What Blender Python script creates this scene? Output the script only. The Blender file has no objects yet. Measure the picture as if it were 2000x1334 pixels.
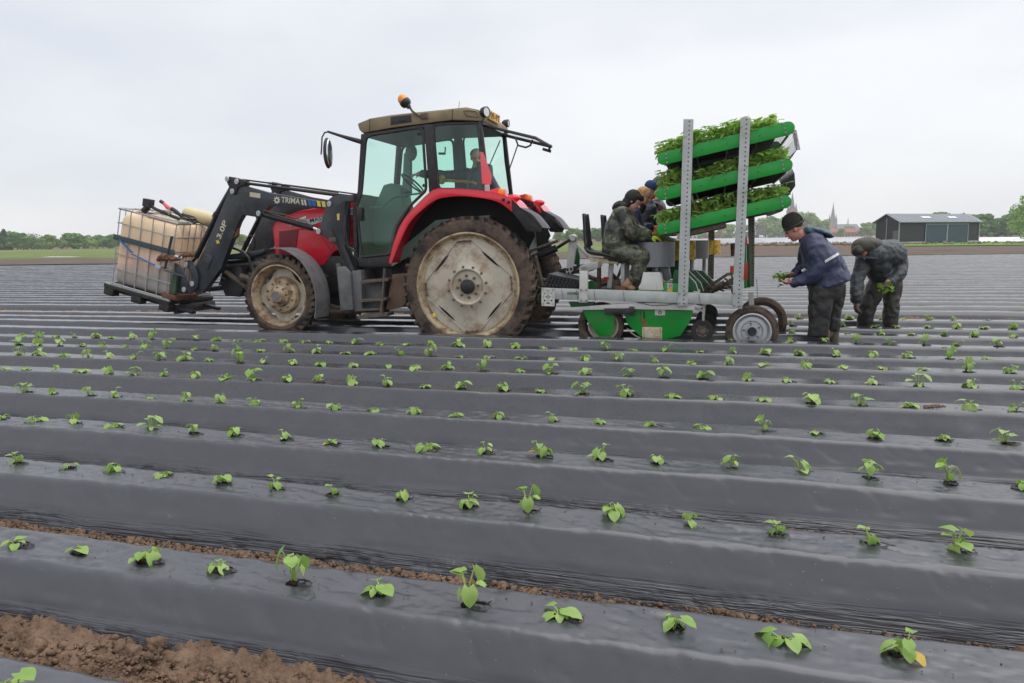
import bpy, bmesh, math, random
import numpy as np
from mathutils import Vector, Matrix, Quaternion
R = math.radians
S = bpy.context.scene
COL = S.collection
random.seed(7); RNG = np.random.default_rng(7)

# ------------------------------------------------------------------ camera
FPX, CX, CY = 1440.0, 1000.0, 667.0            # photograph scale, 2000 x 1334
PHI, TH, ROLL = R(17.0), math.atan((667 - 468) / FPX), 0.014
CAM = Vector((0, 0, 1.45))
FWD = Vector((-math.sin(PHI) * math.cos(TH), math.cos(PHI) * math.cos(TH), -math.sin(TH)))
_r0 = Vector((math.cos(PHI), math.sin(PHI), 0)); _u0 = _r0.cross(FWD)
RGT = _r0 * math.cos(ROLL) - _u0 * math.sin(ROLL)
UPV = _u0 * math.cos(ROLL) + _r0 * math.sin(ROLL)
cd = bpy.data.cameras.new('camera'); cam = bpy.data.objects.new('camera', cd); COL.objects.link(cam)
cd.sensor_width = 36; cd.lens = 36 * FPX / 2000; cd.clip_start = 0.05; cd.clip_end = 9000
_m = Matrix((RGT, UPV, -FWD)).transposed().to_4x4(); _m.translation = CAM; cam.matrix_world = _m
S.camera = cam

# ------------------------------------------------------------------ sky and light (overcast day)
W = bpy.data.worlds.new('World'); S.world = W; W.use_nodes = True
nt = W.node_tree; nt.nodes.clear()
N = nt.nodes.new; L = nt.links.new
SUN_EL, SUN_ROT = R(66), R(70)
sky = N('ShaderNodeTexSky'); sky.sky_type = 'NISHITA'; sky.sun_disc = False
sky.sun_elevation = SUN_EL; sky.sun_rotation = SUN_ROT
b1 = N('ShaderNodeBackground'); b1.inputs['Strength'].default_value = 0.10; L(sky.outputs[0], b1.inputs[0])
tc = N('ShaderNodeTexCoord'); mp = N('ShaderNodeMapping'); mp.inputs['Scale'].default_value = (1.0, 1.0, 3.0)
L(tc.outputs['Generated'], mp.inputs['Vector'])
nz = N('ShaderNodeTexNoise'); nz.inputs['Scale'].default_value = 1.35; nz.inputs['Detail'].default_value = 5; nz.inputs['Roughness'].default_value = .5
L(mp.outputs[0], nz.inputs['Vector'])
cr = N('ShaderNodeValToRGB'); L(nz.outputs[0], cr.inputs[0])
cr.color_ramp.elements[0].position = .33; cr.color_ramp.elements[0].color = (.47, .505, .57, 1)
cr.color_ramp.elements[1].position = .66; cr.color_ramp.elements[1].color = (.69, .695, .71, 1)
b2 = N('ShaderNodeBackground'); b2.inputs['Strength'].default_value = 1.0; L(cr.outputs[0], b2.inputs[0])
mx = N('ShaderNodeMixShader'); mx.inputs[0].default_value = .92
L(b1.outputs[0], mx.inputs[1]); L(b2.outputs[0], mx.inputs[2])
wo = N('ShaderNodeOutputWorld'); L(mx.outputs[0], wo.inputs[0])
sd = bpy.data.lights.new('sun', 'SUN'); sd.energy = 1.5; sd.angle = R(85); sd.color = (1, .97, .93)
so = bpy.data.objects.new('sun', sd); COL.objects.link(so)
so.rotation_euler = (R(90) - SUN_EL, 0, R(180) - SUN_ROT + R(0))
S.view_settings.view_transform = 'Standard'; S.view_settings.look = 'None'
S.view_settings.exposure = 0.55; S.view_settings.gamma = 1; S.view_settings.use_curve_mapping = False
try:
    S.cycles.use_denoising = True
    S.cycles.max_bounces = 8; S.cycles.transparent_max_bounces = 24
    S.cycles.volume_bounces = 2; S.cycles.caustics_reflective = False; S.cycles.caustics_refractive = False
except Exception: pass

# ------------------------------------------------------------------ frames and helpers
def ray(x, y): return FWD + RGT * ((x - CX) / FPX) - UPV * ((y - CY) / FPX)
def on_z(x, y, z=0.0):
    d = ray(x, y); return CAM + d * ((z - CAM.z) / d.z)
class Frame:
    def __init__(s, ox, oy, a):
        s.o = Vector((ox, oy, 0)); s.a = a
        s.U = Vector((math.cos(a), math.sin(a), 0)); s.V = Vector((-math.sin(a), math.cos(a), 0))
    def px(s, x, y, v=0.0):                     # a point seen at (x, y) lying in the upright plane v
        d = ray(x, y); t = (v - (CAM - s.o).dot(s.V)) / d.dot(s.V); p = CAM + d * t - s.o
        return Vector((p.dot(s.U), v, p.z))
    def scale(s, x, y, v=0.0):                  # photograph pixels per metre there
        p = s.px(x, y, v); w = s.o + s.U * p.x + s.V * p.y + Vector((0, 0, p.z)); return FPX / (w - CAM).dot(FWD)
    def world(s, p): return s.o + s.U * p[0] + s.V * p[1] + Vector((0, 0, p[2]))
WF = Frame(0, 0, 0)
TA = math.atan(.03)
TF = Frame(0, 9.49, TA)                          # v = 0: outer face of the tractor's near tyres
BASE = {}
def setp(o, label=None, cat=None, group=None, kind=None):
    if label: o['label'] = label
    if cat: o['category'] = cat
    if group: o['group'] = group
    if kind: o['kind'] = kind
    return o
def thing(name, label, cat, base, fr=TF, group=None):
    o = bpy.data.objects.new(name, None); COL.objects.link(o); o.empty_display_size = .1
    b = Vector(base); o.location = fr.world(b); o.rotation_euler = (0, 0, fr.a)
    BASE[o.name] = b; setp(o, label, cat, group); return o
def base_of(o):
    while o is not None:
        if o.name in BASE: return BASE[o.name]
        o = o.parent
    return Vector((0, 0, 0))
def link(name, me, parent=None, loc=(0, 0, 0), rot=None, scale=None):
    o = bpy.data.objects.new(name, me); COL.objects.link(o)
    if parent is not None: o.parent = parent
    o.location = loc
    if rot is not None: o.rotation_euler = rot
    if scale is not None: o.scale = scale
    return o
class MB:
    def __init__(s): s.v = []; s.f = []
    def add(s, vs, fs):
        n = len(s.v); s.v += [tuple(p) for p in vs]; s.f += [tuple(i + n for i in f) for f in fs]; return s
    def prism(s, pts, v0, v1):                  # outline in (u, z), pushed from v0 to v1
        n = len(pts); a = [(p[0], v0, p[-1]) for p in pts]; b = [(p[0], v1, p[-1]) for p in pts]
        return s.add(a + b, [tuple(range(n)), tuple(range(2 * n - 1, n - 1, -1))] + [(i, i + n, (i + 1) % n + n, (i + 1) % n) for i in range(n)])
    def box(s, c, d, rot=None):
        c = Vector(c); vs = []
        for x in (-.5, .5):
            for y in (-.5, .5):
                for z in (-.5, .5):
                    p = Vector((x * d[0], y * d[1], z * d[2]))
                    if rot is not None: p = rot @ p
                    vs.append(c + p)
        return s.add(vs, [(0, 1, 3, 2), (4, 6, 7, 5), (0, 4, 5, 1), (2, 3, 7, 6), (0, 2, 6, 4), (1, 5, 7, 3)])
    def bar(s, p0, p1, w, h, up=(0, 0, 1)):     # square bar between two points
        p0 = Vector(p0); p1 = Vector(p1); d = p1 - p0; x = d.normalized(); y = Vector(up).cross(x)
        if y.length < 1e-4: y = Vector((0, 1, 0)).cross(x)
        y.normalize(); z = x.cross(y)
        return s.box((p0 + p1) / 2, (d.length, w, h), Matrix((x, y, z)).transposed())
    def tube(s, pts, r, n=8, closed=False, caps=True):
        pts = [Vector(p) for p in pts]; m = len(pts); rr = r if isinstance(r, (list, tuple)) else [r] * m
        rings = []; prev = None
        for i, p in enumerate(pts):
            a = pts[i - 1] if (i > 0 or closed) else p; b = pts[(i + 1) % m] if (i < m - 1 or closed) else p
            t = (b - a).normalized() if (b - a).length > 1e-9 else Vector((1, 0, 0))
            if prev is None:
                q = t.orthogonal().normalized()
            else:
                q = prev - t * prev.dot(t); q = q.normalized() if q.length > 1e-6 else t.orthogonal().normalized()
            prev = q; w = t.cross(q)
            rings.append([p + (q * math.cos(2 * math.pi * k / n) + w * math.sin(2 * math.pi * k / n)) * rr[i] for k in range(n)])
        vs = [v for g in rings for v in g]; fs = []
        for i in range(m if closed else m - 1):
            j = (i + 1) % m
            for k in range(n): fs.append((i * n + k, i * n + (k + 1) % n, j * n + (k + 1) % n, j * n + k))
        if caps and not closed: fs += [tuple(range(n - 1, -1, -1)), tuple((m - 1) * n + k for k in range(n))]
        return s.add(vs, fs)
    def lathe(s, prof, c, n=32, axis='v', a0=0, a1=2 * math.pi):  # prof: (radius, position along the axis)
        c = Vector(c); full = abs(a1 - a0 - 2 * math.pi) < 1e-6; m = n if full else n + 1; vs = []
        for r, h in prof:
            for k in range(m):
                a = a0 + (a1 - a0) * k / n; ca, sa = math.cos(a) * r, math.sin(a) * r
                vs.append(c + (Vector((ca, h, sa)) if axis == 'v' else Vector((ca, sa, h)) if axis == 'z' else Vector((h, ca, sa))))
        fs = []
        for i in range(len(prof) - 1):
            for k in range(n):
                k2 = (k + 1) % m; fs.append((i * m + k, i * m + k2, (i + 1) * m + k2, (i + 1) * m + k))
        return s.add(vs, fs)
    def ball(s, c, r, n=12, m=8, rot=None):
        r = r if isinstance(r, (tuple, list)) else (r, r, r); c = Vector(c); vs = []
        for i in range(m + 1):
            t = math.pi * i / m
            for k in range(n):
                a = 2 * math.pi * k / n; p = Vector((math.sin(t) * math.cos(a) * r[0], math.sin(t) * math.sin(a) * r[1], math.cos(t) * r[2]))
                vs.append(c + (rot @ p if rot is not None else p))
        return s.add(vs, [(i * n + k, (i + 1) * n + k, (i + 1) * n + (k + 1) % n, i * n + (k + 1) % n) for i in range(m) for k in range(n)])
    def sheet(s, A, B, t=.006):                 # a thin curved plate between two curves
        n = len(A); vs = [Vector(p) for p in A] + [Vector(p) for p in B]
        off = []
        for i in range(n):
            d = (Vector(A[min(i + 1, n - 1)]) - Vector(A[max(i - 1, 0)])); w = Vector(B[i]) - Vector(A[i]); q = d.cross(w).normalized() * t
            off.append(q)
        vs += [vs[i] + off[i] for i in range(n)] + [vs[n + i] + off[i] for i in range(n)]
        fs = []
        for i in range(n - 1):
            fs += [(i, i + 1, n + i + 1, n + i), (2 * n + i, 3 * n + i, 3 * n + i + 1, 2 * n + i + 1),
                   (i, 2 * n + i, 2 * n + i + 1, i + 1), (n + i, n + i + 1, 3 * n + i + 1, 3 * n + i)]
        fs += [(0, n, 3 * n, 2 * n), (n - 1, 3 * n - 1, 4 * n - 1, 2 * n - 1)]
        return s.add(vs, fs)
    def mesh(s, name, mat, bev=0, sharp=38, smooth=True, off=Vector((0, 0, 0))):
        me = bpy.data.meshes.new(name); me.from_pydata([(p[0] - off.x, p[1] - off.y, p[2] - off.z) for p in s.v], [], s.f)
        bm = bmesh.new(); bm.from_mesh(me); bmesh.ops.remove_doubles(bm, verts=bm.verts, dist=1e-5)
        bmesh.ops.recalc_face_normals(bm, faces=bm.faces)
        if bev:
            es = [e for e in bm.edges if len(e.link_faces) == 2 and e.calc_face_angle(0) > .5]
            bmesh.ops.bevel(bm, geom=es, offset=bev, segments=2, profile=.6, affect='EDGES', clamp_overlap=True)
        bm.to_mesh(me); bm.free()
        if mat: me.materials.append(mat)
        if smooth:
            me.shade_smooth(); me.set_sharp_from_angle(angle=R(sharp))
        return me
    def build(s, name, mat, parent=None, label=None, kind=None, loc=None, **kw):
        b = base_of(parent) if parent is not None else Vector((0, 0, 0))
        off = b if loc is None else Vector(loc)
        me = s.mesh(name, mat, off=off, **kw)
        o = link(name, me, parent, (0, 0, 0) if loc is None else (Vector(loc) - b if parent is not None and parent.name in BASE else Vector(loc) - b))
        return setp(o, label, kind=kind)
def PP(pts, v=0.0, fr=TF): return [fr.px(x, y, v) for x, y in pts]
def solo(name, mb, mat, label, cat, base, fr=TF, group=None, kind=None, **kw):   # a thing that is one mesh
    b = Vector(base); me = mb.mesh(name, mat, off=b, **kw); o = link(name, me)
    o.location = fr.world(b); o.rotation_euler = (0, 0, fr.a); return setp(o, label, cat, group, kind)

# ------------------------------------------------------------------ materials
MATS = {}
def mat(name, col, rough=.5, metal=0, var=.12, scale=3, bump=0, bscale=30, dirt=None, damt=.5, dscale=6, spec=.5, coat=0, dlow=.45, sheen=0, noise_detail=4):
    if name in MATS: return MATS[name]
    m = bpy.data.materials.new(name); m.use_nodes = True; t = m.node_tree; n = t.nodes; l = t.links
    p = n['Principled BSDF']; p.inputs['Roughness'].default_value = rough; p.inputs['Metallic'].default_value = metal
    p.inputs['Specular IOR Level'].default_value = spec
    if coat: p.inputs['Coat Weight'].default_value = coat; p.inputs['Coat Roughness'].default_value = .12
    tcn = n.new('ShaderNodeTexCoord'); nz = n.new('ShaderNodeTexNoise'); nz.inputs['Scale'].default_value = scale; nz.inputs['Detail'].default_value = noise_detail
    l.new(tcn.outputs['Object'], nz.inputs['Vector'])
    r = n.new('ShaderNodeValToRGB'); r.color_ramp.elements[0].position = .3; r.color_ramp.elements[1].position = .7
    c = Vector(col); r.color_ramp.elements[0].color = (*[max(0, x * (1 - var)) for x in c], 1); r.color_ramp.elements[1].color = (*[min(1, x * (1 + var)) for x in c], 1)
    l.new(nz.outputs[0], r.inputs[0]); out = r.outputs[0]
    if dirt:
        n2 = n.new('ShaderNodeTexNoise'); n2.inputs['Scale'].default_value = dscale; n2.inputs['Detail'].default_value = 9; n2.inputs['Roughness'].default_value = .68
        l.new(tcn.outputs['Object'], n2.inputs['Vector'])
        r2 = n.new('ShaderNodeValToRGB'); r2.color_ramp.elements[0].position = dlow; r2.color_ramp.elements[1].position = min(1, dlow + .16)
        r2.color_ramp.elements[0].color = (0, 0, 0, 1); r2.color_ramp.elements[1].color = (damt, damt, damt, 1); l.new(n2.outputs[0], r2.inputs[0])
        mxx = n.new('ShaderNodeMix'); mxx.data_type = 'RGBA'; l.new(r2.outputs[0], mxx.inputs[0]); l.new(out, mxx.inputs[6]); mxx.inputs[7].default_value = (*dirt, 1)
        out = mxx.outputs[2]
        mr = n.new('ShaderNodeMapRange'); mr.inputs[3].default_value = rough; mr.inputs[4].default_value = min(1, rough + .35); l.new(r2.outputs[0], mr.inputs[0]); l.new(mr.outputs[0], p.inputs['Roughness'])
    l.new(out, p.inputs['Base Color'])
    if bump:
        n3 = n.new('ShaderNodeTexNoise'); n3.inputs['Scale'].default_value = bscale; n3.inputs['Detail'].default_value = 6; l.new(tcn.outputs['Object'], n3.inputs['Vector'])
        bp = n.new('ShaderNodeBump'); bp.inputs['Strength'].default_value = bump; bp.inputs['Distance'].default_value = .02 if bscale > 20 else .05; l.new(n3.outputs[0], bp.inputs['Height']); l.new(bp.outputs[0], p.inputs['Normal'])
    MATS[name] = m; return m
MUD = (.13, .085, .055)
m_red = mat("red_paint", (.82, .018, .045), .28, var=.06, coat=.5, dirt=(.32, .12, .09), damt=.35, dscale=5, dlow=.52)
m_dred = mat('dark_red_plastic', (.20, .012, .02), .4, var=.2)
m_black = mat('black_plastic', (.022, .022, .024), .42, var=.25, dirt=(.12, .11, .10), damt=.3, dscale=9, dlow=.5)
m_loader = mat('loader_slate_paint', (.030, .036, .044), .38, var=.25, dirt=(.12, .115, .11), damt=.4, dscale=7, dlow=.5, coat=.15)
m_cyl = mat('cylinder_black', (.015, .015, .017), .3, var=.2)
m_chrome = mat('chrome', (.75, .76, .78), .15, 1, var=.05)
m_tyre = mat('muddy_tyre', (.030, .026, .024), .82, var=.3, bump=.5, bscale=40, dirt=(.16, .11, .08), damt=.8, dscale=5, dlow=.40)
m_tyre2 = mat('black_tyre', (.028, .026, .025), .75, var=.3, bump=.3, bscale=40, dirt=(.11, .075, .055), damt=.6, dscale=8, dlow=.46)
m_rim = mat('cream_rim_dirty', (.56, .51, .41), .55, var=.1, dirt=(.34, .23, .15), damt=.85, dscale=4.2, dlow=.47, bump=.15)
m_rimrust = mat('rusty_rim', (.50, .40, .26), .65, var=.25, bump=.3, dirt=(.19, .10, .055), damt=.9, dscale=8, dlow=.45)
m_roof = mat('khaki_roof', (.30, .24, .14), .6, var=.12, dirt=(.14, .12, .08), damt=.4, dscale=5)
m_grayp = mat('grey_mudguard', (.20, .20, .21), .42, var=.15, dirt=(.09, .08, .07), damt=.5, dscale=5)
m_tank = mat('weathered_grey_tank', (.14, .145, .15), .5, var=.2, dirt=(.30, .28, .25), damt=.5, dscale=4)
m_mudflap = mat('muddy_flap', (.20, .13, .085), .8, var=.25, bump=.3)
m_mudmetal = mat('muddy_metal', (.10, .085, .07), .7, var=.4, scale=12, bump=.4, dirt=(.22, .15, .10), damt=.7, dscale=14)
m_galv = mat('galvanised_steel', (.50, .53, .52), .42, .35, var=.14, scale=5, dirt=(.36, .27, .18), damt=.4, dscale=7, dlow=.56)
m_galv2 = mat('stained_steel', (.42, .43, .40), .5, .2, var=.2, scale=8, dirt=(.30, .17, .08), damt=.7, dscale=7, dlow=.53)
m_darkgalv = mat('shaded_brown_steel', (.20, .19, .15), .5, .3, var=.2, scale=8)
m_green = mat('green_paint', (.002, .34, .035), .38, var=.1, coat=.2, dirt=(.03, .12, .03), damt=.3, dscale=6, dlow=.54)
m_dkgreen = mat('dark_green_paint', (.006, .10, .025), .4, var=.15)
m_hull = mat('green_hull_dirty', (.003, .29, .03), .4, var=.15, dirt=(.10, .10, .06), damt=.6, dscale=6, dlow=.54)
m_white = mat('white_paint_worn', (.66, .66, .62), .5, var=.08, dirt=(.33, .18, .08), damt=.7, dscale=9, dlow=.56)
m_cream = mat('cream_plate', (.60, .55, .40), .5, var=.1, dirt=(.35, .18, .06), damt=.6, dscale=14)
m_yel = mat('yellow_drum', (.75, .48, .01), .45, var=.1, dirt=(.12, .08, .04), damt=.7, dscale=12)
m_greydrum = mat('grey_drum', (.23, .24, .25), .4, .3, var=.1)
m_seat = mat('seat_black', (.028, .029, .031), .4, var=.2)
m_rubber = mat('rubber', (.02, .02, .02), .6)
m_film_flap = mat('torn_film', (.018, .018, .021), .35, var=.3)
m_orange = mat('beacon_orange', (.9, .30, .01), .25, coat=.4)
m_smv = mat('pink_red_reflector', (.85, .14, .17), .5, var=.08)
m_yplate = mat('yellow_plate', (.85, .44, .02), .4, var=.08)
m_text_cream = mat('cream_decal', (.62, .58, .44), .5)
m_text_black = mat('black_print', (.02, .02, .02), .5)
m_text_white = mat('white_decal', (.75, .75, .75), .45)
m_blue = mat('blue_decal', (.02, .13, .42), .5)
m_ydecal = mat('yellow_decal', (.78, .58, .10), .5)
m_wood = mat('rusty_wood', (.17, .075, .04), .8, var=.4, scale=14, bump=.5)
m_pallet = mat('black_pallet', (.018, .018, .018), .5, var=.3, dirt=(.1, .08, .06), damt=.3)
m_cage = mat('cage_tube', (.46, .47, .47), .4, .5, var=.2, scale=20)
m_strap = mat('blue_strap', (.05, .16, .42), .7, var=.3, scale=30)
m_dstrap = mat('grey_green_strap', (.06, .09, .095), .7, var=.3, scale=30)
m_canister = mat('cream_canister', (.72, .62, .36), .45, var=.06)
m_tray = mat('tray_black', (.016, .016, .018), .5)
m_skin = mat('skin', (.66, .36, .26), .5, var=.1, scale=20)
m_skin2 = mat('ruddy_skin', (.60, .28, .20), .5, var=.15, scale=20)
m_hair = mat('blond_hair', (.60, .34, .14), .6, var=.3, scale=40)
m_navy = mat('navy_rain_jacket', (.036, .047, .100), .42, var=.25, scale=4, bump=.5, bscale=9, dirt=(.085, .085, .10), damt=.4, dscale=4, dlow=.5)
m_navy2 = mat('dark_navy_coat', (.018, .025, .045), .4, var=.3, scale=6, bump=.5, bscale=12)
m_hoodteal = mat('teal_hood', (.04, .085, .115), .45, var=.2)
m_trouser = mat('black_trousers', (.022, .022, .024), .5, var=.3, scale=5, bump=.5, bscale=10, dirt=(.07, .06, .05), damt=.4, dscale=5)
m_olive = mat('muddy_dark_raincoat', (.035, .044, .052), .45, var=.3, scale=4, bump=.6, bscale=10, dirt=(.095, .085, .06), damt=.65, dscale=5, dlow=.5)
m_boot = mat('olive_boot', (.11, .11, .07), .5, var=.2)
m_tanboot = mat('tan_boot', (.46, .29, .17), .6, var=.15)
m_knit = mat('dark_knit', (.050, .048, .043), .85, var=.2, bump=.6, bscale=60)
m_knitblue = mat('blue_knit', (.018, .045, .15), .85, var=.15, bump=.6, bscale=60)
m_hoodblack = mat('black_hood', (.014, .013, .014), .7, var=.3)
m_glove_o = mat('orange_glove', (.75, .16, .03), .6)
m_glove_y = mat('neon_glove', (.50, .62, .06), .6, var=.2)
m_glove_d = mat('muddy_glove', (.13, .09, .065), .8, var=.35, scale=25, bump=.4)
m_dark = mat('dark_void', (.012, .012, .012), .8)
m_bolt = mat('bolt_steel', (.35, .34, .32), .4, .7, var=.2)
m_rustbolt = mat('rusty_bolt', (.16, .10, .07), .7, .2, var=.3)
m_silver = mat('silver_rim', (.62, .63, .65), .35, .6, var=.06)
m_interior = mat('cab_interior', (.17, .28, .22), .6, var=.1)
m_redpart = mat('red_box', (.75, .05, .02), .45)
m_lamp = mat('lamp_glass', (.75, .78, .80), .1, .3)

def camo():
    m = mat('camouflage_raincoat', (.07, .08, .05), .33, bump=.6, bscale=11); n = m.node_tree.nodes; l = m.node_tree.links
    p = n['Principled BSDF']; t = n.new('ShaderNodeTexCoord'); z = n.new('ShaderNodeTexNoise'); z.inputs['Scale'].default_value = 7; z.inputs['Detail'].default_value = 2
    l.new(t.outputs['Object'], z.inputs['Vector']); r = n.new('ShaderNodeValToRGB'); r.color_ramp.interpolation = 'CONSTANT'; e = r.color_ramp.elements
    e[0].color = (.035, .040, .032, 1); e[1].position = .44; e[1].color = (.080, .086, .060, 1)
    for q, c in ((.53, (.14, .155, .10, 1)), (.60, (.085, .06, .05, 1)), (.66, (.18, .20, .13, 1))):
        x = e.new(q); x.color = c
    l.new(z.outputs[0], r.inputs[0]); l.new(r.outputs[0], p.inputs['Base Color']); return m
m_camo = camo()

def leafmat(name, col, col2, tr=.35, rough=.4):
    m = bpy.data.materials.new(name); m.use_nodes = True; t = m.node_tree; n = t.nodes; l = t.links
    p = n['Principled BSDF']; p.inputs['Roughness'].default_value = rough
    oi = n.new('ShaderNodeObjectInfo'); tcn = n.new('ShaderNodeTexCoord'); nz = n.new('ShaderNodeTexNoise'); nz.inputs['Scale'].default_value = 22 if tr > .3 else 1.3
    l.new(tcn.outputs['Object'], nz.inputs['Vector'])
    ad = n.new('ShaderNodeMath'); ad.operation = 'MULTIPLY_ADD'; l.new(oi.outputs['Random'], ad.inputs[0]); ad.inputs[1].default_value = .5; 
    mu = n.new('ShaderNodeMath'); mu.operation = 'MULTIPLY_ADD'; mu.inputs[1].default_value = .9; mu.inputs[2].default_value = -.2; l.new(nz.outputs[0], mu.inputs[0]); l.new(mu.outputs[0], ad.inputs[2])
    mxx = n.new('ShaderNodeMix'); mxx.data_type = 'RGBA'; l.new(ad.outputs[0], mxx.inputs[0]); mxx.inputs[6].default_value = (*col, 1); mxx.inputs[7].default_value = (*col2, 1)
    l.new(mxx.outputs[2], p.inputs['Base Color'])
    tb = n.new('ShaderNodeBsdfTranslucent'); l.new(mxx.outputs[2], tb.inputs[0]); ms = n.new('ShaderNodeMixShader'); ms.inputs[0].default_value = tr
    l.new(p.outputs[0], ms.inputs[1]); l.new(tb.outputs[0], ms.inputs[2]); l.new(ms.outputs[0], n['Material Output'].inputs[0]); return m
m_leaf = leafmat('seedling_leaf', (.17, .37, .045), (.52, .66, .22))
m_leafy = leafmat('yellow_leaf', (.65, .50, .05), (.75, .50, .10))
m_leafd = leafmat('tray_leaf', (.18, .42, .05), (.50, .68, .18), .5)
m_stem = mat('stem', (.30, .42, .10), .5, var=.2)
m_tree = [leafmat('tree_leaf_%s' % k, a, b, .15, .6) for k, a, b in (('green', (.065, .21, .045), (.16, .33, .08)), ('light', (.17, .31, .06), (.30, .42, .11)), ('dark', (.012, .045, .02), (.03, .08, .035)), ('bare', (.17, .16, .12), (.24, .22, .16)))]
m_bark = mat('bark', (.09, .075, .06), .9, var=.3)

def glass(name, tint, refl=1.0, rough=.03):
    m = bpy.data.materials.new(name); m.use_nodes = True; t = m.node_tree; n = t.nodes; l = t.links
    n.remove(n['Principled BSDF']); tr = n.new('ShaderNodeBsdfTransparent'); tr.inputs[0].default_value = (*tint, 1)
    g = n.new('ShaderNodeBsdfGlossy'); g.inputs['Roughness'].default_value = rough
    f = n.new('ShaderNodeFresnel'); f.inputs[0].default_value = 1.5; mu = n.new('ShaderNodeMath'); mu.operation = 'MULTIPLY'; mu.inputs[1].default_value = refl; l.new(f.outputs[0], mu.inputs[0])
    ms = n.new('ShaderNodeMixShader'); l.new(mu.outputs[0], ms.inputs[0]); l.new(tr.outputs[0], ms.inputs[1]); l.new(g.outputs[0], ms.inputs[2])
    l.new(ms.outputs[0], n['Material Output'].inputs[0]); return m
m_glass = glass('tinted_cab_glass', (.82, .965, .91))
m_glass2 = glass('clear_rear_glass', (.82, .93, .92))

# black mulch film: a smooth sheet with fine creases, stronger low on the side and near the top edge
def film_mat(name='black_mulch_film', bs=.8, ro=.31):
    m = bpy.data.materials.new(name); m.use_nodes = True; t = m.node_tree; n = t.nodes; l = t.links
    p = n['Principled BSDF']; p.inputs['IOR'].default_value = 1.85; p.inputs['Roughness'].default_value = .36
    g = n.new('ShaderNodeNewGeometry'); sx = n.new('ShaderNodeSeparateXYZ'); l.new(g.outputs['Position'], sx.inputs[0])
    def mapped(rot, sc):
        mm = n.new('ShaderNodeMapping'); mm.inputs['Rotation'].default_value = rot; mm.inputs['Scale'].default_value = sc; l.new(g.outputs['Position'], mm.inputs['Vector']); return mm
    def noise(v, s, d=4, r=.55, dist=0):
        z = n.new('ShaderNodeTexNoise'); z.inputs['Scale'].default_value = s; z.inputs['Detail'].default_value = d; z.inputs['Roughness'].default_value = r; z.inputs['Distortion'].default_value = dist
        l.new(v.outputs[0], z.inputs['Vector']); return z.outputs[0]
    def math_(op, a, b=None, c=None):
        q = n.new('ShaderNodeMath'); q.operation = op
        for i, x in enumerate((a, b, c)):
            if x is None: continue
            if isinstance(x, (int, float)): q.inputs[i].default_value = x
            else: l.new(x, q.inputs[i])
        return q.outputs[0]
    def rng(x, a, b, c, d):
        q = n.new('ShaderNodeMapRange'); q.interpolation_type = 'SMOOTHSTEP'; l.new(x, q.inputs[0])
        for i, y in enumerate((a, b, c, d)): q.inputs[i + 1].default_value = y
        return q.outputs[0]
    fine = noise(mapped((0, 0, R(3)), (1.3, 26, 26)), 1.0, 5)
    fine2 = noise(mapped((R(0), R(24), R(-8)), (2.0, 34, 60)), 1.0, 3, .5, .3)
    fine3 = noise(mapped((R(0), R(-30), R(14)), (2.2, 30, 62)), 1.0, 3, .5, .3)
    patch = noise(mapped((0, 0, 0), (1.5, 1.0, 1.0)), 1.0, 3)
    low = rng(sx.outputs[2], .01, .075, 1.0, .0)
    pa = rng(patch, .42, .6, 0, 1); pb = math_('SUBTRACT', 1.0, pa)
    def crease(x):
        q = math_('SUBTRACT', 1.0, math_('ABSOLUTE', math_('SUBTRACT', math_('MULTIPLY', x, 3.0), 1.5)))
        return math_('POWER', math_('MAXIMUM', q, 0.0), 1.6)
    fine2 = crease(fine2); fine3 = crease(fine3)
    w = math_('MULTIPLY', math_('ADD', math_('MULTIPLY', fine2, pa), math_('MULTIPLY', fine3, pb)), math_('ADD', low, math_('MULTIPLY', rng(patch, .55, .7, 0, 1), .05)))
    toplines = math_('MULTIPLY', fine, rng(sx.outputs[2], .16, .2, .22, .5))
    big = noise(mapped((0, 0, 0), (.8, 4, 5)), 1.5, 2)
    h = math_('ADD', math_('ADD', math_('MULTIPLY', w, .30), math_('MULTIPLY', toplines, .09)), math_('MULTIPLY', big, .05))
    bp = n.new('ShaderNodeBump'); bp.inputs['Strength'].default_value = bs; bp.inputs['Distance'].default_value = .022; l.new(h, bp.inputs['Height']); l.new(bp.outputs[0], p.inputs['Normal'])
    dust = noise(mapped((0, 0, 0), (3, 4.5, 4.5)), 1.6, 8, .7)
    mxx = n.new('ShaderNodeMix'); mxx.data_type = 'RGBA'; l.new(rng(dust, .42, .72, 0, 1), mxx.inputs[0]); mxx.inputs[6].default_value = (.040, .042, .052, 1); mxx.inputs[7].default_value = (.056, .057, .066, 1)
    sp = noise(mapped((0, 0, 0), (1, 1, 1)), 70, 2, .6)
    mx2 = n.new('ShaderNodeMix'); mx2.data_type = 'RGBA'; l.new(rng(sp, .735, .76, 0, .8), mx2.inputs[0]); l.new(mxx.outputs[2], mx2.inputs[6]); mx2.inputs[7].default_value = (.30, .24, .19, 1)
    l.new(mx2.outputs[2], p.inputs['Base Color'])
    l.new(rng(dust, .3, .8, ro, ro + .06), p.inputs['Roughness'])
    return m
m_film = film_mat(); m_film2 = film_mat('black_mulch_film_mid', .40, .26); m_film3 = film_mat('black_mulch_film_far', .08, .20)
m_soil = mat('crumbly_soil', (.185, .122, .084), .95, var=.35, scale=9, bump=.9, bscale=45, dirt=(.27, .19, .135), damt=.6, dscale=40, dlow=.5, spec=.15)
m_soilfar = mat('far_soil', (.125, .098, .080), .95, var=.2, scale=.2, spec=.1, dirt=(.17, .135, .11), damt=.7, dscale=.5)
m_ground = mat('ground_soil', (.15, .10, .07), .95, var=.3, scale=2, spec=.1)
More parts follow.
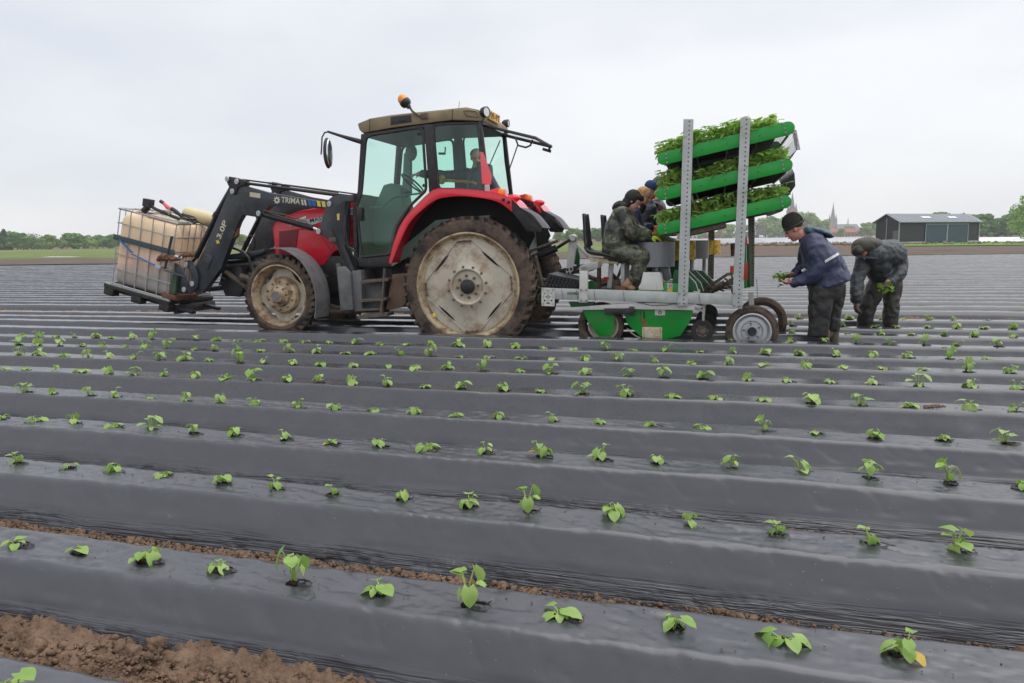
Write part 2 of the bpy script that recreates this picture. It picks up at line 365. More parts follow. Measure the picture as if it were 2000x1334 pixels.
m_grassfar = mat('far_grass', (.15, .20, .06), .95, var=.3, scale=.08, spec=.1, dirt=(.15, .14, .07), damt=.6, dscale=.1)
m_grassr = mat('bright_grass', (.14, .26, .06), .95, var=.3, scale=.6, spec=.1)
m_peat = mat('dark_peat', (.035, .022, .016), .95, var=.4, scale=60, bump=.8, bscale=90, spec=.1)
ONES = ['zeroth', 'first', 'second', 'third', 'fourth', 'fifth', 'sixth', 'seventh', 'eighth', 'ninth', 'tenth', 'eleventh', 'twelfth', 'thirteenth', 'fourteenth', 'fifteenth', 'sixteenth', 'seventeenth', 'eighteenth', 'nineteenth', 'twentieth']
def ordinal(k):
    if k <= 20: return ONES[k]
    t = {2: 'twenty', 3: 'thirty', 4: 'forty'}[k // 10]
    return t[:-1] + 'ieth' if k % 10 == 0 else t + '-' + ONES[k % 10]
# ------------------------------------------------------------------ ground, beds of black film, soil
def vnoise(x, y, seed=0):
    xi = np.floor(x).astype(np.int64); yi = np.floor(y).astype(np.int64); fx = x - xi; fy = y - yi
    fx = fx * fx * (3 - 2 * fx); fy = fy * fy * (3 - 2 * fy)
    def h(a, b):
        q = (a * 374761393 + b * 668265263 + seed * 1274126177) & 0xffffffff
        q = ((q ^ (q >> 13)) * 1274126177) & 0xffffffff; return ((q ^ (q >> 16)) & 0xffff) / 65535.0
    return (h(xi, yi) * (1 - fx) + h(xi + 1, yi) * fx) * (1 - fy) + (h(xi, yi + 1) * (1 - fx) + h(xi + 1, yi + 1) * fx) * fy
def fbm(x, y, o=4, seed=0, g=.5):
    a, s, t = 1.0, 0.0, 0.0
    for i in range(o):
        s = s + a * vnoise(x * 2 ** i + 17 * i, y * 2 ** i + 31 * i, seed + i); t += a; a *= g
    return s / t
def grid_mesh(name, X, Y, Z, m):
    a, b = X.shape; v = np.stack([X, Y, Z], -1).reshape(-1, 3); i = np.arange(a * b).reshape(a, b)
    f = np.stack([i[:-1, :-1], i[1:, :-1], i[1:, 1:], i[:-1, 1:]], -1).reshape(-1, 4)
    me = bpy.data.meshes.new(name); me.from_pydata(v.tolist(), [], f.tolist()); me.materials.append(m); me.shade_smooth(); return me

g = MB(); g.add([(-4000, -1500, -.10), (4000, -1500, -.10), (4000, 5200, -.10), (-4000, 5200, -.10)], [(0, 1, 2, 3)])
g.build('ground', m_ground, kind='structure', smooth=False)

ROWS = {0: ((-2.18, 1.55), (0.6, 1.55))}
for k, (a, c) in {1: (1026, 1278), 2: (891, 1075), 3: (811, 945), 4: (754, 861.6), 5: (715, 795.7), 6: (688, 754), 7: (668, 724), 8: (652, 699.6), 9: (634, 676.4), 10: (622, 657), 11: (613.5, 641.5), 12: (606.5, 625.8)}.items():
    p = on_z(0, a, .2); q = on_z(2000, c, .2); ROWS[k] = ((p.x, p.y), (q.x, q.y))
BH = .2
def row_y(k, x):
    (a, b), (c, d) = ROWS[k]; return b + (d - b) * (x - a) / (c - a)
PROF = [(.18, -.09), (.14, 0), (.105, .05), (.075, .11), (.045, .165), (.016, .195), (0, .203), (-.03, .204), (-.08, .203), (-.14, .203), (-.20, .204), (-.236, .2055), (-.246, .2085), (-.256, .2035), (-.268, .191), (-.279, .168), (-.296, .136), (-.313, .105), (-.328, .078), (-.341, .052), (-.352, .028), (-.362, .004), (-.371, -.02), (-.380, -.045), (-.390, -.09)]
def bed(k, name='mulch_bed', prof=PROF, dense=None):
    if k <= 4 and prof is PROF:                      # finer section near the camera, to carry the creases
        pp = np.array(PROF); ln = np.concatenate([[0], np.cumsum(np.hypot(*np.diff(pp, axis=0).T))]); tt = np.linspace(0, ln[-1], 64)
        prof = np.stack([np.interp(tt, ln, pp[:, 0]), np.interp(tt, ln, pp[:, 1])], 1); dense = (.02, .007, .007, .010, .014)[k]
    (a, b), (c, d) = ROWS[k]
    x0 = min(a, c) - 1.2; x1 = max(a, c) + 1.2; step = dense or max(.02, .008 * b)
    xs = np.concatenate([np.linspace(x0 - 45, x0, 60)[:-1], np.arange(x0, x1, step), np.linspace(x1, x1 + 25, 40)])
    P = np.array(prof); n = len(P); X, T = np.meshgrid(xs, np.arange(n), indexing='ij')
    dy = P[:, 0][None, :] + 0 * X; z = P[:, 1][None, :] + 0 * X; yb = b + (d - b) * (X - a) / (c - a)
    lo = np.clip(1 - z / .08, 0, 1)
    w = (fbm(X * .9, X * 0 + k, 3, k) - .5)
    dy = dy + w * .03 + (fbm(X * 3.1, T * .35 * 23 / n, 3, 40 + k) - .5) * (.004 + .028 * lo) * (dy < .02)
    z = z + (fbm(X * .7 + 5, X * 0 + k, 3, 70 + k) - .5) * .022 * (z > .05) 
    # shallow slack folds across the film, pulled between the planting holes
    fold = np.abs(fbm(X * 6 + dy * 9, dy * 14, 3, 120 + k) - .5) * 2
    z = z - (1 - fold) ** 6 * .006 * (z > .1)
    if k <= 4 and n > 40:
        face = np.clip((-.27 - P[:, 0][None, :] + 0 * X) / .02, 0, 1); foot = np.clip((.065 - z) / .06, 0, 1) * face
        mk = np.clip((fbm(X * 1.3, X * 0 + 7 * k, 3, 200) - .36) * 5, 0, 1); sg = np.where(fbm(X * .55, X * 0 + 3 * k, 2, 210) > .5, 1.0, -1.0)
        def rdg(u, v, s, pw=2.2): return (1 - np.abs(fbm(u, v, 2, s) * 2 - 1)) ** pw
        r1 = rdg((X + 2.6 * z) * 7, (z * 1.0 - .38 * X) * 46, 220 + k); r2 = rdg((X - 2.6 * z) * 7, (z * 1.0 + .38 * X) * 46, 230 + k); r3 = .5 * rdg(X * 2, z * 60, 240 + k)
        pick = fbm(X * .9, X * 0 + k, 3, 250); wa = np.clip((pick - .5) * 12, 0, 1); wb = np.clip((.44 - pick) * 12, 0, 1); wc = 1 - np.maximum(wa, wb)
        cr_ = r1 * wa + r2 * wb + r3 * wc
        dy = dy - foot * (.03 + .97 * mk ** 1.5) * (cr_ - .45) * .012
        top = np.clip((z - .17) / .02, 0, 1)
        t1 = rdg(X * 2.2 + dy * 9, (dy + .10 * X) * 36, 260 + k, 9); t2 = rdg(X * 3.0, (dy - .06 * X) * 60, 270 + k, 8)
        z = z - top * (t1 * .0065 + t2 * .003) * np.clip((fbm(X * 2, X * 0 + k, 2, 280) - .3) * 4, 0, 1)
    me = grid_mesh(name, X, yb + dy, z, m_film if k < 5 else m_film2 if k < 9 else m_film3)
    o = link(name, me); return setp(o, kind='structure')
BEDS = {}
for k in range(0, 13):
    BEDS[k] = bed(k)
# the block beyond the bare strip, out to the end of the field
pa, pb = on_z(0, 593, .2), on_z(2000, 607.7, .2); qa, qb = on_z(0, 519, .2), on_z(2000, 496, .2)
NF = 44; FP = [(.14, -.05), (.11, .02), (.05, .14), (.012, .196), (0, .202), (-.235, .204), (-.255, .198), (-.285, .14), (-.31, .09), (-.33, .04), (-.345, -.02), (-.35, -.08)]
for i in range(NF):
    t = i / (NF - 1); t = t * (1 + .12 * (1 - t)) if i else 0
    A = pa.lerp(qa, 0).copy(); ya = pa.y + (qa.y - pa.y) * t; yb2 = pb.y + (qb.y - pb.y) * t
    xa = pa.x * ya / pa.y; xb = pb.x * yb2 / pb.y
    ROWS[13 + i] = ((xa, ya), (xb, yb2))
    s = max(1.0, .65 if i < 6 else 1.0)
    bed(13 + i, prof=FP, dense=.06 if i < 12 else .2)

def furrow(k, y0, y1, step, amp, name='furrow_soil', xr=None, base=.0):
    (a, b), (c, d) = ROWS[k]; x0, x1 = xr or (min(a, c) - 1, max(a, c) + 1)
    xs = np.arange(x0, x1, step); ys = np.arange(y0, y1, step); X, Yv = np.meshgrid(xs, ys, indexing='ij')
    Yw = b + (d - b) * (X - a) / (c - a) + Yv
    n1 = fbm(X * 5, Yw * 5, 4, 5); n2 = 1 - np.abs(fbm(X * 16, Yw * 16, 4, 9) * 2 - 1); n3 = fbm(X * 55, Yw * 55, 3, 11)
    u = (Yv - y0) / (y1 - y0)
    edge = np.clip((u - .62) / .38, 0, 1) + .75 * np.clip((.42 - u) / .42, 0, 1)
    z = base + amp * (.55 * edge * (.5 + n1) + .65 * (n1 - .45) + .50 * (n2 - .5) * (.45 + edge) + .34 * (n3 - .5) + .12 * (fbm(X * 130, Yw * 130, 2, 21) - .5))
    me = grid_mesh(name, X, Yw, z, m_soil); o = link(name, me); return setp(o, kind='structure'), (X, Yw, z)
furrow(1, -.84, -.30, .008, .085, xr=(-4.4, .9), base=-.040)
furrow(2, -.82, -.34, .02, .03, base=-.065)
furrow(3, -.80, -.34, .025, .03, base=-.065)
for k in range(4, 13): furrow(k, -.70, -.33, .05, .03, base=-.07)
furrow(13, -1.5, -.30, .04, .10, base=.02)

# clods: crumbs of soil lying in the furrows
def clod_proto(sub, seed):
    bm = bmesh.new(); bmesh.ops.create_icosphere(bm, subdivisions=sub, radius=1); r = random.Random(seed)
    ph = [r.uniform(0, 9) for _ in range(6)]
    for v in bm.verts:
        q = v.co; v.co = q * (1 + .28 * math.sin(q.x * 3.1 + ph[0]) * math.cos(q.y * 3.7 + ph[1]) + .20 * math.sin(q.z * 6 + ph[2] + q.x * 5) + r.uniform(-.24, .24)); v.co.z *= .75
    vs = np.array([v.co[:] for v in bm.verts]); fs = np.array([[v.index for v in f.verts] for f in bm.faces]); bm.free(); return vs, fs
CL1 = [clod_proto(1, i) for i in range(5)]; CL2 = [clod_proto(2, 20 + i) for i in range(6)]
def clods(spots, protos, name='soil_clods', mt=m_soil):
    V, F, off = [], [], 0
    for (x, y, z, s) in spots:
        v, f = protos[random.randrange(len(protos))]; q = Matrix.Rotation(random.uniform(0, 6.28), 3, 'Z') @ Matrix.Rotation(random.uniform(-.6, .6), 3, 'X')
        v = v @ np.array(q).T * s * np.array([random.uniform(.8, 1.25), 1, random.uniform(.8, 1.2)]) + np.array([x, y, z]); V.append(v); F.append(f + off); off += len(v)
    V = np.concatenate(V); F = np.concatenate(F); me = bpy.data.meshes.new(name)
    me.vertices.add(len(V)); me.vertices.foreach_set('co', V.ravel()); me.loops.add(F.size); me.loops.foreach_set('vertex_index', F.ravel())
    me.polygons.add(len(F)); me.polygons.foreach_set('loop_start', np.arange(0, F.size, 3)); me.update(calc_edges=True); me.validate()
    me.materials.append(mt); o = link(name, me); return setp(o, kind='stuff')
sp = []
for _ in range(9500):
    x = random.uniform(-4.3, .8); u = random.random(); yy = row_y(1, x) - .86 + .53 * u; e = max(0, (u - .6) / .4) + .7 * max(0, (.4 - u) / .4)
    sp.append((x, yy, -.022 + .03 * e * random.uniform(.4, 1.1), min(.022, .004 + random.expovariate(1 / .0034)) * (.7 + .5 * e)))
clods(sp, CL1)
clods([(x, y, z, s * 2.6) for x, y, z, s in random.sample(sp, 420)], CL2, 'large_clods')
sp = []
for k, n, s0, zc, xr in ((2, 5200, .0052, .006, None), (3, 4200, .0055, .022, None), (4, 500, .006, .012, None), (13, 5200, .012, .05, None)):
    (a, b), (c, d) = ROWS[k]
    if k in (2, 3):
        for _ in range(14): x = random.uniform(a, c); sp.append((x, row_y(k, x) - random.uniform(.40, .46), -.02, random.uniform(.016, .028)))
    for _ in range(n):
        x = random.uniform(min(a, c) - .5, max(a, c) + .5); cl = fbm(np.array([x * 2.3]), np.array([k * 3.0]), 3, 3)[0]
        if k != 13 and random.random() > (cl - .22) * 2.4: continue
        s = min(.026, s0 * .6 + random.expovariate(1 / (s0 * .7))) * (.6 + cl * .8)
        y = row_y(k, x) - (random.uniform(.38, .50) if k != 13 else random.uniform(.34, 1.45))
        sp.append((x, y, max(.0 if k < 4 else .01, zc * random.uniform(.4, 1.05) * (.5 + cl)) - (.024 if k < 4 else 0), s))
clods(sp, CL1)

# strips beyond the field, each lying 4 mm over the one below
def strip(name, pts, m, z, kind='structure'):
    vs = [tuple(on_z(x, y, 0).xy) + (z,) for x, y in pts]; b = MB(); b.add(vs, [tuple(range(len(vs)))]); return b.build(name, m, kind=kind, smooth=False)
strip('bare_soil_strip', [(-500, 522), (2400, 490), (2400, 477), (1340, 487), (1000, 494), (-500, 510)], m_soilfar, -.03)
strip('grass_strip', [(-500, 511.5), (1000, 494), (1340, 487), (1340, 473), (1000, 476), (-500, 494.5)], m_grassfar, -.026)
strip('grass_verge', [(1752, 480), (2400, 474), (2400, 455), (1752, 468)], m_grassr, -.022)
strip('puddle', [(78, 502), (100, 500.5), (160, 500.8), (140, 502)], mat('puddle_water', (.4, .4, .38), .15, var=.05), -.018)
# glass-like tunnels over the neighbouring field
def tunnels():
    m = mat('clear_tunnel_film', (.55, .56, .58), .35, var=.1, scale=.4)
    b = MB(); A = on_z(1335, 478, 0); Bq = on_z(1748, 474.5, 0); A2 = on_z(1335, 466.6, 0); B2 = on_z(1748, 462.4, 0)
    for i in range(90):
        t = i / 89; t2 = (i + .75) / 89; p = A.lerp(Bq, t); q = A2.lerp(B2, t); p2 = A.lerp(Bq, t2); q2 = A2.lerp(B2, t2)
        k = 6; vs = []
        for (a, c) in ((p, p2), (q, q2)):
            for j in range(k + 1):
                w = j / k; c3 = a.lerp(c, w); vs.append((c3.x, c3.y, .0 + .34 * math.sin(math.pi * w)))
        b.add(vs, [(j, j + 1, k + 2 + j, k + 1 + j) for j in range(k)] + [tuple(range(k + 1)), tuple(range(2 * k + 1, k, -1))])
    return b.build('plastic_tunnel_field', m, kind='structure', sharp=80)
tunnels()
strip('white_film_field', [(1900, 472.3), (2400, 466), (2400, 459.5), (1900, 463.5)], mat('white_film', (.80, .80, .80), .4, var=.03), -.010)
def straws():
    b = MB()
    for _ in range(70):
        x = random.uniform(-4.2, .6); y = row_y(1, x) - random.uniform(.36, .82); a = random.uniform(0, 3.14); l_ = random.uniform(.012, .035); d = Vector((math.cos(a) * l_, math.sin(a) * l_, random.uniform(-.004, .012))); p = Vector((x, y, random.uniform(-.035, -.005))); b.tube([p, p + d], .0012, 4)
    b.build('straw_bits', mat('straw', (.50, .40, .22), .8), kind='stuff')
straws()
def far_mounds():
    sp = []
    for _ in range(260):
        x = random.uniform(1340, 2060); y = 479.5 - (x - 1340) * .008 + random.uniform(-1.5, 1)
        p = on_z(x, y, 0); s = random.uniform(.15, .5) if x < 1750 else random.uniform(.1, .35); sp.append((p.x, p.y, 0, s))
    clods(sp, CL1, 'soil_heaps', mat('heap_soil', (.20, .17, .12), .95, var=.3, scale=.5, spec=.1))
far_mounds()

# ------------------------------------------------------------------ trees
def crown_mesh(name, m, blobs, n, s, seed, droop=0):
    r = np.random.default_rng(seed); V = np.zeros((n * 4, 3)); wts = np.array([b[3] ** 2 for b in blobs]); wts = wts / wts.sum()
    ids = r.choice(len(blobs), n, p=wts)
    for i, j in enumerate(ids):
        x, y, z, rad = blobs[j][:4]; d = r.normal(size=3); d /= np.linalg.norm(d); rr = rad * (.55 + .5 * r.random() ** .6)
        c = np.array([x, y, z]) + d * rr * np.array([1, 1, .85]); a = r.normal(size=3); a = a + d * 1.0; a /= np.linalg.norm(a)
        t = np.cross(a, r.normal(size=3)); t /= np.linalg.norm(t); b = np.cross(a, t); q = s * r.uniform(.6, 1.3)
        V[4 * i:4 * i + 4] = [c - t * q - b * q * .6, c + t * q - b * q * .6, c + t * q * .7 + b * q, c - t * q * .8 + b * q * .7]
    me = bpy.data.meshes.new(name); me.from_pydata(V.tolist(), [], [(4 * i, 4 * i + 1, 4 * i + 2, 4 * i + 3) for i in range(n)]); me.materials.append(m); return me
def trunk_mesh(h, r0, limbs, seed):
    r = random.Random(seed); b = MB(); b.tube([(0, 0, -.2), (r.uniform(-.1, .1), 0, h * .3), (r.uniform(-.2, .2), 0, h * .6), (0, 0, h * .85)], [r0, r0 * .75, r0 * .5, r0 * .15], 7)
    for i in range(limbs):
        z = h * r.uniform(.25, .6); a = r.uniform(0, 6.28); l = h * r.uniform(.2, .38)
        b.tube([(0, 0, z), (math.cos(a) * l * .5, math.sin(a) * l * .5, z + l * .5), (math.cos(a) * l, math.sin(a) * l, z + l * .9)], [r0 * .4, r0 * .25, r0 * .08], 5)
    return b.mesh('trunk', m_bark)
TREES = {}
def tree_kind(kind, seed, n=2200, s=.036):         # unit tree: one metre tall, scaled when placed
    if (kind, seed, n) in TREES: return TREES[(kind, seed, n)]
    r = random.Random(seed)
    if kind == 'dark':
        bl = [(r.uniform(-.03, .03), r.uniform(-.03, .03), .12 + .8 * i / 9, .25 * (1 - i / 10.5)) for i in range(10)]; mt = m_tree[2]
    else:
        bl = [(0, 0, .58, .26)] + [(r.uniform(-.34, .34) * (1.1 - .5 * i / 22), r.uniform(-.34, .34) * (1.1 - .5 * i / 22), .14 + .70 * i / 21 + r.uniform(-.05, .05), r.uniform(.09, .18)) for i in range(22)]
        mt = {'green': m_tree[0], 'light': m_tree[1], 'bare': m_tree[3]}[kind]
    if kind == 'bare': n = int(n * .35); s *= .7
    TREES[(kind, seed, n)] = (trunk_mesh(1, .022 if kind != 'bare' else .03, 5 if kind != 'bare' else 12, seed), crown_mesh('crown', mt, bl, n, s, seed)); return TREES[(kind, seed, n)]
def tree(px, top, dist, kind, label, wide=1.0, seed=None, group='trees along the horizon', n=2200, s=.036, hy=None):
    d = ray(px, 500); d.z = 0; d = d.normalized() if False else d / (d.dot(Vector((FWD.x, FWD.y, 0)).normalized()))
    p = CAM + d * dist; yh = None
    # height from the sight line that grazes its top
    rr = ray(px, top); h = CAM.z + rr.z / Vector((rr.x, rr.y)).length * Vector((p.x - CAM.x, p.y - CAM.y)).length
    t, c = tree_kind(kind, (seed if seed is not None else random.randrange(4)), n, s)
    o = bpy.data.objects.new('deciduous_tree' if kind != 'dark' else 'conifer_tree', None); COL.objects.link(o); o.location = (p.x, p.y, -.05); o.rotation_euler = (0, 0, random.uniform(0, 6.28))
    o.scale = (h * wide * 1.25, h * wide * 1.25, h); BASE[o.name] = Vector((0, 0, 0)); setp(o, label, 'tree', group)
    link('trunk', t, o); link('crown', c, o); return o
for i, (x, y, k, w) in enumerate([(2, 452, 'dark', .9), (11, 445, 'dark', 1.0), (22, 452, 'green', 1.1), (34, 453, 'green', 1.1), (45, 456, 'light', 1.1), (64, 453, 'bare', 1.0), (56, 461, 'green', 1.2), (75, 464, 'light', 1.2), (90, 459, 'green', 1.2), (104, 458, 'light', 1.2), (121, 466, 'bare', 1.0), (133, 461, 'light', .9), (146, 453, 'green', 1.35), (162, 459, 'green', 1.1), (171, 459, 'green', 1.0), (182, 462, 'light', 1.0), (193, 460, 'green', 1.0), (203, 457, 'green', 1.1), (215, 458, 'green', 1.1), (228, 457, 'green', 1.0), (242, 459, 'light', 1.0), (-12, 456, 'green', 1.2), ]):
    tree(x, y, 330 + (i % 3) * 14, k, {'dark': 'dark pointed conifer', 'green': 'green round-headed tree', 'light': 'pale green tree', 'bare': 'thin grey half-leafless tree'}[k] + ', %s from the left end of the far tree line' % ordinal(max(1, i + 1 if i < 21 else 22)), w, group='trees beyond the grass on the left horizon')
for i in range(16):
    tree(256 + i * 14.5, 455 + 3 * math.sin(i * 1.7), 340 + (i % 3) * 10, 'green' if i % 3 else 'light', 'green tree seen between the grey loader arms, %s from the tank' % ordinal(i + 1), 1.1, group='trees on the horizon behind the loader')
for i in range(9):
    tree(1093 + i * 15, 447 + 4 * math.sin(i * 2.1), 420, 'green' if i % 2 else 'light', 'hazy green tree behind the seats of the planter, %s from the tractor' % ordinal(i + 1), 1.1, group='trees on the horizon behind the planter seats')
for i, (x, y, k, w) in enumerate([(1325, 446, 'green', 1), (1345, 448, 'green', 1), (1368, 444, 'light', 1), (1408, 440, 'green', 1), (1425, 436, 'light', 1), (1480, 429, 'bare', 1), (1495, 424, 'light', 1), (1512, 420, 'green', 1), (1528, 421, 'light', 1), (1448, 437, 'green', 1), (1567, 411, 'light', 1.0), (1584, 414, 'light', 1.0), (1600, 427, 'light', .9), (1690, 434, 'light', 1.0), (1703, 432, 'green', 1), (1655, 440, 'light', 1.2), (1640, 445, 'light', 1)]):
    tree(x, y, 520 + (i % 4) * 20 if x != 1655 else 900, k, '%s tree by the village, %s from the conveyor decks' % ({'green': 'mid green', 'light': 'light green', 'bare': 'greyish'}[k], ordinal(i + 1)), w * .95, group='trees around the village')
for i, (x, y, w) in enumerate([(1825, 415, 1.3), (1843, 412, 1.4), (1862, 414, 1.2), (1880, 416, 1.2), (1899, 418, 1.1), (1914, 415, 1.0), (1930, 420, 1.0), (1945, 424, 1.0), (1958, 421, 1.0), (1972, 417, 1.0), (1986, 412, 1.0), (2002, 408, 1.0), (2018, 405, 1.0), (2034, 402, 1.0)]):
    tree(x, y, 300, 'green', 'mid green avenue tree beyond the barn, %s from its roof' % ordinal(i + 1), w * .95, group='avenue trees right of the barn', n=2200, s=.034)
tree(2014, 368, 170, 'light', 'tall light-leaved tree standing partly past the edge, above the avenue', .75, seed=9, n=3200, s=.019)

# ------------------------------------------------------------------ barn
def at(px, dist, z=0):
    d = ray(px, 500); h = Vector((d.x, d.y)); f = Vector((FWD.x, FWD.y)).normalized(); h = h / h.dot(f) * dist; return Vector((h.x, h.y, z))
def z_at(px, py, p):
    rr = ray(px, py); return CAM.z + rr.z / Vector((rr.x, rr.y)).length * Vector((p.x, p.y)).length
def barn():
    A = at(1752.5, 116); B = at(1908, 124); d = (B - A).normalized(); q = Vector((-d.y, d.x, 0)); Lb = (B - A).length
    lo, hi = 1, 40
    def sx(p): v = p - CAM; return CX + FPX * v.dot(RGT) / v.dot(FWD)
    for _ in range(40):
        w = (lo + hi) / 2
        if sx(A + q * w) > 1709: lo = w
        else: hi = w
    ez = z_at(1752.5, 433.7, A); mid = A + q * w / 2; rz = z_at(1730, 420, mid)
    ang = math.atan2(d.y, d.x); root = bpy.data.objects.new('barn', None); COL.objects.link(root); root.location = A; root.rotation_euler = (0, 0, ang); BASE[root.name] = Vector((0, 0, 0))
    setp(root, 'low black boarded barn with a grey ridged roof and two blue-grey sliding doors', 'barn')
    mb = mat('black_boards', (.030, .032, .040), .6, var=.2, scale=.8); mr = mat('barn_roof', (.20, .22, .25), .5, var=.06, scale=.3); md = mat('barn_door', (.035, .065, .095), .5, var=.1, scale=.5); mt = mat('barn_trim', (.33, .36, .38), .5)
    b = MB(); b.box((Lb / 2, w / 2, ez / 2), (Lb - .06, w - .06, ez)); b.prism([(0, 0)] , 0, 0) if False else None
    b.add([(.03, 0.03, ez), (.03, w - .03, ez), (.03, w / 2, rz - .05), (Lb - .03, 0.03, ez), (Lb - .03, w - .03, ez), (Lb - .03, w / 2, rz - .05)], [(0, 1, 2), (3, 5, 4)])
    b.build('wall', mb, root, smooth=False)
    nb = int(ez / .22)
    bm_ = MB(); bm_.box((0, 0, 0), (1, .03, .20)); plank = bm_.mesh('plank', mb, smooth=False); d0, d1 = Lb * .31, Lb * .855
    for i in range(nb):
        z = .3 + i * .22
        if z > ez - .1: break
        for (a, c) in ((.1, d0 - .1), (d1 + .1, Lb - .1)):
            link('plank', plank, root, ((a + c) / 2, -.005 - .004 * (i % 2), z), scale=(c - a, 1, 1))
        link('plank', plank, root, (-.008, w / 2, z), rot=(0, 0, R(90)), scale=(w - .2, 1, 1))
    sl = math.hypot(w / 2 + .4, rz - ez + .35); 
    for sgn in (0, 1):
        rf = MB(); y0 = -.4 if not sgn else w + .4; ze = ez - .10
        rf.add([(-.4, y0, ze), (Lb + .4, y0, ze), (Lb + .4, w / 2, rz + .08), (-.4, w / 2, rz + .08), (-.4, y0, ze + .12), (Lb + .4, y0, ze + .12), (Lb + .4, w / 2, rz + .2), (-.4, w / 2, rz + .2)], [(0, 1, 2, 3), (4, 7, 6, 5), (0, 4, 5, 1), (0, 3, 7, 4), (1, 5, 6, 2), (2, 6, 7, 3)])
        for i in range(int(Lb / 1.0)):
            x = .2 + i * 1.0; rf.bar((x, y0, ze + .14), (x, w / 2, rz + .22), .05, .04)
        ro = rf.build('roof', mr, root, smooth=False)
        if not sgn:
            for fx in (.33, .66):
                s = MB(); x = Lb * fx; a, c = .42, .62; yy = lambda t: y0 + (w / 2 - y0) * t; zz = lambda t: ze + .15 + (rz + .2 - ze - .12) * t
                s.add([(x - .1, yy(a), zz(a) + .04), (x + 2.0, yy(a), zz(a) + .04), (x + 2.0, yy(c), zz(c) + .04), (x - .1, yy(c), zz(c) + .04)], [(0, 1, 2, 3)]); so_ = s.build('skylight', mat('skylight_panel', (.75, .78, .80), .3, var=.03), ro, smooth=False)
    for (a, c) in ((d0, (d0 + d1) / 2), ((d0 + d1) / 2, d1)):
        dd = MB(); dd.box(((a + c) / 2, -.09, (ez - .25) / 2), (c - a - .1, .08, ez - .35)); do = dd.build('sliding_door', md, root, smooth=False)
        fr = MB()
        for x in (a + .08, c - .08): fr.box((x, -.14, (ez - .25) / 2), (.12, .03, ez - .3))
        fr.box(((a + c) / 2, -.14, ez - .35), (c - a, .03, .12)); fr.build('door_frame', mt, do, smooth=False)
    t = MB()
    for x in (0, Lb): t.box((x, -.06, ez / 2), (.16, .12, ez))
    t.box((Lb / 2, -.45, ez - .02), (Lb + .8, .12, .12)); t.build('gutter', mt, root, smooth=False)
    t = MB(); t.box((d0 / 2, -.05, .12), (d0 - .2, .04, .24)); t.box(((d1 + Lb) / 2, -.05, .12), (Lb - d1 - .2, .04, .24)); t.build('plinth', mat('plinth', (.45, .45, .42), .8), root, smooth=False)
    t = MB(); t.box((-.04, w * .52, ez / 2 + .3), (.06, .1, ez + .9)); t.build('corner_post', mt, root, smooth=False)
    g_ = MB(); g_.box((-.06, w * .12, 1.0), (.08, .9, 2.0)); g_.build('side_door', mat('side_door', (.12, .13, .14), .5), root, smooth=False)
barn()

# ------------------------------------------------------------------ village and churches
m_brick = mat('far_brick', (.24, .13, .10), .9, var=.15, scale=.3); m_slate = mat('far_slate', (.10, .12, .15), .6, var=.1, scale=.3); m_tile = mat('far_tiles', (.30, .11, .07), .8, var=.2, scale=.3)
m_plaster = mat('far_plaster', (.55, .52, .47), .9, var=.05); m_pane = mat('far_window', (.03, .035, .045), .2)
def spire(px, tip, tower_top, wpx, dist, label, nave=None, brick=m_brick):
    p = at(px, dist); zt = z_at(px, tip, p); zw = z_at(px, tower_top, p); w = wpx / FPX * dist / 1.15
    root = bpy.data.objects.new('church', None); COL.objects.link(root); root.location = p; root.rotation_euler = (0, 0, R(28)); BASE[root.name] = Vector((0, 0, 0)); setp(root, label, 'church')
    b = MB(); b.box((0, 0, zw / 2), (w, w, zw))
    for sx in (-1, 1):
        for sy in (-1, 1): b.box((sx * w * .48, sy * w * .48, zw * .47), (w * .16, w * .16, zw * .94))
    b.build('tower', brick, root, smooth=False)
    for sx in (-1, 1):
        for sy in (-1, 1): c = MB(); c.lathe([(w * .13, zw), (w * .10, zw + w * .25), (0.01, zw + w * .8)], (sx * w * .4, sy * w * .4, 0), 6, 'z'); c.build('pinnacle', m_slate, root)
    s = MB(); s.lathe([(w * .44, zw), (w * .34, zw + (zt - zw) * .15), (w * .10, zw + (zt - zw) * .72), (.02, zt)], (0, 0, 0), 8, 'z'); s.build('spire', m_slate, root, smooth=False)
    for sy in (-1, 1):
        for k in (-1, 1): o = MB(); o.box((k * w * .2, sy * w * .505, zw * .80), (w * .16, .15, zw * .2)); o.build('louvre_window', m_pane, root, smooth=False)
    for k in (-1, 1): o = MB(); o.box((-w * .505, k * w * .2, zw * .80), (.15, w * .16, zw * .2)); o.build('louvre_window', m_pane, root, smooth=False)
    if nave:
        ln, rz, ez, nw = nave; b = MB(); b.box((w / 2 + ln / 2, 0, ez / 2), (ln, nw, ez)); b.build('nave_wall', brick, root, smooth=False)
        r_ = MB(); r_.add([(w / 2, -nw / 2 - .5, ez), (w / 2 + ln, -nw / 2 - .5, ez), (w / 2 + ln, nw / 2 + .5, ez), (w / 2, nw / 2 + .5, ez), (w / 2, 0, rz), (w / 2 + ln - 3, 0, rz)], [(0, 1, 5, 4), (2, 3, 4, 5), (1, 2, 5), (3, 0, 4), (0, 3, 2, 1)]); r_.build('nave_roof', m_slate, root, smooth=False)
        f = MB(); f.lathe([(1.2, rz - 1), (1.0, rz + 3), (.02, rz + 13)], (w / 2 + ln * .55, 0, 0), 6, 'z'); f.build('ridge_turret', m_slate, root)
        for i in range(7):
            o = MB(); o.box((w / 2 + ln * (i + .5) / 7, -nw / 2 - .1, ez * .55), (1.6, .2, ez * .6)); o.build('window', m_pane, root, smooth=False)
spire(1543.5, 374, 407, 15, 900, 'brick church tower with a slate spire rising behind the bottom deck of the planter')
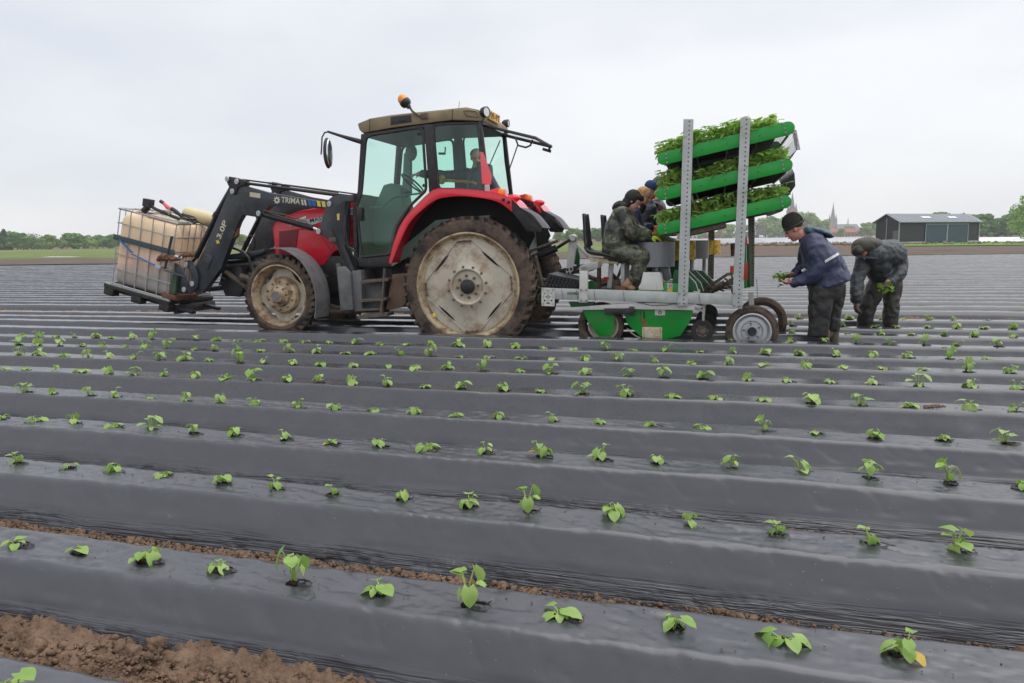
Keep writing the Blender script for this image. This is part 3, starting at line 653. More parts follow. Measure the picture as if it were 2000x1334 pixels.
spire(1623.3, 394, 426, 12, 1250, 'distant grey church with slender spire, long nave and small ridge turret', nave=(44, 19.5, 10, 17), brick=mat('hazy_brick', (.17, .13, .13), .9))
def house(px, dist, w, h, label, wallm, roofm, rot):
    p = at(px, dist); root = bpy.data.objects.new('village_house', None); COL.objects.link(root); root.location = p; root.rotation_euler = (0, 0, rot); BASE[root.name] = Vector((0, 0, 0)); setp(root, label, 'house', 'houses of the village')
    b = MB(); b.box((0, 0, h * .28), (w, 8, h * .56)); b.add([(-w / 2, -4, h * .56), (-w / 2, 4, h * .56), (-w / 2, 0, h - .1), (w / 2, -4, h * .56), (w / 2, 4, h * .56), (w / 2, 0, h - .1)], [(0, 1, 2), (3, 5, 4)]); b.build('wall', wallm, root, smooth=False)
    r_ = MB(); r_.sheet([(-w / 2 - .4, -4.5, h * .52), (-w / 2 - .4, 0, h), (-w / 2 - .4, 4.5, h * .52)], [(w / 2 + .4, -4.5, h * .52), (w / 2 + .4, 0, h), (w / 2 + .4, 4.5, h * .52)], .2); ro = r_.build('roof', roofm, root, smooth=False)
    c = MB(); c.box((w * .3, .4, h + .3), (.8, .8, 1.6)); c.build('chimney', m_brick, ro, smooth=False)
    for i in range(max(2, int(w / 3))):
        o = MB(); o.box((-w / 2 + (i + .5) * w / max(2, int(w / 3)), -4.02, h * .25), (1.3, .1, 1.4)); o.build('window', m_pane, root, smooth=False)
WHO = [('white plastered', m_plaster), ('red brick', m_brick)]
for i, (x, dd, w, h) in enumerate([(1350, 560, 9, 5.5), (1372, 560, 8, 6), (1398, 560, 10, 5.5), (1418, 560, 7, 5.5), (1446, 560, 9, 5), (1468, 560, 8, 5), (1605, 640, 12, 6), (1622, 640, 14, 7), (1640, 640, 12, 6.6), (1657, 640, 13, 7), (1672, 640, 12, 6.5), (1688, 640, 14, 6), (1702, 640, 12, 6.5), (1930, 420, 9, 4.4), (1958, 420, 10, 4.6), (1985, 420, 9, 4.4)]):
    k = 1 if i % 4 else 0
    house(x, dd + (i % 3) * 12, w, h, '%s village house, %s house from the far end of the tunnels' % (WHO[k][0], ordinal(i + 1)), WHO[k][1], m_tile if i % 5 else m_slate, R(17 + random.uniform(-25, 25)))
# light haze over the far ground
hz = MB(); hz.box((0, 600, 31), (1900, 1480, 68)); ho = hz.build('haze', None, kind='stuff', smooth=False)
hm = bpy.data.materials.new('haze_air'); hm.use_nodes = True; hn = hm.node_tree.nodes; hn.remove(hn['Principled BSDF'])
pv = hn.new('ShaderNodeVolumePrincipled'); pv.inputs['Density'].default_value = .00034; pv.inputs['Color'].default_value = (.985, .995, 1, 1); pv.inputs['Anisotropy'].default_value = 0
hm.node_tree.links.new(pv.outputs[0], hn['Material Output'].inputs['Volume']); ho.data.materials.append(hm)
# ------------------------------------------------------------------ tractor
F = TF; Pp = F.px
def wheel(name, parent, c, v0, RO, width, rim_r, depth=.06, lugs=40, style='rear', n=56, tmat=None, label=None, flip=1, lug_h=.035):
    # c: centre (u, z); v0: outer side wall; flip = 1 the outer side faces the camera
    cc = Vector((c[0], v0 + width / 2 * flip, c[1])); root = None
    w = width / 2; s = -flip
    t = MB(); sr = RO - lug_h
    prof = [(rim_r, -w * .86), (rim_r + .03, -w * .97), (rim_r + (sr - rim_r) * .45, -w * 1.02), (sr - .035, -w * .95), (sr - .005, -w * .78), (sr, -w * .4), (sr + .004, 0), (sr, w * .4), (sr - .005, w * .78), (sr - .035, w * .95), (rim_r + (sr - rim_r) * .45, w * 1.02), (rim_r + .03, w * .97), (rim_r, w * .86), (rim_r - .01, 0), (rim_r, -w * .86)]
    t.lathe(prof, cc, n)
    if lugs:
        for k in range(lugs):
            for side in (-1, 1):
                a = 2 * math.pi * (k + (.5 if side > 0 else 0)) / lugs
                pts = []
                for q, (vv, da, rr, th) in enumerate(((w * .99 * side, -.055, sr - .055, .022), (w * .80 * side, -.02, RO - .004, .020), (w * -.06 * side, .085, RO, .016))):
                    aa = a + da * .93 / RO; pts.append((vv, aa, rr, th))
                vs = []
                for vv, aa, rr, th in pts:
                    for da in (-1, 1):
                        a2 = aa + da * th / RO
                        vs.append(cc + Vector((math.cos(a2) * rr, vv, math.sin(a2) * rr)))
                        a3 = aa + da * th * 1.45 / RO; r3 = min(rr - .02, sr - .012)
                        vs.append(cc + Vector((math.cos(a3) * r3, vv, math.sin(a3) * r3)))
                fs = [(0, 1, 3, 2), (8, 10, 11, 9)]
                for i in (0, 4): fs += [(i, i + 2, i + 6, i + 4), (i + 1, i, i + 4, i + 5), (i + 2, i + 3, i + 7, i + 6)]
                t.add(vs, fs)
    o = t.build(name, tmat or m_tyre, parent, label=label, sharp=30); return o, cc
def disc(name, parent, prof, cc, flip, m, n=48, label=None):   # prof measured outward from the wheel's middle plane
    b = MB(); b.lathe([(r, -h * flip) for r, h in prof], cc, n); return b.build(name, m, parent, label=label, sharp=30)
def bolts(parent, cc, flip, rad, h, n, size, m, a0=0, name='wheel_bolt'):
    b = MB(); b.lathe([(size, 0), (size, -size * 1.2 * flip), (size * .6, -size * 1.5 * flip), (.001, -size * 1.5 * flip)], (0, 0, 0), 6); me = b.mesh(name, m)
    for k in range(n):
        a = a0 + 2 * math.pi * k / n
        link(name, me, parent, cc - base_of(parent) + Vector((math.cos(a) * rad, -h * flip, math.sin(a) * rad)))
pR = Pp(912, 560, 0); pF = Pp(541, 578, 0)
TR = thing('tractor', 'muddy red farm tractor with khaki cab roof and black front loader, seen from its side', 'tractor', (pR.x, .94, 0))
sR = F.scale(912, 560, 0); sF = F.scale(546, 578, 0); RR = 137 / sR; RFr = 80 / sF
def rear_wheel(v0, flip, lab):
    r = 1.0 * 106 / sR
    o, cc = wheel('rear_tyre', TR, (pR.x, pR.z), v0, RR, .30, r - .02, lugs=42, flip=flip, label=lab, lug_h=.045)
    d = .13
    disc('rim', o, [(r - .01, d - .004), (r, d + .012), (r - .022, d + .014), (r - .036, d - .004), (r - .055, d - .045), (r - .075, d - .055), (r - .09, d - .05)], cc, flip, m_rimrust, 72)
    disc('wheel_disc', o, [(r - .085, d - .052), (r - .13, d - .048), (r * .62, d - .040), (r * .42, d - .028), (r * .36, d - .0), (r * .33, d + .012), (r * .31, d + .006), (r * .29, d - .022), (r * .12, d - .022), (r * .118, d - .0), (.001, d)], cc, flip, m_rim, 72)
    if flip > 0:
        # eight-sided pressed plate with lens-shaped slots
        pl = MB()
        for k in range(4):
            a = R(45 + 90 * k) + R(4); e = r * .80; cu = Vector((math.cos(a), 0, math.sin(a))); tt = Vector((-cu.z, 0, cu.x)); cpt = cc + cu * (r * .665) + Vector((0, -(d - .037) * flip, 0)); L_ = r * .23
            m1 = [cpt + tt * (L_ * q) + cu * (.016 * (1 - q * q)) for q in (-1, -.6, -.2, .2, .6, 1)]; m2 = [cpt + tt * (L_ * q) - cu * (.016 * (1 - q * q)) for q in (.6, .2, -.2, -.6)]
            pl.add(m1 + m2, [tuple(range(10))])
        pl.build('slot', m_dark, o, smooth=False)
        ed = MB(); pts = []
        for k in range(4):
            a = R(90 * k) + R(4)
            for da in (-.16, .16): pts.append(cc + Vector((math.cos(a + da) * r * .86, -(d - .038), math.sin(a + da) * r * .86)))
        ed.tube(pts, .007, 6, closed=True); ed.build('pressed_edge', m_rim, o)
        for k in range(4):
            a = R(90 * k) + R(4); bolts(o, cc, flip, r * .84, d - .04, 1, .017, m_rustbolt, a - .13); bolts(o, cc, flip, r * .84, d - .04, 1, .017, m_rustbolt, a); bolts(o, cc, flip, r * .84, d - .04, 1, .017, m_rustbolt, a + .13)
            b = MB(); b.tube([cc + Vector((math.cos(a + q) * r * .84, -(d - .025), math.sin(a + q) * r * .84)) for q in (-.13, -.06, 0, .06, .13)], .010, 6); b.build('clamp_strap', m_rustbolt, o)
        bolts(o, cc, flip, r * .37, d - .008, 12, .017, m_rustbolt, .2); bolts(o, cc, flip, r * .20, d - .022, 8, .020, m_rustbolt, .1)
        h = MB(); h.lathe([(r * .135, -(d - .03)), (r * .135, -(d + .012)), (r * .12, -(d + .018)), (.001, -(d + .018))], cc, 24); h.build('hub_cap', m_black, o)
        w_ = MB(); w_.ball(cc + Vector((-r * .69, -(d - .03), -r * .55)), (.028, .006, .034), 10, 6); w_.build('paint_spot', m_ydecal, o)
    return o
rear_wheel(0.0, 1, 'near rear tyre caked in mud around a wide cream wheel disc'); rear_wheel(1.62 + .30, -1, 'far rear tyre')
def front_wheel(v0, flip):
    r = RFr * .765
    o, cc = wheel('front_tyre', TR, (pF.x, pF.z), v0, RFr, .25, r - .015, lugs=34, flip=flip, n=48, lug_h=.04)
    d = .11
    disc('rim', o, [(r - .01, d - .004), (r, d + .010), (r - .02, d + .012), (r - .035, d - .01), (r - .05, d - .07), (r - .065, d - .11), (r - .07, d - .20)], cc, flip, m_rimrust, 60)
    # dished centre carried on a plate with four lobes
    pl = MB(); pts = []
    for k in range(48):
        a = 2 * math.pi * k / 48 + .35; rr = r * (.80 + .125 * math.cos(4 * a)); pts.append((cc.x + math.cos(a) * rr, cc.z + math.sin(a) * rr))
    pl.prism(pts, cc.y - (d - .155) * flip, cc.y - (d - .145) * flip); pl.build('wheel_plate', m_rim, o, sharp=25)
    disc('wheel_disc', o, [(r * .60, d - .145), (r * .585, d - .10), (r * .54, d - .055), (r * .50, d - .045), (r * .36, d - .045), (r * .35, d - .03)], cc, flip, m_rimrust, 48)
    disc('hub', o, [(r * .35, d - .045), (r * .33, d - .01), (r * .24, d + .01), (r * .21, d + .035), (r * .20, d + .07), (r * .16, d + .08), (.001, d + .08)], cc, flip, m_rimrust, 32)
    disc('hub_cap', o, [(r * .15, d + .08), (r * .15, d + .088), (.001, d + .088)], cc, flip, m_tank, 24)
    bolts(o, cc, flip, r * .45, d - .045, 10, .014, m_rustbolt, .3); bolts(o, cc, flip, r * .27, d + .0, 8, .014, m_rustbolt, .1); bolts(o, cc, flip, r * .84, d - .145, 4, .018, m_rustbolt, .35)
    return o
front_wheel(0.03, 1); front_wheel(1.84, -1)
# chassis, engine, axles
b = MB()
b.prism(PP([(470, 520), (700, 515), (765, 505), (960, 500), (1010, 520), (1000, 590), (900, 600), (700, 600), (560, 590), (480, 560)], .75), .75, 1.12)
b.build('chassis', m_loader, TR, bev=.02)
b = MB(); b.tube([Vector((pR.x, .2, pR.z)), Vector((pR.x, 1.75, pR.z))], .13, 16); b.tube([Vector((pF.x, .2, pF.z)), Vector((pF.x, 1.75, pF.z))], .09, 14); b.build('axle', m_mudmetal, TR)
b = MB(); b.prism(PP([(560, 500), (700, 500), (700, 560), (640, 575), (560, 560)], .62), .62, 1.26); b.build('engine', m_black, TR, bev=.02)
b = MB()
for (x0, y0, x1, y1, r_) in ((598, 585, 705, 612, .03), (640, 610, 760, 604, .035), (610, 560, 650, 600, .02), (470, 540, 560, 560, .05), (440, 530, 500, 575, .04)): b.tube([Pp(x0, y0, .5), Pp(x1, y1, .6)], r_, 8)
b.build('drive_linkage', m_mudmetal, TR)
# bonnet
def hood():
    prof = [(530.6, 447), (534, 436), (556, 422), (589, 410), (633, 404), (696, 390), (700, 478), (690, 478), (651, 492), (632, 518), (622, 519), (589, 508), (537.6, 497), (534, 470)]
    b = MB(); b.prism(PP(prof, .60), .60, 1.28); b.build('bonnet', m_red, TR, bev=.035, sharp=50)
    g = MB(); g.prism(PP([(545, 452), (582, 447), (578, 482), (572, 503), (545, 497)], .588), .586, .598); go = g.build('front_grille', m_dred, TR, bev=.004)
    s = MB()
    for i in range(7): s.bar(Pp(546, 458 + i * 5.6, .584), Pp(577, 454 + i * 5.6, .584), .006, .008)
    s.build('grille_slat', m_dred, go, kind='stuff')
    b = MB(); b.prism(PP([(566, 434), (598, 421.5), (598, 430.5), (580, 437), (566, 444)], .594), .588, .598); b.build('headlight', m_lamp, TR, bev=.003)
    b = MB(); b.prism(PP([(576, 433.5), (640, 419.5), (700, 402.5), (700, 417), (640, 428), (606, 441), (590, 437)], .597), .592, .599); b.build('white_stripe', m_text_white, TR, smooth=False)
    b = MB(); b.tube(PP([(584, 447), (622, 452), (647, 490)], .598), .004, 5); b.tube(PP([(620, 510), (640, 500), (652, 482)], .598), .004, 5); b.build('panel_seam', m_dred, TR)
    b = MB(); b.prism(PP([(552, 452), (600, 437), (606, 441), (575, 452), (556, 462)], .592), .588, .597); b.build('headlight_brow', m_red, TR, bev=.003)
hood()
def text(s, name, parent, m, p0, p1, h, v, bold=.0, ext=.002, fr=F, align='LEFT', rot3=None, fit=True):
    c = bpy.data.curves.new('t', 'FONT'); c.body = s; c.size = 1; c.extrude = 0; c.offset = bold; c.resolution_u = 3
    o = bpy.data.objects.new('t', c); COL.objects.link(o); bpy.context.view_layer.update(); dg = bpy.context.evaluated_depsgraph_get()
    me = bpy.data.meshes.new_from_object(o.evaluated_get(dg)); bpy.data.objects.remove(o)
    a = np.array([x.co[:] for x in me.vertices]); w = a[:, 0].max() - a[:, 0].min(); x0 = a[:, 0].min(); y0 = a[:, 1].min(); hh = a[:, 1].max() - y0
    d = (Vector(p1) - Vector(p0)); ln = d.length; dx = d.normalized(); nrm = Vector((0, -1, 0)) if rot3 is None else rot3; up = nrm.cross(dx)
    base = base_of(parent) if parent else Vector((0, 0, 0))
    for vt in me.vertices:
        q = Vector(p0) + dx * ((vt.co.x - x0) / w * ln) + up * ((vt.co.y - y0) / hh * h); vt.co = q - base
    me.materials.clear(); me.materials.append(m); me.name = name; return link(name, me, parent)
text('MASSEY FERGUSON', 'bonnet_lettering', TR, m_text_black, Pp(606, 435, .590), Pp(712, 411, .590), 8.5 / 140, .59, .012)
text('5455', 'bonnet_number', TR, m_dred, Pp(683, 437, .590), Pp(699, 434, .590), 8 / 140, .59, .01)
# rear mudguards
def arc_px(pts, k=4):                       # smooth a pixel curve
    out = []
    P = [np.array(p, float) for p in pts]
    for i in range(len(P) - 1):
        p0 = P[max(i - 1, 0)]; p1 = P[i]; p2 = P[i + 1]; p3 = P[min(i + 2, len(P) - 1)]
        for j in range(k):
            t = j / k; out.append(tuple(.5 * ((2 * p1) + (-p0 + p2) * t + (2 * p0 - 5 * p1 + 4 * p2 - p3) * t * t + (-p0 + 3 * p1 - 3 * p2 + p3) * t ** 3)))
    out.append(tuple(P[-1])); return out
fo = arc_px([(760.6, 514), (765, 495), (773, 466), (789, 431), (815, 401), (846, 373), (870, 370), (910, 371), (951, 375), (978, 381), (1000, 390), (1014, 406)])
fi = arc_px([(764.6, 516), (772, 497), (783, 470), (800, 436), (824, 411), (853, 390), (883, 384), (905, 383.5), (924, 385), (952, 389), (978, 397), (1000, 414)])
fe = arc_px([(1000, 391), (1014, 406), (1037, 419), (1052, 436), (1059, 446)])
def mudguard(v0, v1, lab):
    A = PP(fo, v0 if v0 < .5 else .0); I = PP(fi, .0)
    mv = lambda L_, v: [Vector((p.x, v, p.z)) for p in L_]
    near, far = (v0, v1)
    b = MB(); n = len(A); b.prism(mv(A, 0) + mv(I, 0)[::-1], near, near + .02)
    g = b.build('rear_mudguard', m_red, TR, label=lab, bev=.004)
    b = MB(); b.sheet(mv(A, near), mv(A, far), .012); b.build('mudguard_skin', m_red, g)
    b = MB(); E = PP(fe, 0); b.sheet(mv(E, near), mv(E, far), .012); lip = PP([(1000, 391), (1014, 406), (1037, 419), (1052, 436), (1059, 446), (1056, 453), (1029, 451.6), (1016, 433), (1000, 413)], 0)
    b.prism(mv(lip, 0), near, near + .02); b.build('mudguard_flap', m_black, g, bev=.004)
    inner = far - .012 if v0 < .5 else near
    b = MB(); wl = PP(fo[:-6], 0) + PP([(1005, 410), (1022, 440), (1030, 460), (1010, 500), (762, 540)], 0); b.prism(mv(wl, 0), inner, inner + .01); b.build('inner_liner', m_dark, g)
    # raised lamp housing at the back of the skin
    c = Pp(968, 378, 0); b = MB(); b.prism([(p.x, p.z) for p in PP([(944, 378), (958, 369), (972, 366), (982, 369), (986, 386)], 0)], near + .05, near + .22); b.build('lamp_housing', m_red, g, bev=.02)
    c = Pp(978, 376, .04); b = MB(); b.ball((c.x, near + .06, c.z), (.045, .03, .06), 14, 8); b.build('indicator_lamp', m_orange, g)
    for x, y in ((984, 390), (994, 395)):
        c = Pp(x, y, 0); b = MB(); b.lathe([(.022, -.012), (.022, 0)], (c.x, near, c.z), 14); b.ball((c.x, near - .008, c.z), (.02, .008, .02), 12, 6); b.build('button', m_black, g)
    b = MB(); c = Pp(1000, 386, 0); b.ball((c.x, near + .12, c.z), (.09, .08, .05), 14, 8); b.build('rear_lamp', m_red, g)
mudguard(-.01, .46, 'near red rear mudguard with black tail'); mudguard(1.44, 1.93, 'far red rear mudguard')
# cab
V0, V1 = .32, 1.58
roofp = [(697, 241), (721, 231), (765, 225), (886, 212.6), (910, 211), (935, 216), (944, 225), (944, 237), (883, 234.5), (829, 241.5), (767, 249.5), (708, 260.5), (701, 254)]
b = MB(); b.prism(PP(roofp, V0), V0, V1); rf = b.build('cab_roof', m_roof, TR, bev=.03, sharp=50)
b = MB(); b.prism(PP([(763, 228), (803, 224.5), (804, 238.5), (763, 244.5)], V0), V0 - .006, V0 + .01); b.build('roof_vent', m_black, rf, bev=.004)
b = MB(); b.bar(Pp(774, 237, V0 - .012), Pp(790, 235, V0 - .012), .01, .012); b.build('vent_handle', m_black, rf)
b = MB(); b.tube(PP([(905, 217), (915, 216), (930, 218), (935, 229), (912, 227)], V0 - .004), .004, 5, closed=True); b.build('roof_panel_seam', m_black, rf)
b = MB(); b.tube([Pp(884, 213.5, V0 - .004), Pp(883, 233, V0 - .004)], .004, 5); b.tube([Pp(722, 232, V0 - .004), Pp(722, 256, V0 - .004)], .004, 5); b.build('roof_joint', m_black, rf)
b = MB(); b.prism(PP([(722, 231), (765, 224), (886, 211.5), (910, 209), (934, 214), (900, 217), (770, 229)], V0 + .1), V0 + .1, V1 - .1); b.build('roof_cap', m_roof, rf, bev=.02)
b = MB(); b.tube([Pp(896, 212, .9), Pp(897.5, 198, .9)], .006, 5); b.build('aerial', m_galv, rf)
b = MB(); b.prism(PP([(705, 262), (829, 243), (944, 238), (944, 243), (829, 248), (714, 268)], V0), V0 + .005, V1 - .005); b.build('roof_rail', m_black, TR)
door = [(715, 265), (825, 248), (833, 371), (802, 401), (776, 441), (763, 496), (706, 502), (700, 440), (697, 402), (706, 376)]
rearw = [(846, 243), (933, 240), (938, 295), (949, 374), (905, 369), (856.5, 369)]
def rounded(pts, k=3, t=.12):
    out = []; n = len(pts)
    for i in range(n):
        p0, p1, p2 = np.array(pts[i - 1], float), np.array(pts[i], float), np.array(pts[(i + 1) % n], float)
        a = p1 + (p0 - p1) * t; c = p1 + (p2 - p1) * t
        for j in range(k + 1): u = j / k; out.append(tuple((1 - u) ** 2 * a + 2 * u * (1 - u) * p1 + u * u * c))
    return out
for side, v in (('near', V0), ('far', V1)):
    s = 1 if side == 'near' else -1
    mv = lambda L_: [Vector((p.x, v, p.z)) for p in PP(L_, V0)]
    dr = rounded(door); b = MB(); b.tube(mv(dr), .022, 6, closed=True); d = b.build('cab_door', m_black, TR, label='%s cab door' % side)
    b = MB(); b.prism(mv(dr), v - .003, v + .003); b.build('door_glass', m_glass, d, smooth=False)
    if side == 'near':
        b = MB(); b.prism(PP([(697, 405), (707, 405), (707, 432), (697, 430)], v - .04), v - .05, v - .015); b.build('door_handle', m_black, d, bev=.006)
        for x, y in ((818, 261), (829, 362.5)):
            b = MB(); c = Pp(x, y, v); b.lathe([(.025, -.022), (.025, .0)], c, 12); b.ball(c + Vector((0, -.022, 0)), (.022, .008, .022), 10, 6); b.build('door_knob', m_black, d)
    b = MB(); b.tube(mv(rounded(rearw)), .018, 6, closed=True); w_ = b.build('side_window', m_black, TR, label='%s rear side window' % side)
    b = MB(); b.prism(mv(rounded(rearw)), v - .003, v + .003); b.build('window_glass', m_glass, w_, smooth=False)
    b = MB(); b.prism(mv([(828, 243), (844.5, 242), (855, 372), (846, 372), (838, 378)]), v, v + .05 * s); b.build('door_pillar', m_black, TR, bev=.006)
    b = MB(); b.prism(mv([(934, 237), (940, 237), (956, 374), (949, 376)]), v, v + .05 * s); b.build('rear_pillar', m_black, TR, bev=.006)
    b = MB(); b.prism(mv([(705, 262), (714, 263), (704, 376), (695, 402), (699, 505), (691, 505), (689, 402), (698, 374)]), v, v + .05 * s); b.build('front_pillar', m_black, TR, bev=.006)
    b = MB(); b.prism(mv([(697, 503), (763, 498), (763, 521), (702, 521)]), v, v + .06 * s); b.build('cab_sill', m_black, TR, bev=.006)
# far rear pillar, rear frame, open rear window held up by struts
b = MB(); b.bar(Pp(951, 374, V0), Pp(951, 374, V0) + Vector((0, V1 - V0, 0)), .05, .05); b.build('rear_cross_member', m_black, TR)
b = MB(); b.prism(PP([(700, 384), (704, 380), (704, 520), (700, 520)], V0), V0 + .02, V1 - .02); b.build('bulkhead', m_interior, TR)
b = MB(); b.prism(PP([(700, 500), (765, 500), (800, 470), (850, 430), (955, 420), (955, 440), (850, 470), (765, 520), (700, 520)], V0), V0 + .02, V1 - .02); b.build('cab_floor', m_interior, TR)
b = MB(); hb = [Pp(941, 244, .42), Pp(1046, 269.5, .42)]; far_ = [q + Vector((0, 1.0, 0)) for q in hb]
b.tube([hb[0], hb[1], far_[1], far_[0]], .022, 6, closed=True); rw = b.build('open_rear_window', m_black, TR, label='rear window swung open above the mudguards')
b = MB(); b.add([hb[0], hb[1], far_[1], far_[0]], [(0, 1, 2, 3)]); b.build('window_glass', m_glass2, rw, smooth=False)
b = MB(); q = Pp(1012, 262, .5); b.tube([Pp(1006, 268, .55), Pp(1012, 284, .55), Pp(1027, 288, .55), Pp(1036, 284, .55), Pp(1040, 273, .55)], .014, 6); b.build('window_bracket', m_black, rw)
b = MB(); b.bar(Pp(1060, 291, 1.35), Pp(1076, 296, 1.35), .03, .04); b.bar(Pp(1075, 282, 1.35), Pp(1072, 296, 1.35), .03, .03); b.build('window_latch', m_black, rw)
b = MB(); b.tube([Pp(977, 274, .42), Pp(955, 325, .42)], .008, 6); b.build('gas_strut', m_black, TR)
b = MB(); b.tube([Pp(1012, 281, 1.40), Pp(995, 330, 1.40)], .010, 6); b.build('gas_strut', m_black, TR)
b = MB(); b.prism(PP([(937.5, 296), (944, 298), (960, 343.6), (959, 360), (941.6, 358.5)], V0 - .03), V0 - .035, V0 - .025); b.build('slow_vehicle_sign', m_smv, TR, bev=.002)
b = MB(); b.prism(PP([(947, 360), (956, 360), (956, 374), (947, 374)], V0 - .02), V0 - .03, V0 - .01); b.build('sign_bracket', m_galv, TR)
# licence plate on the back edge of the roof (its plate faces backwards)
pl0 = Pp(953, 231, V0 + .12); b = MB(); xb = Pp(946, 230, V0).x + .02
zt, zb = Pp(950, 218, V0 + .3).z, Pp(950, 236, V0 + .3).z
b.box((xb, V0 + .42, (zt + zb) / 2), (.012, .52, abs(zt - zb))); b.build('number_plate', m_yplate, TR, bev=.002)
text('09-9T', 'plate_lettering', TR, m_text_black, Vector((xb + .009, V0 + .20, (zt + zb) / 2 - .045)), Vector((xb + .009, V0 + .66, (zt + zb) / 2 - .045)), .09, 0, .02, rot3=Vector((1, 0, 0)))
def worklight(x, y, v, s=1.0, turn=0):
    c = Pp(x, y, v); b = MB(); q = Matrix.Rotation(turn, 3, 'Z'); r = .058 * s
    m = MB(); m.lathe([(.001, -.07), (r * .55, -.065), (r * .9, -.035), (r, 0), (r, .035), (r * .88, .038)], (0, 0, 0), 20, 'u'); m.v = [tuple(c + q @ Vector(p)) for p in m.v]; o = m.build('work_light', m_black, TR)
    l = MB(); l.lathe([(r * .88, .030), (.001, .034)], (0, 0, 0), 20, 'u'); l.v = [tuple(c + q @ Vector(p)) for p in l.v]; l.build('lens', m_lamp, o)
    k = MB(); k.bar(c - Vector((0.01, 0, 0)), c - Vector((.03, 0, .11 * s)), .03, .02); k.build('bracket', m_black, o)
worklight(947, 219, V0 + .02, 1.25, R(-25)); worklight(989, 241, V1 - .05, 1.0, R(0))
# rotating beacon on its stalk
c0 = Pp(829, 226, V0); b = MB(); b.tube([c0, Pp(818, 226, V0 - .02), Pp(806, 218, V0 - .02), Pp(799, 208, V0 - .02)], .016, 8); st = b.build('beacon_stalk', m_mudmetal, TR)
b = MB(); b.box(Pp(829, 227, V0 - .01), (.09, .04, .07)); b.build('stalk_clamp', m_mudmetal, st)
ax = (Pp(784, 189, V0) - Pp(797, 205, V0)).normalized(); c = Pp(797, 207, V0 - .02); q = Vector((0, 0, 1)).rotation_difference(ax).to_matrix()
def spun(prof, n=20): m = MB(); m.lathe(prof, (0, 0, 0), n, 'z'); m.v = [tuple(c + q @ Vector(p)) for p in m.v]; return m
k = 1 / F.scale(790, 195, V0)
bo = spun([(.001, -5 * k), (4.5 * k, -4 * k), (5 * k, 0), (9.5 * k, 3 * k), (11 * k, 7 * k), (11 * k, 12 * k), (.001, 12 * k)]).build('beacon_base', m_black, TR)
spun([(10 * k, 11 * k), (10 * k, 18 * k), (8 * k, 23 * k), (4.5 * k, 26 * k), (.001, 27 * k)]).build('amber_dome', m_orange, bo)
# wing mirror
b = MB(); b.tube(PP([(706, 277), (688, 272), (668, 266), (640, 257)], .1), [.035, .03, .022, .016], 8); mo = b.build('mirror_arm', m_black, TR)
b = MB(); b.tube(PP([(644, 257), (634, 259), (629, 268), (628, 290), (627, 302)], -.02), .011, 6); b.build('mirror_stalk', m_black, mo)
cm_ = Pp(640, 299, -.1); b = MB(); b.ball(cm_, (.045, .10, .21), 18, 10); b.build('mirror_shell', m_black, mo)
b = MB(); b.ball(cm_ + Vector((.03, 0, 0)), (.022, .085, .19), 18, 10); b.build('mirror_glass', m_chrome, mo)
# seat, console and steering wheel inside
b = MB(); b.prism(PP([(728, 421), (742, 388), (753, 362), (768, 358), (786, 366), (790, 392), (796, 410), (775, 440), (765, 480), (735, 480)], .8), .72, 1.08); b.build('steering_console', m_interior, TR, bev=.02)
b = MB(); b.tube([Pp(780, 400, .9), Pp(800, 372, .9)], .03, 8); b.build('steering_column', m_black, TR)
c = Pp(806, 358, .95); ax = Vector((.75, 0, .8)).normalized(); q = Vector((0, 0, 1)).rotation_difference(ax).to_matrix(); m = MB(); m.tube([c + q @ Vector((math.cos(a) * .20, math.sin(a) * .20, 0)) for a in [2 * math.pi * i / 28 for i in range(28)]], .014, 6, closed=True)
for a in (0, 2.1, 4.2): m.tube([c, c + q @ Vector((math.cos(a) * .2, math.sin(a) * .2, 0))], .012, 5)
m.build('steering_wheel', m_black, TR)
b = MB(); b.prism(PP([(880, 400), (955, 395), (955, 376), (890, 378)], .9), .70, 1.2); b.prism(PP([(938, 385), (958, 385), (952, 318), (938, 318)], .9), .72, 1.18); b.build('driver_seat', m_seat, TR, bev=.03)
b = MB(); b.tube(PP([(722, 405), (745, 405), (770, 385), (830, 376)], V0 + .08), .014, 6); b.build('grab_rail', m_interior, TR)
b = MB(); b.tube(PP([(866, 352), (925, 356), (930, 360)], V0 + .05), .02, 6); b.ball(Pp(863, 351, V0 + .05), (.055, .03, .065), 12, 8); b.build('yellow_tool', m_yel, TR)
b = MB(); b.prism(PP([(790, 300), (803, 296), (803, 380), (786, 382)], 1.45), 1.42, 1.5); b.build('cab_equipment', m_interior, TR, bev=.01)
b = MB(); b.ball(Pp(803, 298, 1.4), (.10, .05, .13), 14, 8); b.build('inside_mirror', m_interior, TR)
b = MB(); b.tube(PP([(857, 300), (869, 300)], V0 + .05), .016, 8); b.tube(PP([(869, 302), (870, 287)], V0 + .05), .010, 6); b.build('window_handle', m_black, TR)
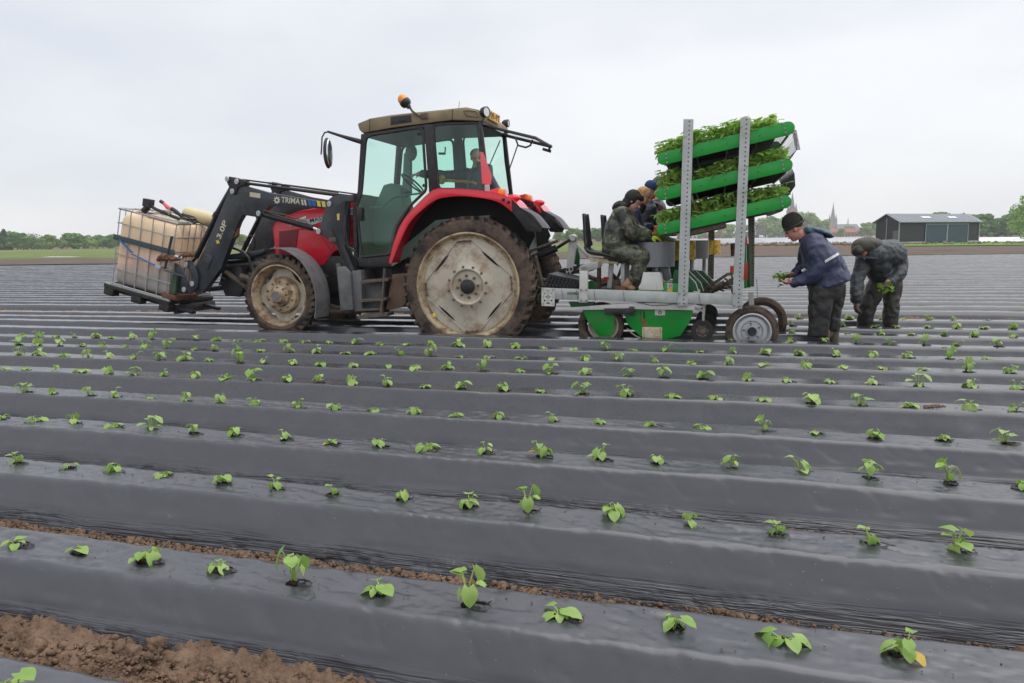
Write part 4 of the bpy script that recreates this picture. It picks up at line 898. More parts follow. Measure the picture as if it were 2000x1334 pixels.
# side tank, steps, mud flap
b = MB(); b.prism(PP([(656, 522), (672, 520), (684, 532), (690, 606), (664, 607)], .22), .22, .6); b.build('side_tank', m_tank, TR, bev=.03, sharp=50)
b = MB(); b.tube([Pp(664, 524, .40), Pp(662, 514, .40)], .05, 12); b.build('tank_cap', m_tank, TR)
b = MB(); b.prism(PP([(687, 529), (705, 527), (707, 603), (742, 601), (742, 606), (692, 609)], .26), .26, .7); b.prism(PP([(705, 545), (745, 545), (745, 602), (705, 604)], .4), .4, .75); b.build('fuel_tank', m_tank, TR, bev=.012)
b = MB(); b.bar(Pp(752, 524, .16), Pp(745, 613, .16), .03, .05, up=(0, 1, 0)); ld = b.build('step_rail', m_mudmetal, TR)
for (x0, x1, y0, y1) in ((704, 757, 551, 546), (701, 753, 588, 584)):
    b = MB(); b.prism(PP([(x0, y0 - 3), (x1, y1 - 3), (x1, y1 + 3), (x0, y0 + 3)], .14), .14, .38); b.build('step', m_mudmetal, ld, bev=.004)
b = MB(); b.prism(PP([(699, 616), (755, 611), (755, 618), (699, 623)], .10), .10, .36); b.build('step', m_mudmetal, ld, bev=.004)
b = MB(); b.prism(PP([(766, 536), (791, 533), (793, 590), (786, 600), (760, 606), (754, 603)], .3), .3, .42); b.build('mud_flap', m_mudflap, TR, bev=.01)
b = MB(); b.prism(PP([(765, 520), (800, 515), (800, 560), (765, 560)], .5), .5, .6); b.build('rear_step_panel', m_dark, TR)
# front mudguard
nearc = arc_px([(528, 484), (549, 485), (570, 495), (588.7, 511), (602.7, 532), (613, 557.5), (617.8, 588), (615, 622)], 4)
A = PP(nearc, -.02); b = MB(); b.sheet(A, [p + Vector((0, .40, 0)) for p in A], -.014); b.build('front_mudguard', m_grayp, TR)
b = MB(); b.tube([Pp(600, 520, .2), Pp(640, 540, .5)], .02, 6); b.build('mudguard_stay', m_mudmetal, TR)
A2 = [Vector((p.x, 1.44, p.z)) for p in A]; b = MB(); b.sheet(A2, [p + Vector((0, .40, 0)) for p in A2], -.014); b.build('front_mudguard', m_grayp, TR)
# ------------------------------------------------------------------ front loader (a set of parts of the tractor)
LV = .30
def loader_side(v, side):
    mv = lambda L_, dv=0: [Vector((p.x, v + dv, p.z)) for p in PP(L_, LV)]
    arm = [(463.5, 365), (474, 362), (528, 377), (636, 395), (648, 390), (653, 399), (648, 408), (636, 408), (560, 404), (528, 402), (519, 411), (515, 424.5), (500, 424), (474, 419.5), (466, 432.6), (431, 524.4), (400, 567), (383, 574), (377, 566), (382.5, 519), (396, 492), (444.6, 378.6), (452, 369)]
    b = MB(); b.prism(mv(arm), v, v + .11); a = b.build('loader_arm', m_loader, TR, bev=.008, label='%s arm of the front loader' % side)
    b = MB(); b.tube(mv([(466, 356), (655, 381)], .05), .022, 8); b.build('levelling_rod', m_cyl, a)
    b = MB(); b.tube(mv([(467, 350), (560, 362), (655, 375)], .09), .012, 8); b.build('hose', m_cyl, a)
    b = MB(); b.prism(mv([(444.6, 346), (450, 345), (477, 352), (478, 362), (466, 366), (461, 381), (456, 379), (451, 370), (443, 353)]), v - .02, v + .13); b.build('knee_plate', m_black, a, bev=.004)
    b = MB(); b.tube(mv([(452.7, 362), (419, 421)], .05), .050, 12); b.tube(mv([(419, 421), (379, 503)], .05), .040, 12); b.tube(mv([(421, 417), (417, 425)], .05), .060, 12); b.tube(mv([(379, 503), (370, 513)], .05), .022, 8); b.build('tilt_cylinder', m_cyl, a)
    b = MB(); b.tube(mv([(508, 416), (516, 419.5), (609, 445)], .03), [.03, .045, .045], 14); c_ = b.build('lift_cylinder', m_cyl, a)
    b = MB(); b.tube(mv([(608, 444.5), (624, 451)], .03), .02, 10); b.build('cylinder_rod', m_chrome, a)
    b = MB(); b.tube(mv([(515, 411), (560, 420), (600, 434), (602, 438)], -.01), .009, 6); b.build('hydraulic_pipe', m_mudmetal, a)
    b = MB(); b.prism(mv([(652.5, 382.6), (692, 380), (692, 393), (677, 395), (676, 449), (675, 481), (692, 524), (694, 560), (676, 560), (674, 524), (660.6, 481), (625, 455), (620, 448), (628, 440), (636, 411), (641, 392)]), v - .03, v + .13) if side == 'near' else b.prism(mv([(652.5, 382.6), (677, 395), (676, 449), (674, 524), (660.6, 481), (625, 455), (636, 411)]), v - .03, v + .13); b.build('loader_tower', m_loader, a, bev=.008)
    pins = [(447, 350), (465.5, 355), (457, 374), (508, 417), (625, 452), (646, 398.5), (367, 516), (379, 554), (363, 565)]
    pm = MB(); pm.lathe([(.012, -.022), (.030, -.022), (.033, -.018), (.033, .0)], (0, 0, 0), 16); pm.ball((0, -.02, 0), (.012, .006, .012), 8, 5); me = pm.mesh('pivot_pin', m_galv)
    for x, y in pins:
        p = PP([(x, y)], LV)[0]; link('pivot_pin', me, a, Vector((p.x, v - .035, p.z)) - base_of(TR), scale=(1, 1, 1.25))
    b = MB(); b.prism(mv([(342, 513), (352, 520), (371, 566), (366, 574), (337, 571), (345, 545)]), v - .02, v + .03); b.build('carriage_plate', m_loader, a, bev=.004)
    b = MB(); b.prism(mv([(362, 510), (373, 508), (384, 520), (390, 540), (388, 562), (374, 574), (368, 566), (376, 552), (376, 536), (368, 522)]), v - .03, v + .01); b.build('tilt_link', m_loader, a, bev=.004)
    b = MB(); b.prism(mv([(400, 492), (416, 502), (407, 527), (390, 517)], 0), v - .012, v); b.build('cover_plate', m_loader, a, bev=.003)
    if side == 'near':
        b = MB(); b.prism(mv([(452, 458), (458, 445), (462, 446), (461, 460), (455, 466)]), v + .02, v + .09); b.build('rusty_lug', m_wood, a)
        b = MB(); b.tube(mv([(676, 395), (672, 420), (670, 450), (676, 478), (696, 491)], -.02), .014, 6); b.tube(mv([(682, 396), (678, 425), (676, 450), (682, 486)], -.03), .011, 6); b.tube(mv([(650, 446), (676, 510), (688, 528)], -.04), .005, 5); b.build('hydraulic_hoses', m_cyl, a)
        b = MB(); b.box(mv([(652, 468)], -.03)[0], (.11, .05, .06)); b.build('valve', m_mudmetal, a, bev=.008)
        b = MB(); b.prism(mv([(660, 418), (665, 417), (665, 430), (661, 430)]), v - .034, v - .03); b.build('yellow_tag', m_ydecal, a, smooth=False)
        b = MB(); b.prism(mv([(488, 375), (508.5, 378), (508.5, 387), (488, 384)]), v - .003, v - .001); b.build('blank_label', m_text_cream, a, smooth=False)
        text('TRIMA', 'maker_lettering', a, m_text_cream, mv([(549.5, 395.5)])[0] + Vector((0, -.004, 0)), mv([(586, 399)])[0] + Vector((0, -.004, 0)), 11 / F.scale(560, 395, LV), 0, .02)
        for i, (x, m) in enumerate(((588, m_text_cream), (593.5, m_text_cream), (601, m_blue), (609, m_blue), (618.5, m_ydecal), (628, m_ydecal))):
            wd = 3.6 if i < 2 else 6.5; y = 390 + (x - 588) * .085
            b = MB(); b.prism(mv([(x, y - .5), (x + wd, y), (x + wd + 2, y + 11), (x + 2, y + 10.5)]), v - .004, v - .001); b.build('stripe_decal', m, a, smooth=False)
        g = MB(); cc = mv([(541, 391)])[0] + Vector((0, -.003, 0))
        pts = []
        for i in range(32):
            an = 2 * math.pi * i / 32; r = (7.2 if i % 4 in (0, 1) else 5.2) / F.scale(541, 391, LV); pts.append((cc.x + math.cos(an) * r, cc.z + math.sin(an) * r))
        g.prism(pts, cc.y, cc.y + .002); g.build('flower_gear_emblem', m_text_cream, a, smooth=False)
        g = MB(); g.lathe([(2.4 / F.scale(541, 391, LV), -.002), (.001, -.002)], cc, 14); g.build('emblem_centre', m_loader, a, smooth=False)
        p0 = mv([(431, 468)])[0] + Vector((0, -.004, 0)); p1 = mv([(445, 434)])[0] + Vector((0, -.004, 0))
        text('3.0P', 'size_lettering', a, m_text_cream, p0, p1, 11 / F.scale(430, 450, LV), 0, .025)
        text('+', 'plus_sign', a, m_ydecal, mv([(427.5, 478)])[0] + Vector((0, -.004, 0)), mv([(430.5, 471)])[0] + Vector((0, -.004, 0)), 9 / F.scale(430, 450, LV), 0, .04)
    return a
loader_side(LV, 'near'); loader_side(1.42, 'far')
b = MB(); b.tube([Pp(424, 520, LV + .1), Pp(424, 520, LV) + Vector((0, 1.2, 0))], .10, 16); b.build('cross_tube', m_loader, TR)
b = MB(); b.prism(PP([(436, 498), (500, 490), (515, 485), (517, 492), (500, 499), (440, 508)], LV + .2), LV + .2, LV + .95); b.build('loader_cross_plate', m_loader, TR, bev=.01)
b = MB(); b.tube(PP([(455, 484), (475, 492), (487, 505), (491, 522)], .45), .022, 8); b.tube(PP([(476, 488), (478, 476), (487, 461), (497, 462), (499, 480), (490, 494)], .9), .014, 8); b.build('loop_hose', m_cyl, TR)
b = MB(); b.prism(PP([(436, 525), (470, 520), (478, 555), (468, 580), (440, 578), (430, 550)], .55), .55, 1.2); b.tube(PP([(415, 548), (424, 534), (440, 546)], .4), .010, 6); b.tube(PP([(412, 552), (440, 552)], .4), .010, 6); b.build('front_weight_frame', m_black, TR, bev=.015)
b = MB(); b.tube([Pp(392, 566, LV), Pp(392, 566, LV) + Vector((0, 1.15, 0))], .045, 10); b.build('lower_cross_bar', m_loader, TR)
# rear linkage
b = MB(); b.tube([Pp(1040, 505, .6), Pp(1088, 484, .6)], .05, 10); b.tube([Pp(1088, 484, .6), Pp(1118, 465, .6)], .022, 8); b.build('top_link', m_cyl, TR)
b = MB(); b.tube([Pp(1036, 490, .5), Pp(1090, 470, .5)], .02, 8); b.tube([Pp(1045, 500, .5), Pp(1060, 560, .4)], .03, 8); b.tube([Pp(1040, 560, .5), Pp(1078, 575, .5)], .035, 8); b.tube([Pp(1040, 540, .45), Pp(1066, 548, .45)], .03, 8); b.build('lower_link', m_mudmetal, TR)
b = MB(); b.tube(PP([(1015, 405), (1035, 408), (1050, 425), (1052, 440)], .5), .012, 6); b.build('cable', m_cyl, TR)
b = MB(); b.prism(PP([(958, 420), (1030, 440), (1040, 560), (960, 580)], .7), .7, 1.2); b.build('rear_axle_housing', m_black, TR, bev=.02)

# ------------------------------------------------------------------ caged liquid tank on the forks
def ibc():
    v0 = .22
    sc = F.scale(285, 480, v0)
    # near face corners from the photograph, tilted back with the forks
    BL, BR, TL, TRr = Pp(217, 554, v0), Pp(329, 586, v0), Pp(238, 411, v0), Pp(345, 441, v0)
    ex = (BR - BL); Wd = ex.length; ex = ex.normalized(); ez = Vector((-ex.z, 0, ex.x)); H = (TL - BL).dot(ez); D = 1.0; ey = Vector((0, 1, 0))
    root = thing('caged_liquid_tank', 'orange-stained plastic tank in a wire cage on a black pallet, carried by the front loader', 'tank', (BL.x, v0, BL.z - .02))
    q = lambda x, y, z: BL + ex * x + ey * y + ez * z
    M3 = Matrix((ex, ey, ez)).transposed()
    def rbox(b, x0, x1, y0, y1, z0, z1): b.box(q((x0 + x1) / 2, (y0 + y1) / 2, (z0 + z1) / 2), (x1 - x0, y1 - y0, z1 - z0), M3)
    # bottle with bulging vertical ribs
    m = bpy.data.materials.new('stained_plastic'); m.use_nodes = True; n = m.node_tree.nodes; l = m.node_tree.links; p = n['Principled BSDF']; p.inputs['Roughness'].default_value = .38
    p.inputs['Subsurface Weight'].default_value = .15; p.inputs['Subsurface Radius'].default_value = (.05, .03, .02)
    t = n.new('ShaderNodeTexCoord'); sx = n.new('ShaderNodeSeparateXYZ'); l.new(t.outputs['Object'], sx.inputs[0]); nz = n.new('ShaderNodeTexNoise'); nz.inputs['Scale'].default_value = 2.5; nz.inputs['Detail'].default_value = 8; l.new(t.outputs['Object'], nz.inputs['Vector'])
    ad = n.new('ShaderNodeMath'); ad.operation = 'MULTIPLY_ADD'; l.new(nz.outputs[0], ad.inputs[0]); ad.inputs[1].default_value = .30; l.new(sx.outputs[2], ad.inputs[2])
    r = n.new('ShaderNodeValToRGB'); l.new(ad.outputs[0], r.inputs[0]); e = r.color_ramp.elements
    e[0].position = .28; e[0].color = (.42, .38, .34, 1); e[1].position = .52; e[1].color = (.90, .62, .46, 1)
    for a, c in ((.40, (.60, .48, .40, 1)), (.75, (.92, .64, .42, 1)), (1.0, (.95, .72, .48, 1))):
        x = e.new(a); x.color = c
    l.new(r.outputs[0], p.inputs['Base Color'])
    nx, nzv = 60, 22; vs = []; fs = []
    def bottle(x0, x1, y0, y1, z0, z1):
        per = []; rc = .12
        def rr(x, y): return x, y
        cs = [(x1 - rc, y1 - rc, 0), (x0 + rc, y1 - rc, 90), (x0 + rc, y0 + rc, 180), (x1 - rc, y0 + rc, 270)]
        for i, (cx_, cy_, a0) in enumerate(cs):
            for j in range(7): a = R(a0 + j * 15); per.append((cx_ + math.cos(a) * rc, cy_ + math.sin(a) * rc, math.cos(a), math.sin(a)))
            nxc = cs[(i + 1) % 4]; a = R(a0 + 90); sx_, sy_ = cx_ + math.cos(a) * rc, cy_ + math.sin(a) * rc; ex_, ey_ = nxc[0] + math.cos(a) * rc, nxc[1] + math.sin(a) * rc
            for j in range(1, 20): w = j / 20; per.append((sx_ + (ex_ - sx_) * w, sy_ + (ey_ - sy_) * w, math.cos(a), math.sin(a)))
        rings = [(0, .10), (.02, .05), (.06, .028), (.12, .022), (.3, .02), (.5, .022), (.7, .02), (.84, .024), (.90, .036), (.95, .065), (.98, .11), (1.0, .18), (1.0, .5)]
        k = len(per); b = MB(); V = []
        for zf, ins in rings:
            for i, (x, y, nx_, ny_) in enumerate(per):
                cx_, cy_ = (x0 + x1) / 2, (y0 + y1) / 2
                rib = .022 * (abs(math.sin(((x - x0) * 5.4 + (y - y0) * 5.0) * math.pi / 1.0)) ** .6) * (1 if .05 < zf < .95 else .2)
                V.append(q(x - nx_ * ins + nx_ * rib, y - ny_ * ins + ny_ * rib, z0 + (z1 - z0) * zf))
        F_ = [(i * k + j, i * k + (j + 1) % k, (i + 1) * k + (j + 1) % k, (i + 1) * k + j) for i in range(len(rings) - 1) for j in range(k)] + [tuple(range(k)), tuple((len(rings) - 1) * k + j for j in range(k))]
        b.add(V, F_); return b
    bottle(.0, Wd - .0, .015, D - .015, .01, H + .01).build('tank', m, root, sharp=60)
    # cage: each wire its own part
    tb = .008
    levels = [.015, H * .22, H * .42, H * .64, H * .83]
    for i, z in enumerate(levels):
        b = MB(); b.tube([q(0, 0, z), q(Wd, 0, z), q(Wd, D, z), q(0, D, z)], tb if i else .014, 6, closed=True); b.build('cage_wire', m_cage, root)
    b = MB(); b.tube([q(0, 0, H + .02), q(Wd, 0, H + .02), q(Wd, D, H + .02), q(0, D, H + .02)], .015, 6, closed=True); b.build('cage_rim', m_cage, root)
    for i in range(6):
        x = Wd * (.02 + .96 * i / 5)
        for y in (0, D): b = MB(); b.tube([q(x, y, 0), q(x, y, H + .02)], tb, 6); b.build('cage_wire', m_cage, root)
    for i in range(1, 7):
        y = D * i / 7
        for x in (0, Wd): b = MB(); b.tube([q(x, y, 0), q(x, y, H + .02)], tb, 6); b.build('cage_wire', m_cage, root)
    for y in (.33, .66): b = MB(); b.tube([q(0, D * y, H + .03), q(Wd, D * y, H + .03)], .012, 6); b.build('cage_wire', m_cage, root)
    # pallet
    px0, px1 = -.10, Wd + .04
    b = MB(); rbox(b, px0, px1, -.04, D + .04, -.07, -.012); po = b.build('pallet', m_pallet, root, bev=.006)
    for x in (px0 + .09, (px0 + px1) / 2, px1 - .09):
        for y in (.04, D / 2, D - .04): b = MB(); rbox(b, x - .09, x + .09, y - .07, y + .07, -.19, -.071); b.build('pallet_block', m_pallet, po, bev=.008)
    b = MB(); rbox(b, px0, px1, -.03, .02, -.012, .004); b.build('pallet_rail', m_galv2, po)
    # filler cap panel, label and straps
    b = MB(); rbox(b, .45, 1.0, .1, .42, H - .02, H + .03); b.build('top_plate', m_cream, root, bev=.006)
    b = MB(); rbox(b, .55, .88, .095, .10, H - .004, H + .022); b.build('red_warning_print', m_redpart, root)
    b = MB(); rbox(b, -.03, Wd + .02, -.028, -.012, H * .60, H * .67); b.build('tension_strap', m_dstrap, root, bev=.003)
    b = MB(); b.bar(q(Wd * .95, -.03, H * .84), q(Wd * .90, -.03, H * .40), .012, .05, up=(0, 1, 0)); b.build('tension_strap', m_dstrap, root)
    b = MB(); b.bar(q(Wd * .90, -.03, H * .38), q(Wd + .28, -.03, H * .37), .012, .05, up=(0, 1, 0)); b.build('tension_strap', m_dstrap, root)
    b = MB(); b.bar(q(.10, -.035, H * .62), q(Wd * .33, -.035, H * .49), .008, .045, up=(0, 1, 0)); b.bar(q(Wd * .33, -.035, H * .475), q(Wd * .80, -.035, H * .40), .008, .045, up=(0, 1, 0)); b.build('blue_strap', m_strap, root)
    b = MB(); b.box(q(Wd * .80, -.045, H * .40), (.10, .03, .055), M3); b.build('ratchet', m_galv, root, bev=.006)
    b = MB(); b.box(q(Wd * 1.12, -.045, H * .60), (.13, .03, .05), M3); b.build('ratchet', m_chrome, root, bev=.006)
    b = MB(); rbox(b, Wd - .12, Wd + .14, -.02, .5, .02, .10); b.build('wooden_block', m_wood, root, bev=.006)
    b = MB(); rbox(b, Wd + .02, Wd + .10, 0, .05, .12, H * .35); b.build('green_board', mat('green_board', (.05, .10, .05), .7), root)
    # rusty chain lashing across to the loader
    b = MB()
    p0, p1 = Pp(308, 507, .2), Pp(378, 498, .2)
    for i in range(22):
        t = i / 21; c = p0.lerp(p1, t) + Vector((0, random.uniform(-.03, .03), .02 * math.sin(t * 9) + random.uniform(-.02, .02))); b.ball(c, (.045, .03, .03), 8, 5, Matrix.Rotation(random.uniform(0, 3), 3, 'Y'))
    b.build('rusty_lashing', m_wood, root)
    # fork frame below
    fk = MB(); 
    for y in (.18, .8): fk.bar(q(.05, y, -.13), q(Wd + .35, y, -.13), .10, .05)
    fk.bar(q(Wd + .06, .1, -.15), q(Wd + .06, 1.05, -.15), .06, .14); fk.build('pallet_forks', m_black, TR, bev=.006)
    # things lying on top
    ch = MB(); c0 = q(Wd * .72, .62, H + .11); e2 = (ex * 1 + ey * .0).normalized(); ch.tube([q(Wd * .58, .70, H + .10), q(Wd * .62, .70, H + .11), q(Wd + .12, .70, H + .115), q(Wd + .16, .70, H + .11)], [.07, .105, .105, .07], 16)
    solo('canister', ch, m_canister, 'cream plastic canister lying on the caged tank', 'canister', q(Wd * .72, .7, H + .02))
    nz_ = MB(); nz_.tube([q(.36, .10, H + .05), q(.42, .12, H + .14)], .05, 12); nz_.box(q(.42, .12, H + .20), (.12, .12, .12), M3); nz_.tube([q(.46, .12, H + .16), q(.58, .13, H + .13), q(.95, .2, H + .06)], .026, 8)
    solo('filler_valve', nz_, m_black, 'black filler valve with hose standing at the front of the tank top', 'valve', q(.4, .1, H + .02), bev=0)
    gun = thing('fuel_nozzle', 'red and black pump nozzle with coiled hose on the tank top', 'nozzle', q(.7, .15, H + .03))
    g1 = MB(); g1.tube([q(.60, .16, H + .27), q(.66, .16, H + .25)], .028, 10); g1.tube([q(.82, .16, H + .20), q(.90, .16, H + .17), q(1.05, .18, H + .10)], [.03, .035, .02], 10); g1.build('spout', m_black, gun)
    g1 = MB(); g1.tube([q(.66, .16, H + .25), q(.75, .16, H + .20), q(.82, .16, H + .19)], [.022, .035, .03], 10); g1.build('red_grip', m_smv, gun)
    g1 = MB(); g1.ball(q(.79, .15, H + .15), (.035, .03, .055), 12, 8); g1.build('trigger_body', m_cream, gun)
    g1 = MB(); g1.tube([q(1.05, .18, H + .10)] + [q(1.12 + .12 * math.cos(a), .18 + .10 * math.sin(a), H + .06 + .01 * a) for a in [i * .5 for i in range(20)]] + [q(1.4, .3, H + .05)], .014, 6); g1.build('coiled_hose', m_cyl, gun)
ibc()
# ------------------------------------------------------------------ transplanting machine
PV = -.12                                   # its near frame beam
PW = 2.75                                   # frame depth: four planting rows
q0 = Pp(1240, 640, PV)
PL = thing('transplanter', 'green and galvanised four-row transplanting machine hitched behind the tractor', 'planter', (q0.x, .9, 0))
def pr(name, pts, v0, v1, m, parent=PL, bev=.004, at_v=None, **kw):
    b = MB(); b.prism(PP(pts, v0 if at_v is None else at_v), v0, v1); return b.build(name, m, parent, bev=bev, **kw)
beam = pr('frame_beam', [(1060, 564), (1083, 563.5), (1210, 567), (1430, 575), (1450, 576), (1450, 597), (1430, 596), (1083, 584), (1060, 583)], PV, PV + .07, m_galv, label='near galvanised frame beam')
pr('frame_beam', [(1083, 563.5), (1210, 567), (1450, 576), (1450, 596), (1083, 584)], PV + PW, PV + PW + .07, m_galv2, at_v=PV)
for x in (1085, 1360, 1440):
    c = Pp(x, 578, PV); b = MB(); b.box((c.x, PV + PW / 2 + .03, c.z), (.08, PW, .10)); b.build('cross_beam', m_galv2, PL, bev=.004)
for x in (1097, 1126, 1160, 1217, 1365):
    b = MB(); b.bar(Pp(x, 564.5 + (x - 1083) * .033, PV - .004), Pp(x + 3, 586 + (x - 1083) * .03, PV - .004), .003, .006, up=(0, 1, 0)); b.build('beam_seam', m_black, beam)
text('ABEMEC', 'dealer_lettering', beam, m_dkgreen, Pp(1107, 575.5, PV - .003), Pp(1133, 576.5, PV - .003), 6 / 150, PV, .01)
b = MB()
for (x0, y0, x1, y1) in ((1060, 563, 1060, 596), (1081, 564, 1081, 597), (1060, 566, 1081, 580), (1081, 566, 1060, 580), (1060, 594, 1081, 580), (1081, 594, 1060, 580), (1058, 564, 1083, 565), (1058, 595, 1083, 596)): b.bar(Pp(x0, y0, PV - .01), Pp(x1, y1, PV - .01), .03, .014, up=(0, 1, 0))
b.build('lattice_end', m_white, PL)
pr('lower_beam', [(1084, 603), (1245, 591), (1357, 594), (1357, 606), (1243, 604), (1088, 606)], PV + .02, PV + .07, m_white)
pr('green_under_frame', [(1110, 590), (1160, 590), (1160, 604), (1118, 604)], PV + .1, PV + .2, m_dkgreen)
b = MB(); b.tube([Pp(1244, 590, PV - .01), Pp(1270, 596, PV - .01), Pp(1300, 596, PV - .01), Pp(1330, 591, PV - .01)], .006, 6); b.build('cable', m_cyl, PL)
# uprights with bolt holes
def post(x0t, x1t, yt, x0b, x1b, yb, v, m, holes=True, fl=.0):
    b = MB(); b.prism(PP([(x0t, yt), (x1t, yt), (x1b, yb), (x0b, yb)], v), v - .012, v); 
    A, B_, C_, D_ = PP([(x0t, yt), (x1t, yt), (x1b, yb), (x0b, yb)], v)
    for (a, c, sg) in ((A, D_, 1), (B_, C_, -1)):
        b.add([a + Vector((0, 0, 0)), a + Vector((.008 * sg, 0, 0)), c + Vector((.008 * sg, 0, 0)), c, a + Vector((0, .05, 0)), a + Vector((.008 * sg, .05, 0)), c + Vector((.008 * sg, .05, 0)), c + Vector((0, .05, 0))], [(0, 1, 2, 3), (7, 6, 5, 4), (0, 4, 5, 1), (1, 5, 6, 2), (2, 6, 7, 3), (3, 7, 4, 0)])
    o = b.build('upright_post', m, PL, smooth=False)
    if holes:
        hb = MB(); T = (A + B_) / 2; Bm = (C_ + D_) / 2; n = int((T - Bm).length / .052)
        for i in range(n):
            t = (i + .5) / n; c = T.lerp(Bm, t) + Vector((.012, -.0135, 0)); hb.lathe([(.009, 0), (.001, 0)], c, 8)
        hb.build('bolt_hole', m_dark, o, kind='stuff', smooth=False)
    return o
post(1335, 1354.5, 233, 1323.5, 1343, 597, PV - .012, m_galv); post(1446.6, 1466, 229.7, 1430, 1449.5, 603, PV - .012, m_galv)
bl = MB(); bl.lathe([(.014, -.014), (.016, 0)], (0, 0, 0), 6); bl.lathe([(.014, -.014), (.001, -.014)], (0, 0, 0), 6); bme = bl.mesh('frame_bolt', m_bolt)
for x, y in ((1327, 573), (1338, 574), (1327, 592), (1338, 593), (1434, 573), (1445, 574), (1434, 597), (1445, 598), (1135, 566), (1145, 587), (1135, 587), (1145, 566)):
    link('frame_bolt', bme, PL, Pp(x, y, PV - .024) - base_of(PL))
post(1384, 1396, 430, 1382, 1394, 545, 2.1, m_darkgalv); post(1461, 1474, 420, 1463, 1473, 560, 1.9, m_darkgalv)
# sloping decks: side plates, lengthwise rods, side plate at the back
DECKS = [((1295, 297.6), (1297, 322), (1535.5, 237.5), (1542, 263.5)), ((1292.6, 367), (1295, 391.5), (1533, 310), (1537.7, 334.7)), ((1292.6, 436), (1295, 458.5), (1531, 382), (1535.5, 406.6))]
DV0, DV1 = PV + .012, 1.75
DK = []
for di, (a, b_, c, d) in enumerate(DECKS):
    A, B_, C_, D_ = PP([a, b_, c, d], DV0)
    def endarc(top, bot, sgn):
        cc = (top + bot) / 2; r = (top - bot).length / 2; ax = (top - bot).normalized(); out = []
        for k in range(1, 8):
            an = math.pi * k / 8; out.append(cc + ax * (r * math.cos(an)) + Vector((ax.z, 0, -ax.x)) * (r * math.sin(an)) * sgn)
        return out
    prof = [A, C_] + endarc(C_, D_, 1) + [D_, B_] + endarc(A, B_, -1)[::-1]
    lev = ['top', 'middle', 'bottom'][di]
    for v, nm in ((DV0, 'near'), (DV1, 'far')):
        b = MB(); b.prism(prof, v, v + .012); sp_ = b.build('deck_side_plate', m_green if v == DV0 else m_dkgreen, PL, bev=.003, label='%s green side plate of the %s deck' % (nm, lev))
        b = MB(); b.prism([prof[0], prof[1], prof[1] - Vector((0, 0, .012)), prof[0] - Vector((0, 0, .012))], v + .012, v + .05); b.build('plate_flange', m_green, sp_)
        if v == DV0:
            for e, f in ((A, B_), (C_, D_)):
                for t in (.15, .48, .82):
                    p = e.lerp(f, t) + Vector((.035 if e is A else -.035, 0, 0)); link('frame_bolt', bme, sp_, Vector((p.x, DV0 - .002, p.z)) - base_of(PL), scale=(.8, .6, .8))
            for t in (.32, .52, .78): p = A.lerp(C_, t).lerp(B_.lerp(D_, t), .55); hb = MB(); hb.lathe([(.008, -.002), (.001, -.002)], p, 8); hb.build('bolt_hole', m_dark, sp_, smooth=False)
    ax = (C_ - A).normalized(); up = Vector((-ax.z, 0, ax.x)); floor0 = A.lerp(B_, .62); floor1 = C_.lerp(D_, .62)
    DK.append((floor0, floor1, ax, up))
    # conveyor bed
    b = MB(); n = 15 if di == 0 else 24
    if di < 2:
        rodp = [floor0 - up * .055 + ax * .05, floor0 - up * .05 + ax * .12, floor1 - up * .055 + ax * -.02, floor1 + ax * .055 - up * .02, floor1 + ax * .075 - up * .10, floor1 + ax * .06 - up * .24, floor1 + ax * (-.04) - up * .34]
        for k in range(n):
            v = DV0 + .05 + (DV1 - DV0 - .08) * k / (n - 1); rb = MB(); rb.tube([Vector((p.x, v, p.z)) for p in rodp], .0035 if di == 0 else .005, 5); rb.build('guide_rod', m_black, PL)
        for k in range(5):
            p = rodp[2].lerp(rodp[0], k / 4.0) if k < 5 else 0; cb = MB(); cb.tube([Vector((p.x, DV0 + .02, p.z - .012)), Vector((p.x, DV1, p.z - .012))], .012, 6); cb.build('cross_rod', m_black, PL)
        if di == 0:
            # ladder-like comb at the tail where the rods turn down
            cb = MB()
            for k in range(16):
                p = rodp[3].lerp(rodp[5], k / 15); cb.box(Vector((p.x + .01, DV0 + .03, p.z)), (.05, .04, .006))
            cb.build('comb_strip', m_black, PL, kind='stuff')
    if di == 0: continue
    b = MB(); z0 = floor0 - up * .03; z1 = floor1 - up * .03
    b.add([Vector((z0.x + .3 if di < 2 else z0.x, DV0 + .02, z0.z + (.3 * ax.z if di < 2 else 0))), z1 + Vector((-.95 if di < 2 else 0, .02, (-.95 * ax.z if di < 2 else 0))), Vector((z1.x - (.95 if di < 2 else 0), DV1, z1.z - (.55 * ax.z if di < 2 else 0))), Vector((z0.x + .3 if di < 2 else z0.x, DV1, z0.z + (.3 * ax.z if di < 2 else 0)))], [(0, 1, 2, 3)])
    b.build('deck_floor', m_black, PL, smooth=False)
    if di == 2:
        b = MB(); b.tube([floor1 + Vector((-.06, .02, -.05)), Vector((floor1.x - .06, DV1, floor1.z - .05))], .05, 12); b.tube([floor0 + Vector((.06, .02, -.03)), Vector((floor0.x + .06, DV1, floor0.z - .03))], .045, 12); b.build('end_roller', m_black, PL)
        b = MB(); b.box(floor0.lerp(floor1, .36) + Vector((0, .8, -.10)), (.5, 1.5, .06), Matrix.Rotation(-math.atan2(ax.z, ax.x), 3, 'Y')); b.build('deck_support', m_mudmetal, PL, bev=.01)
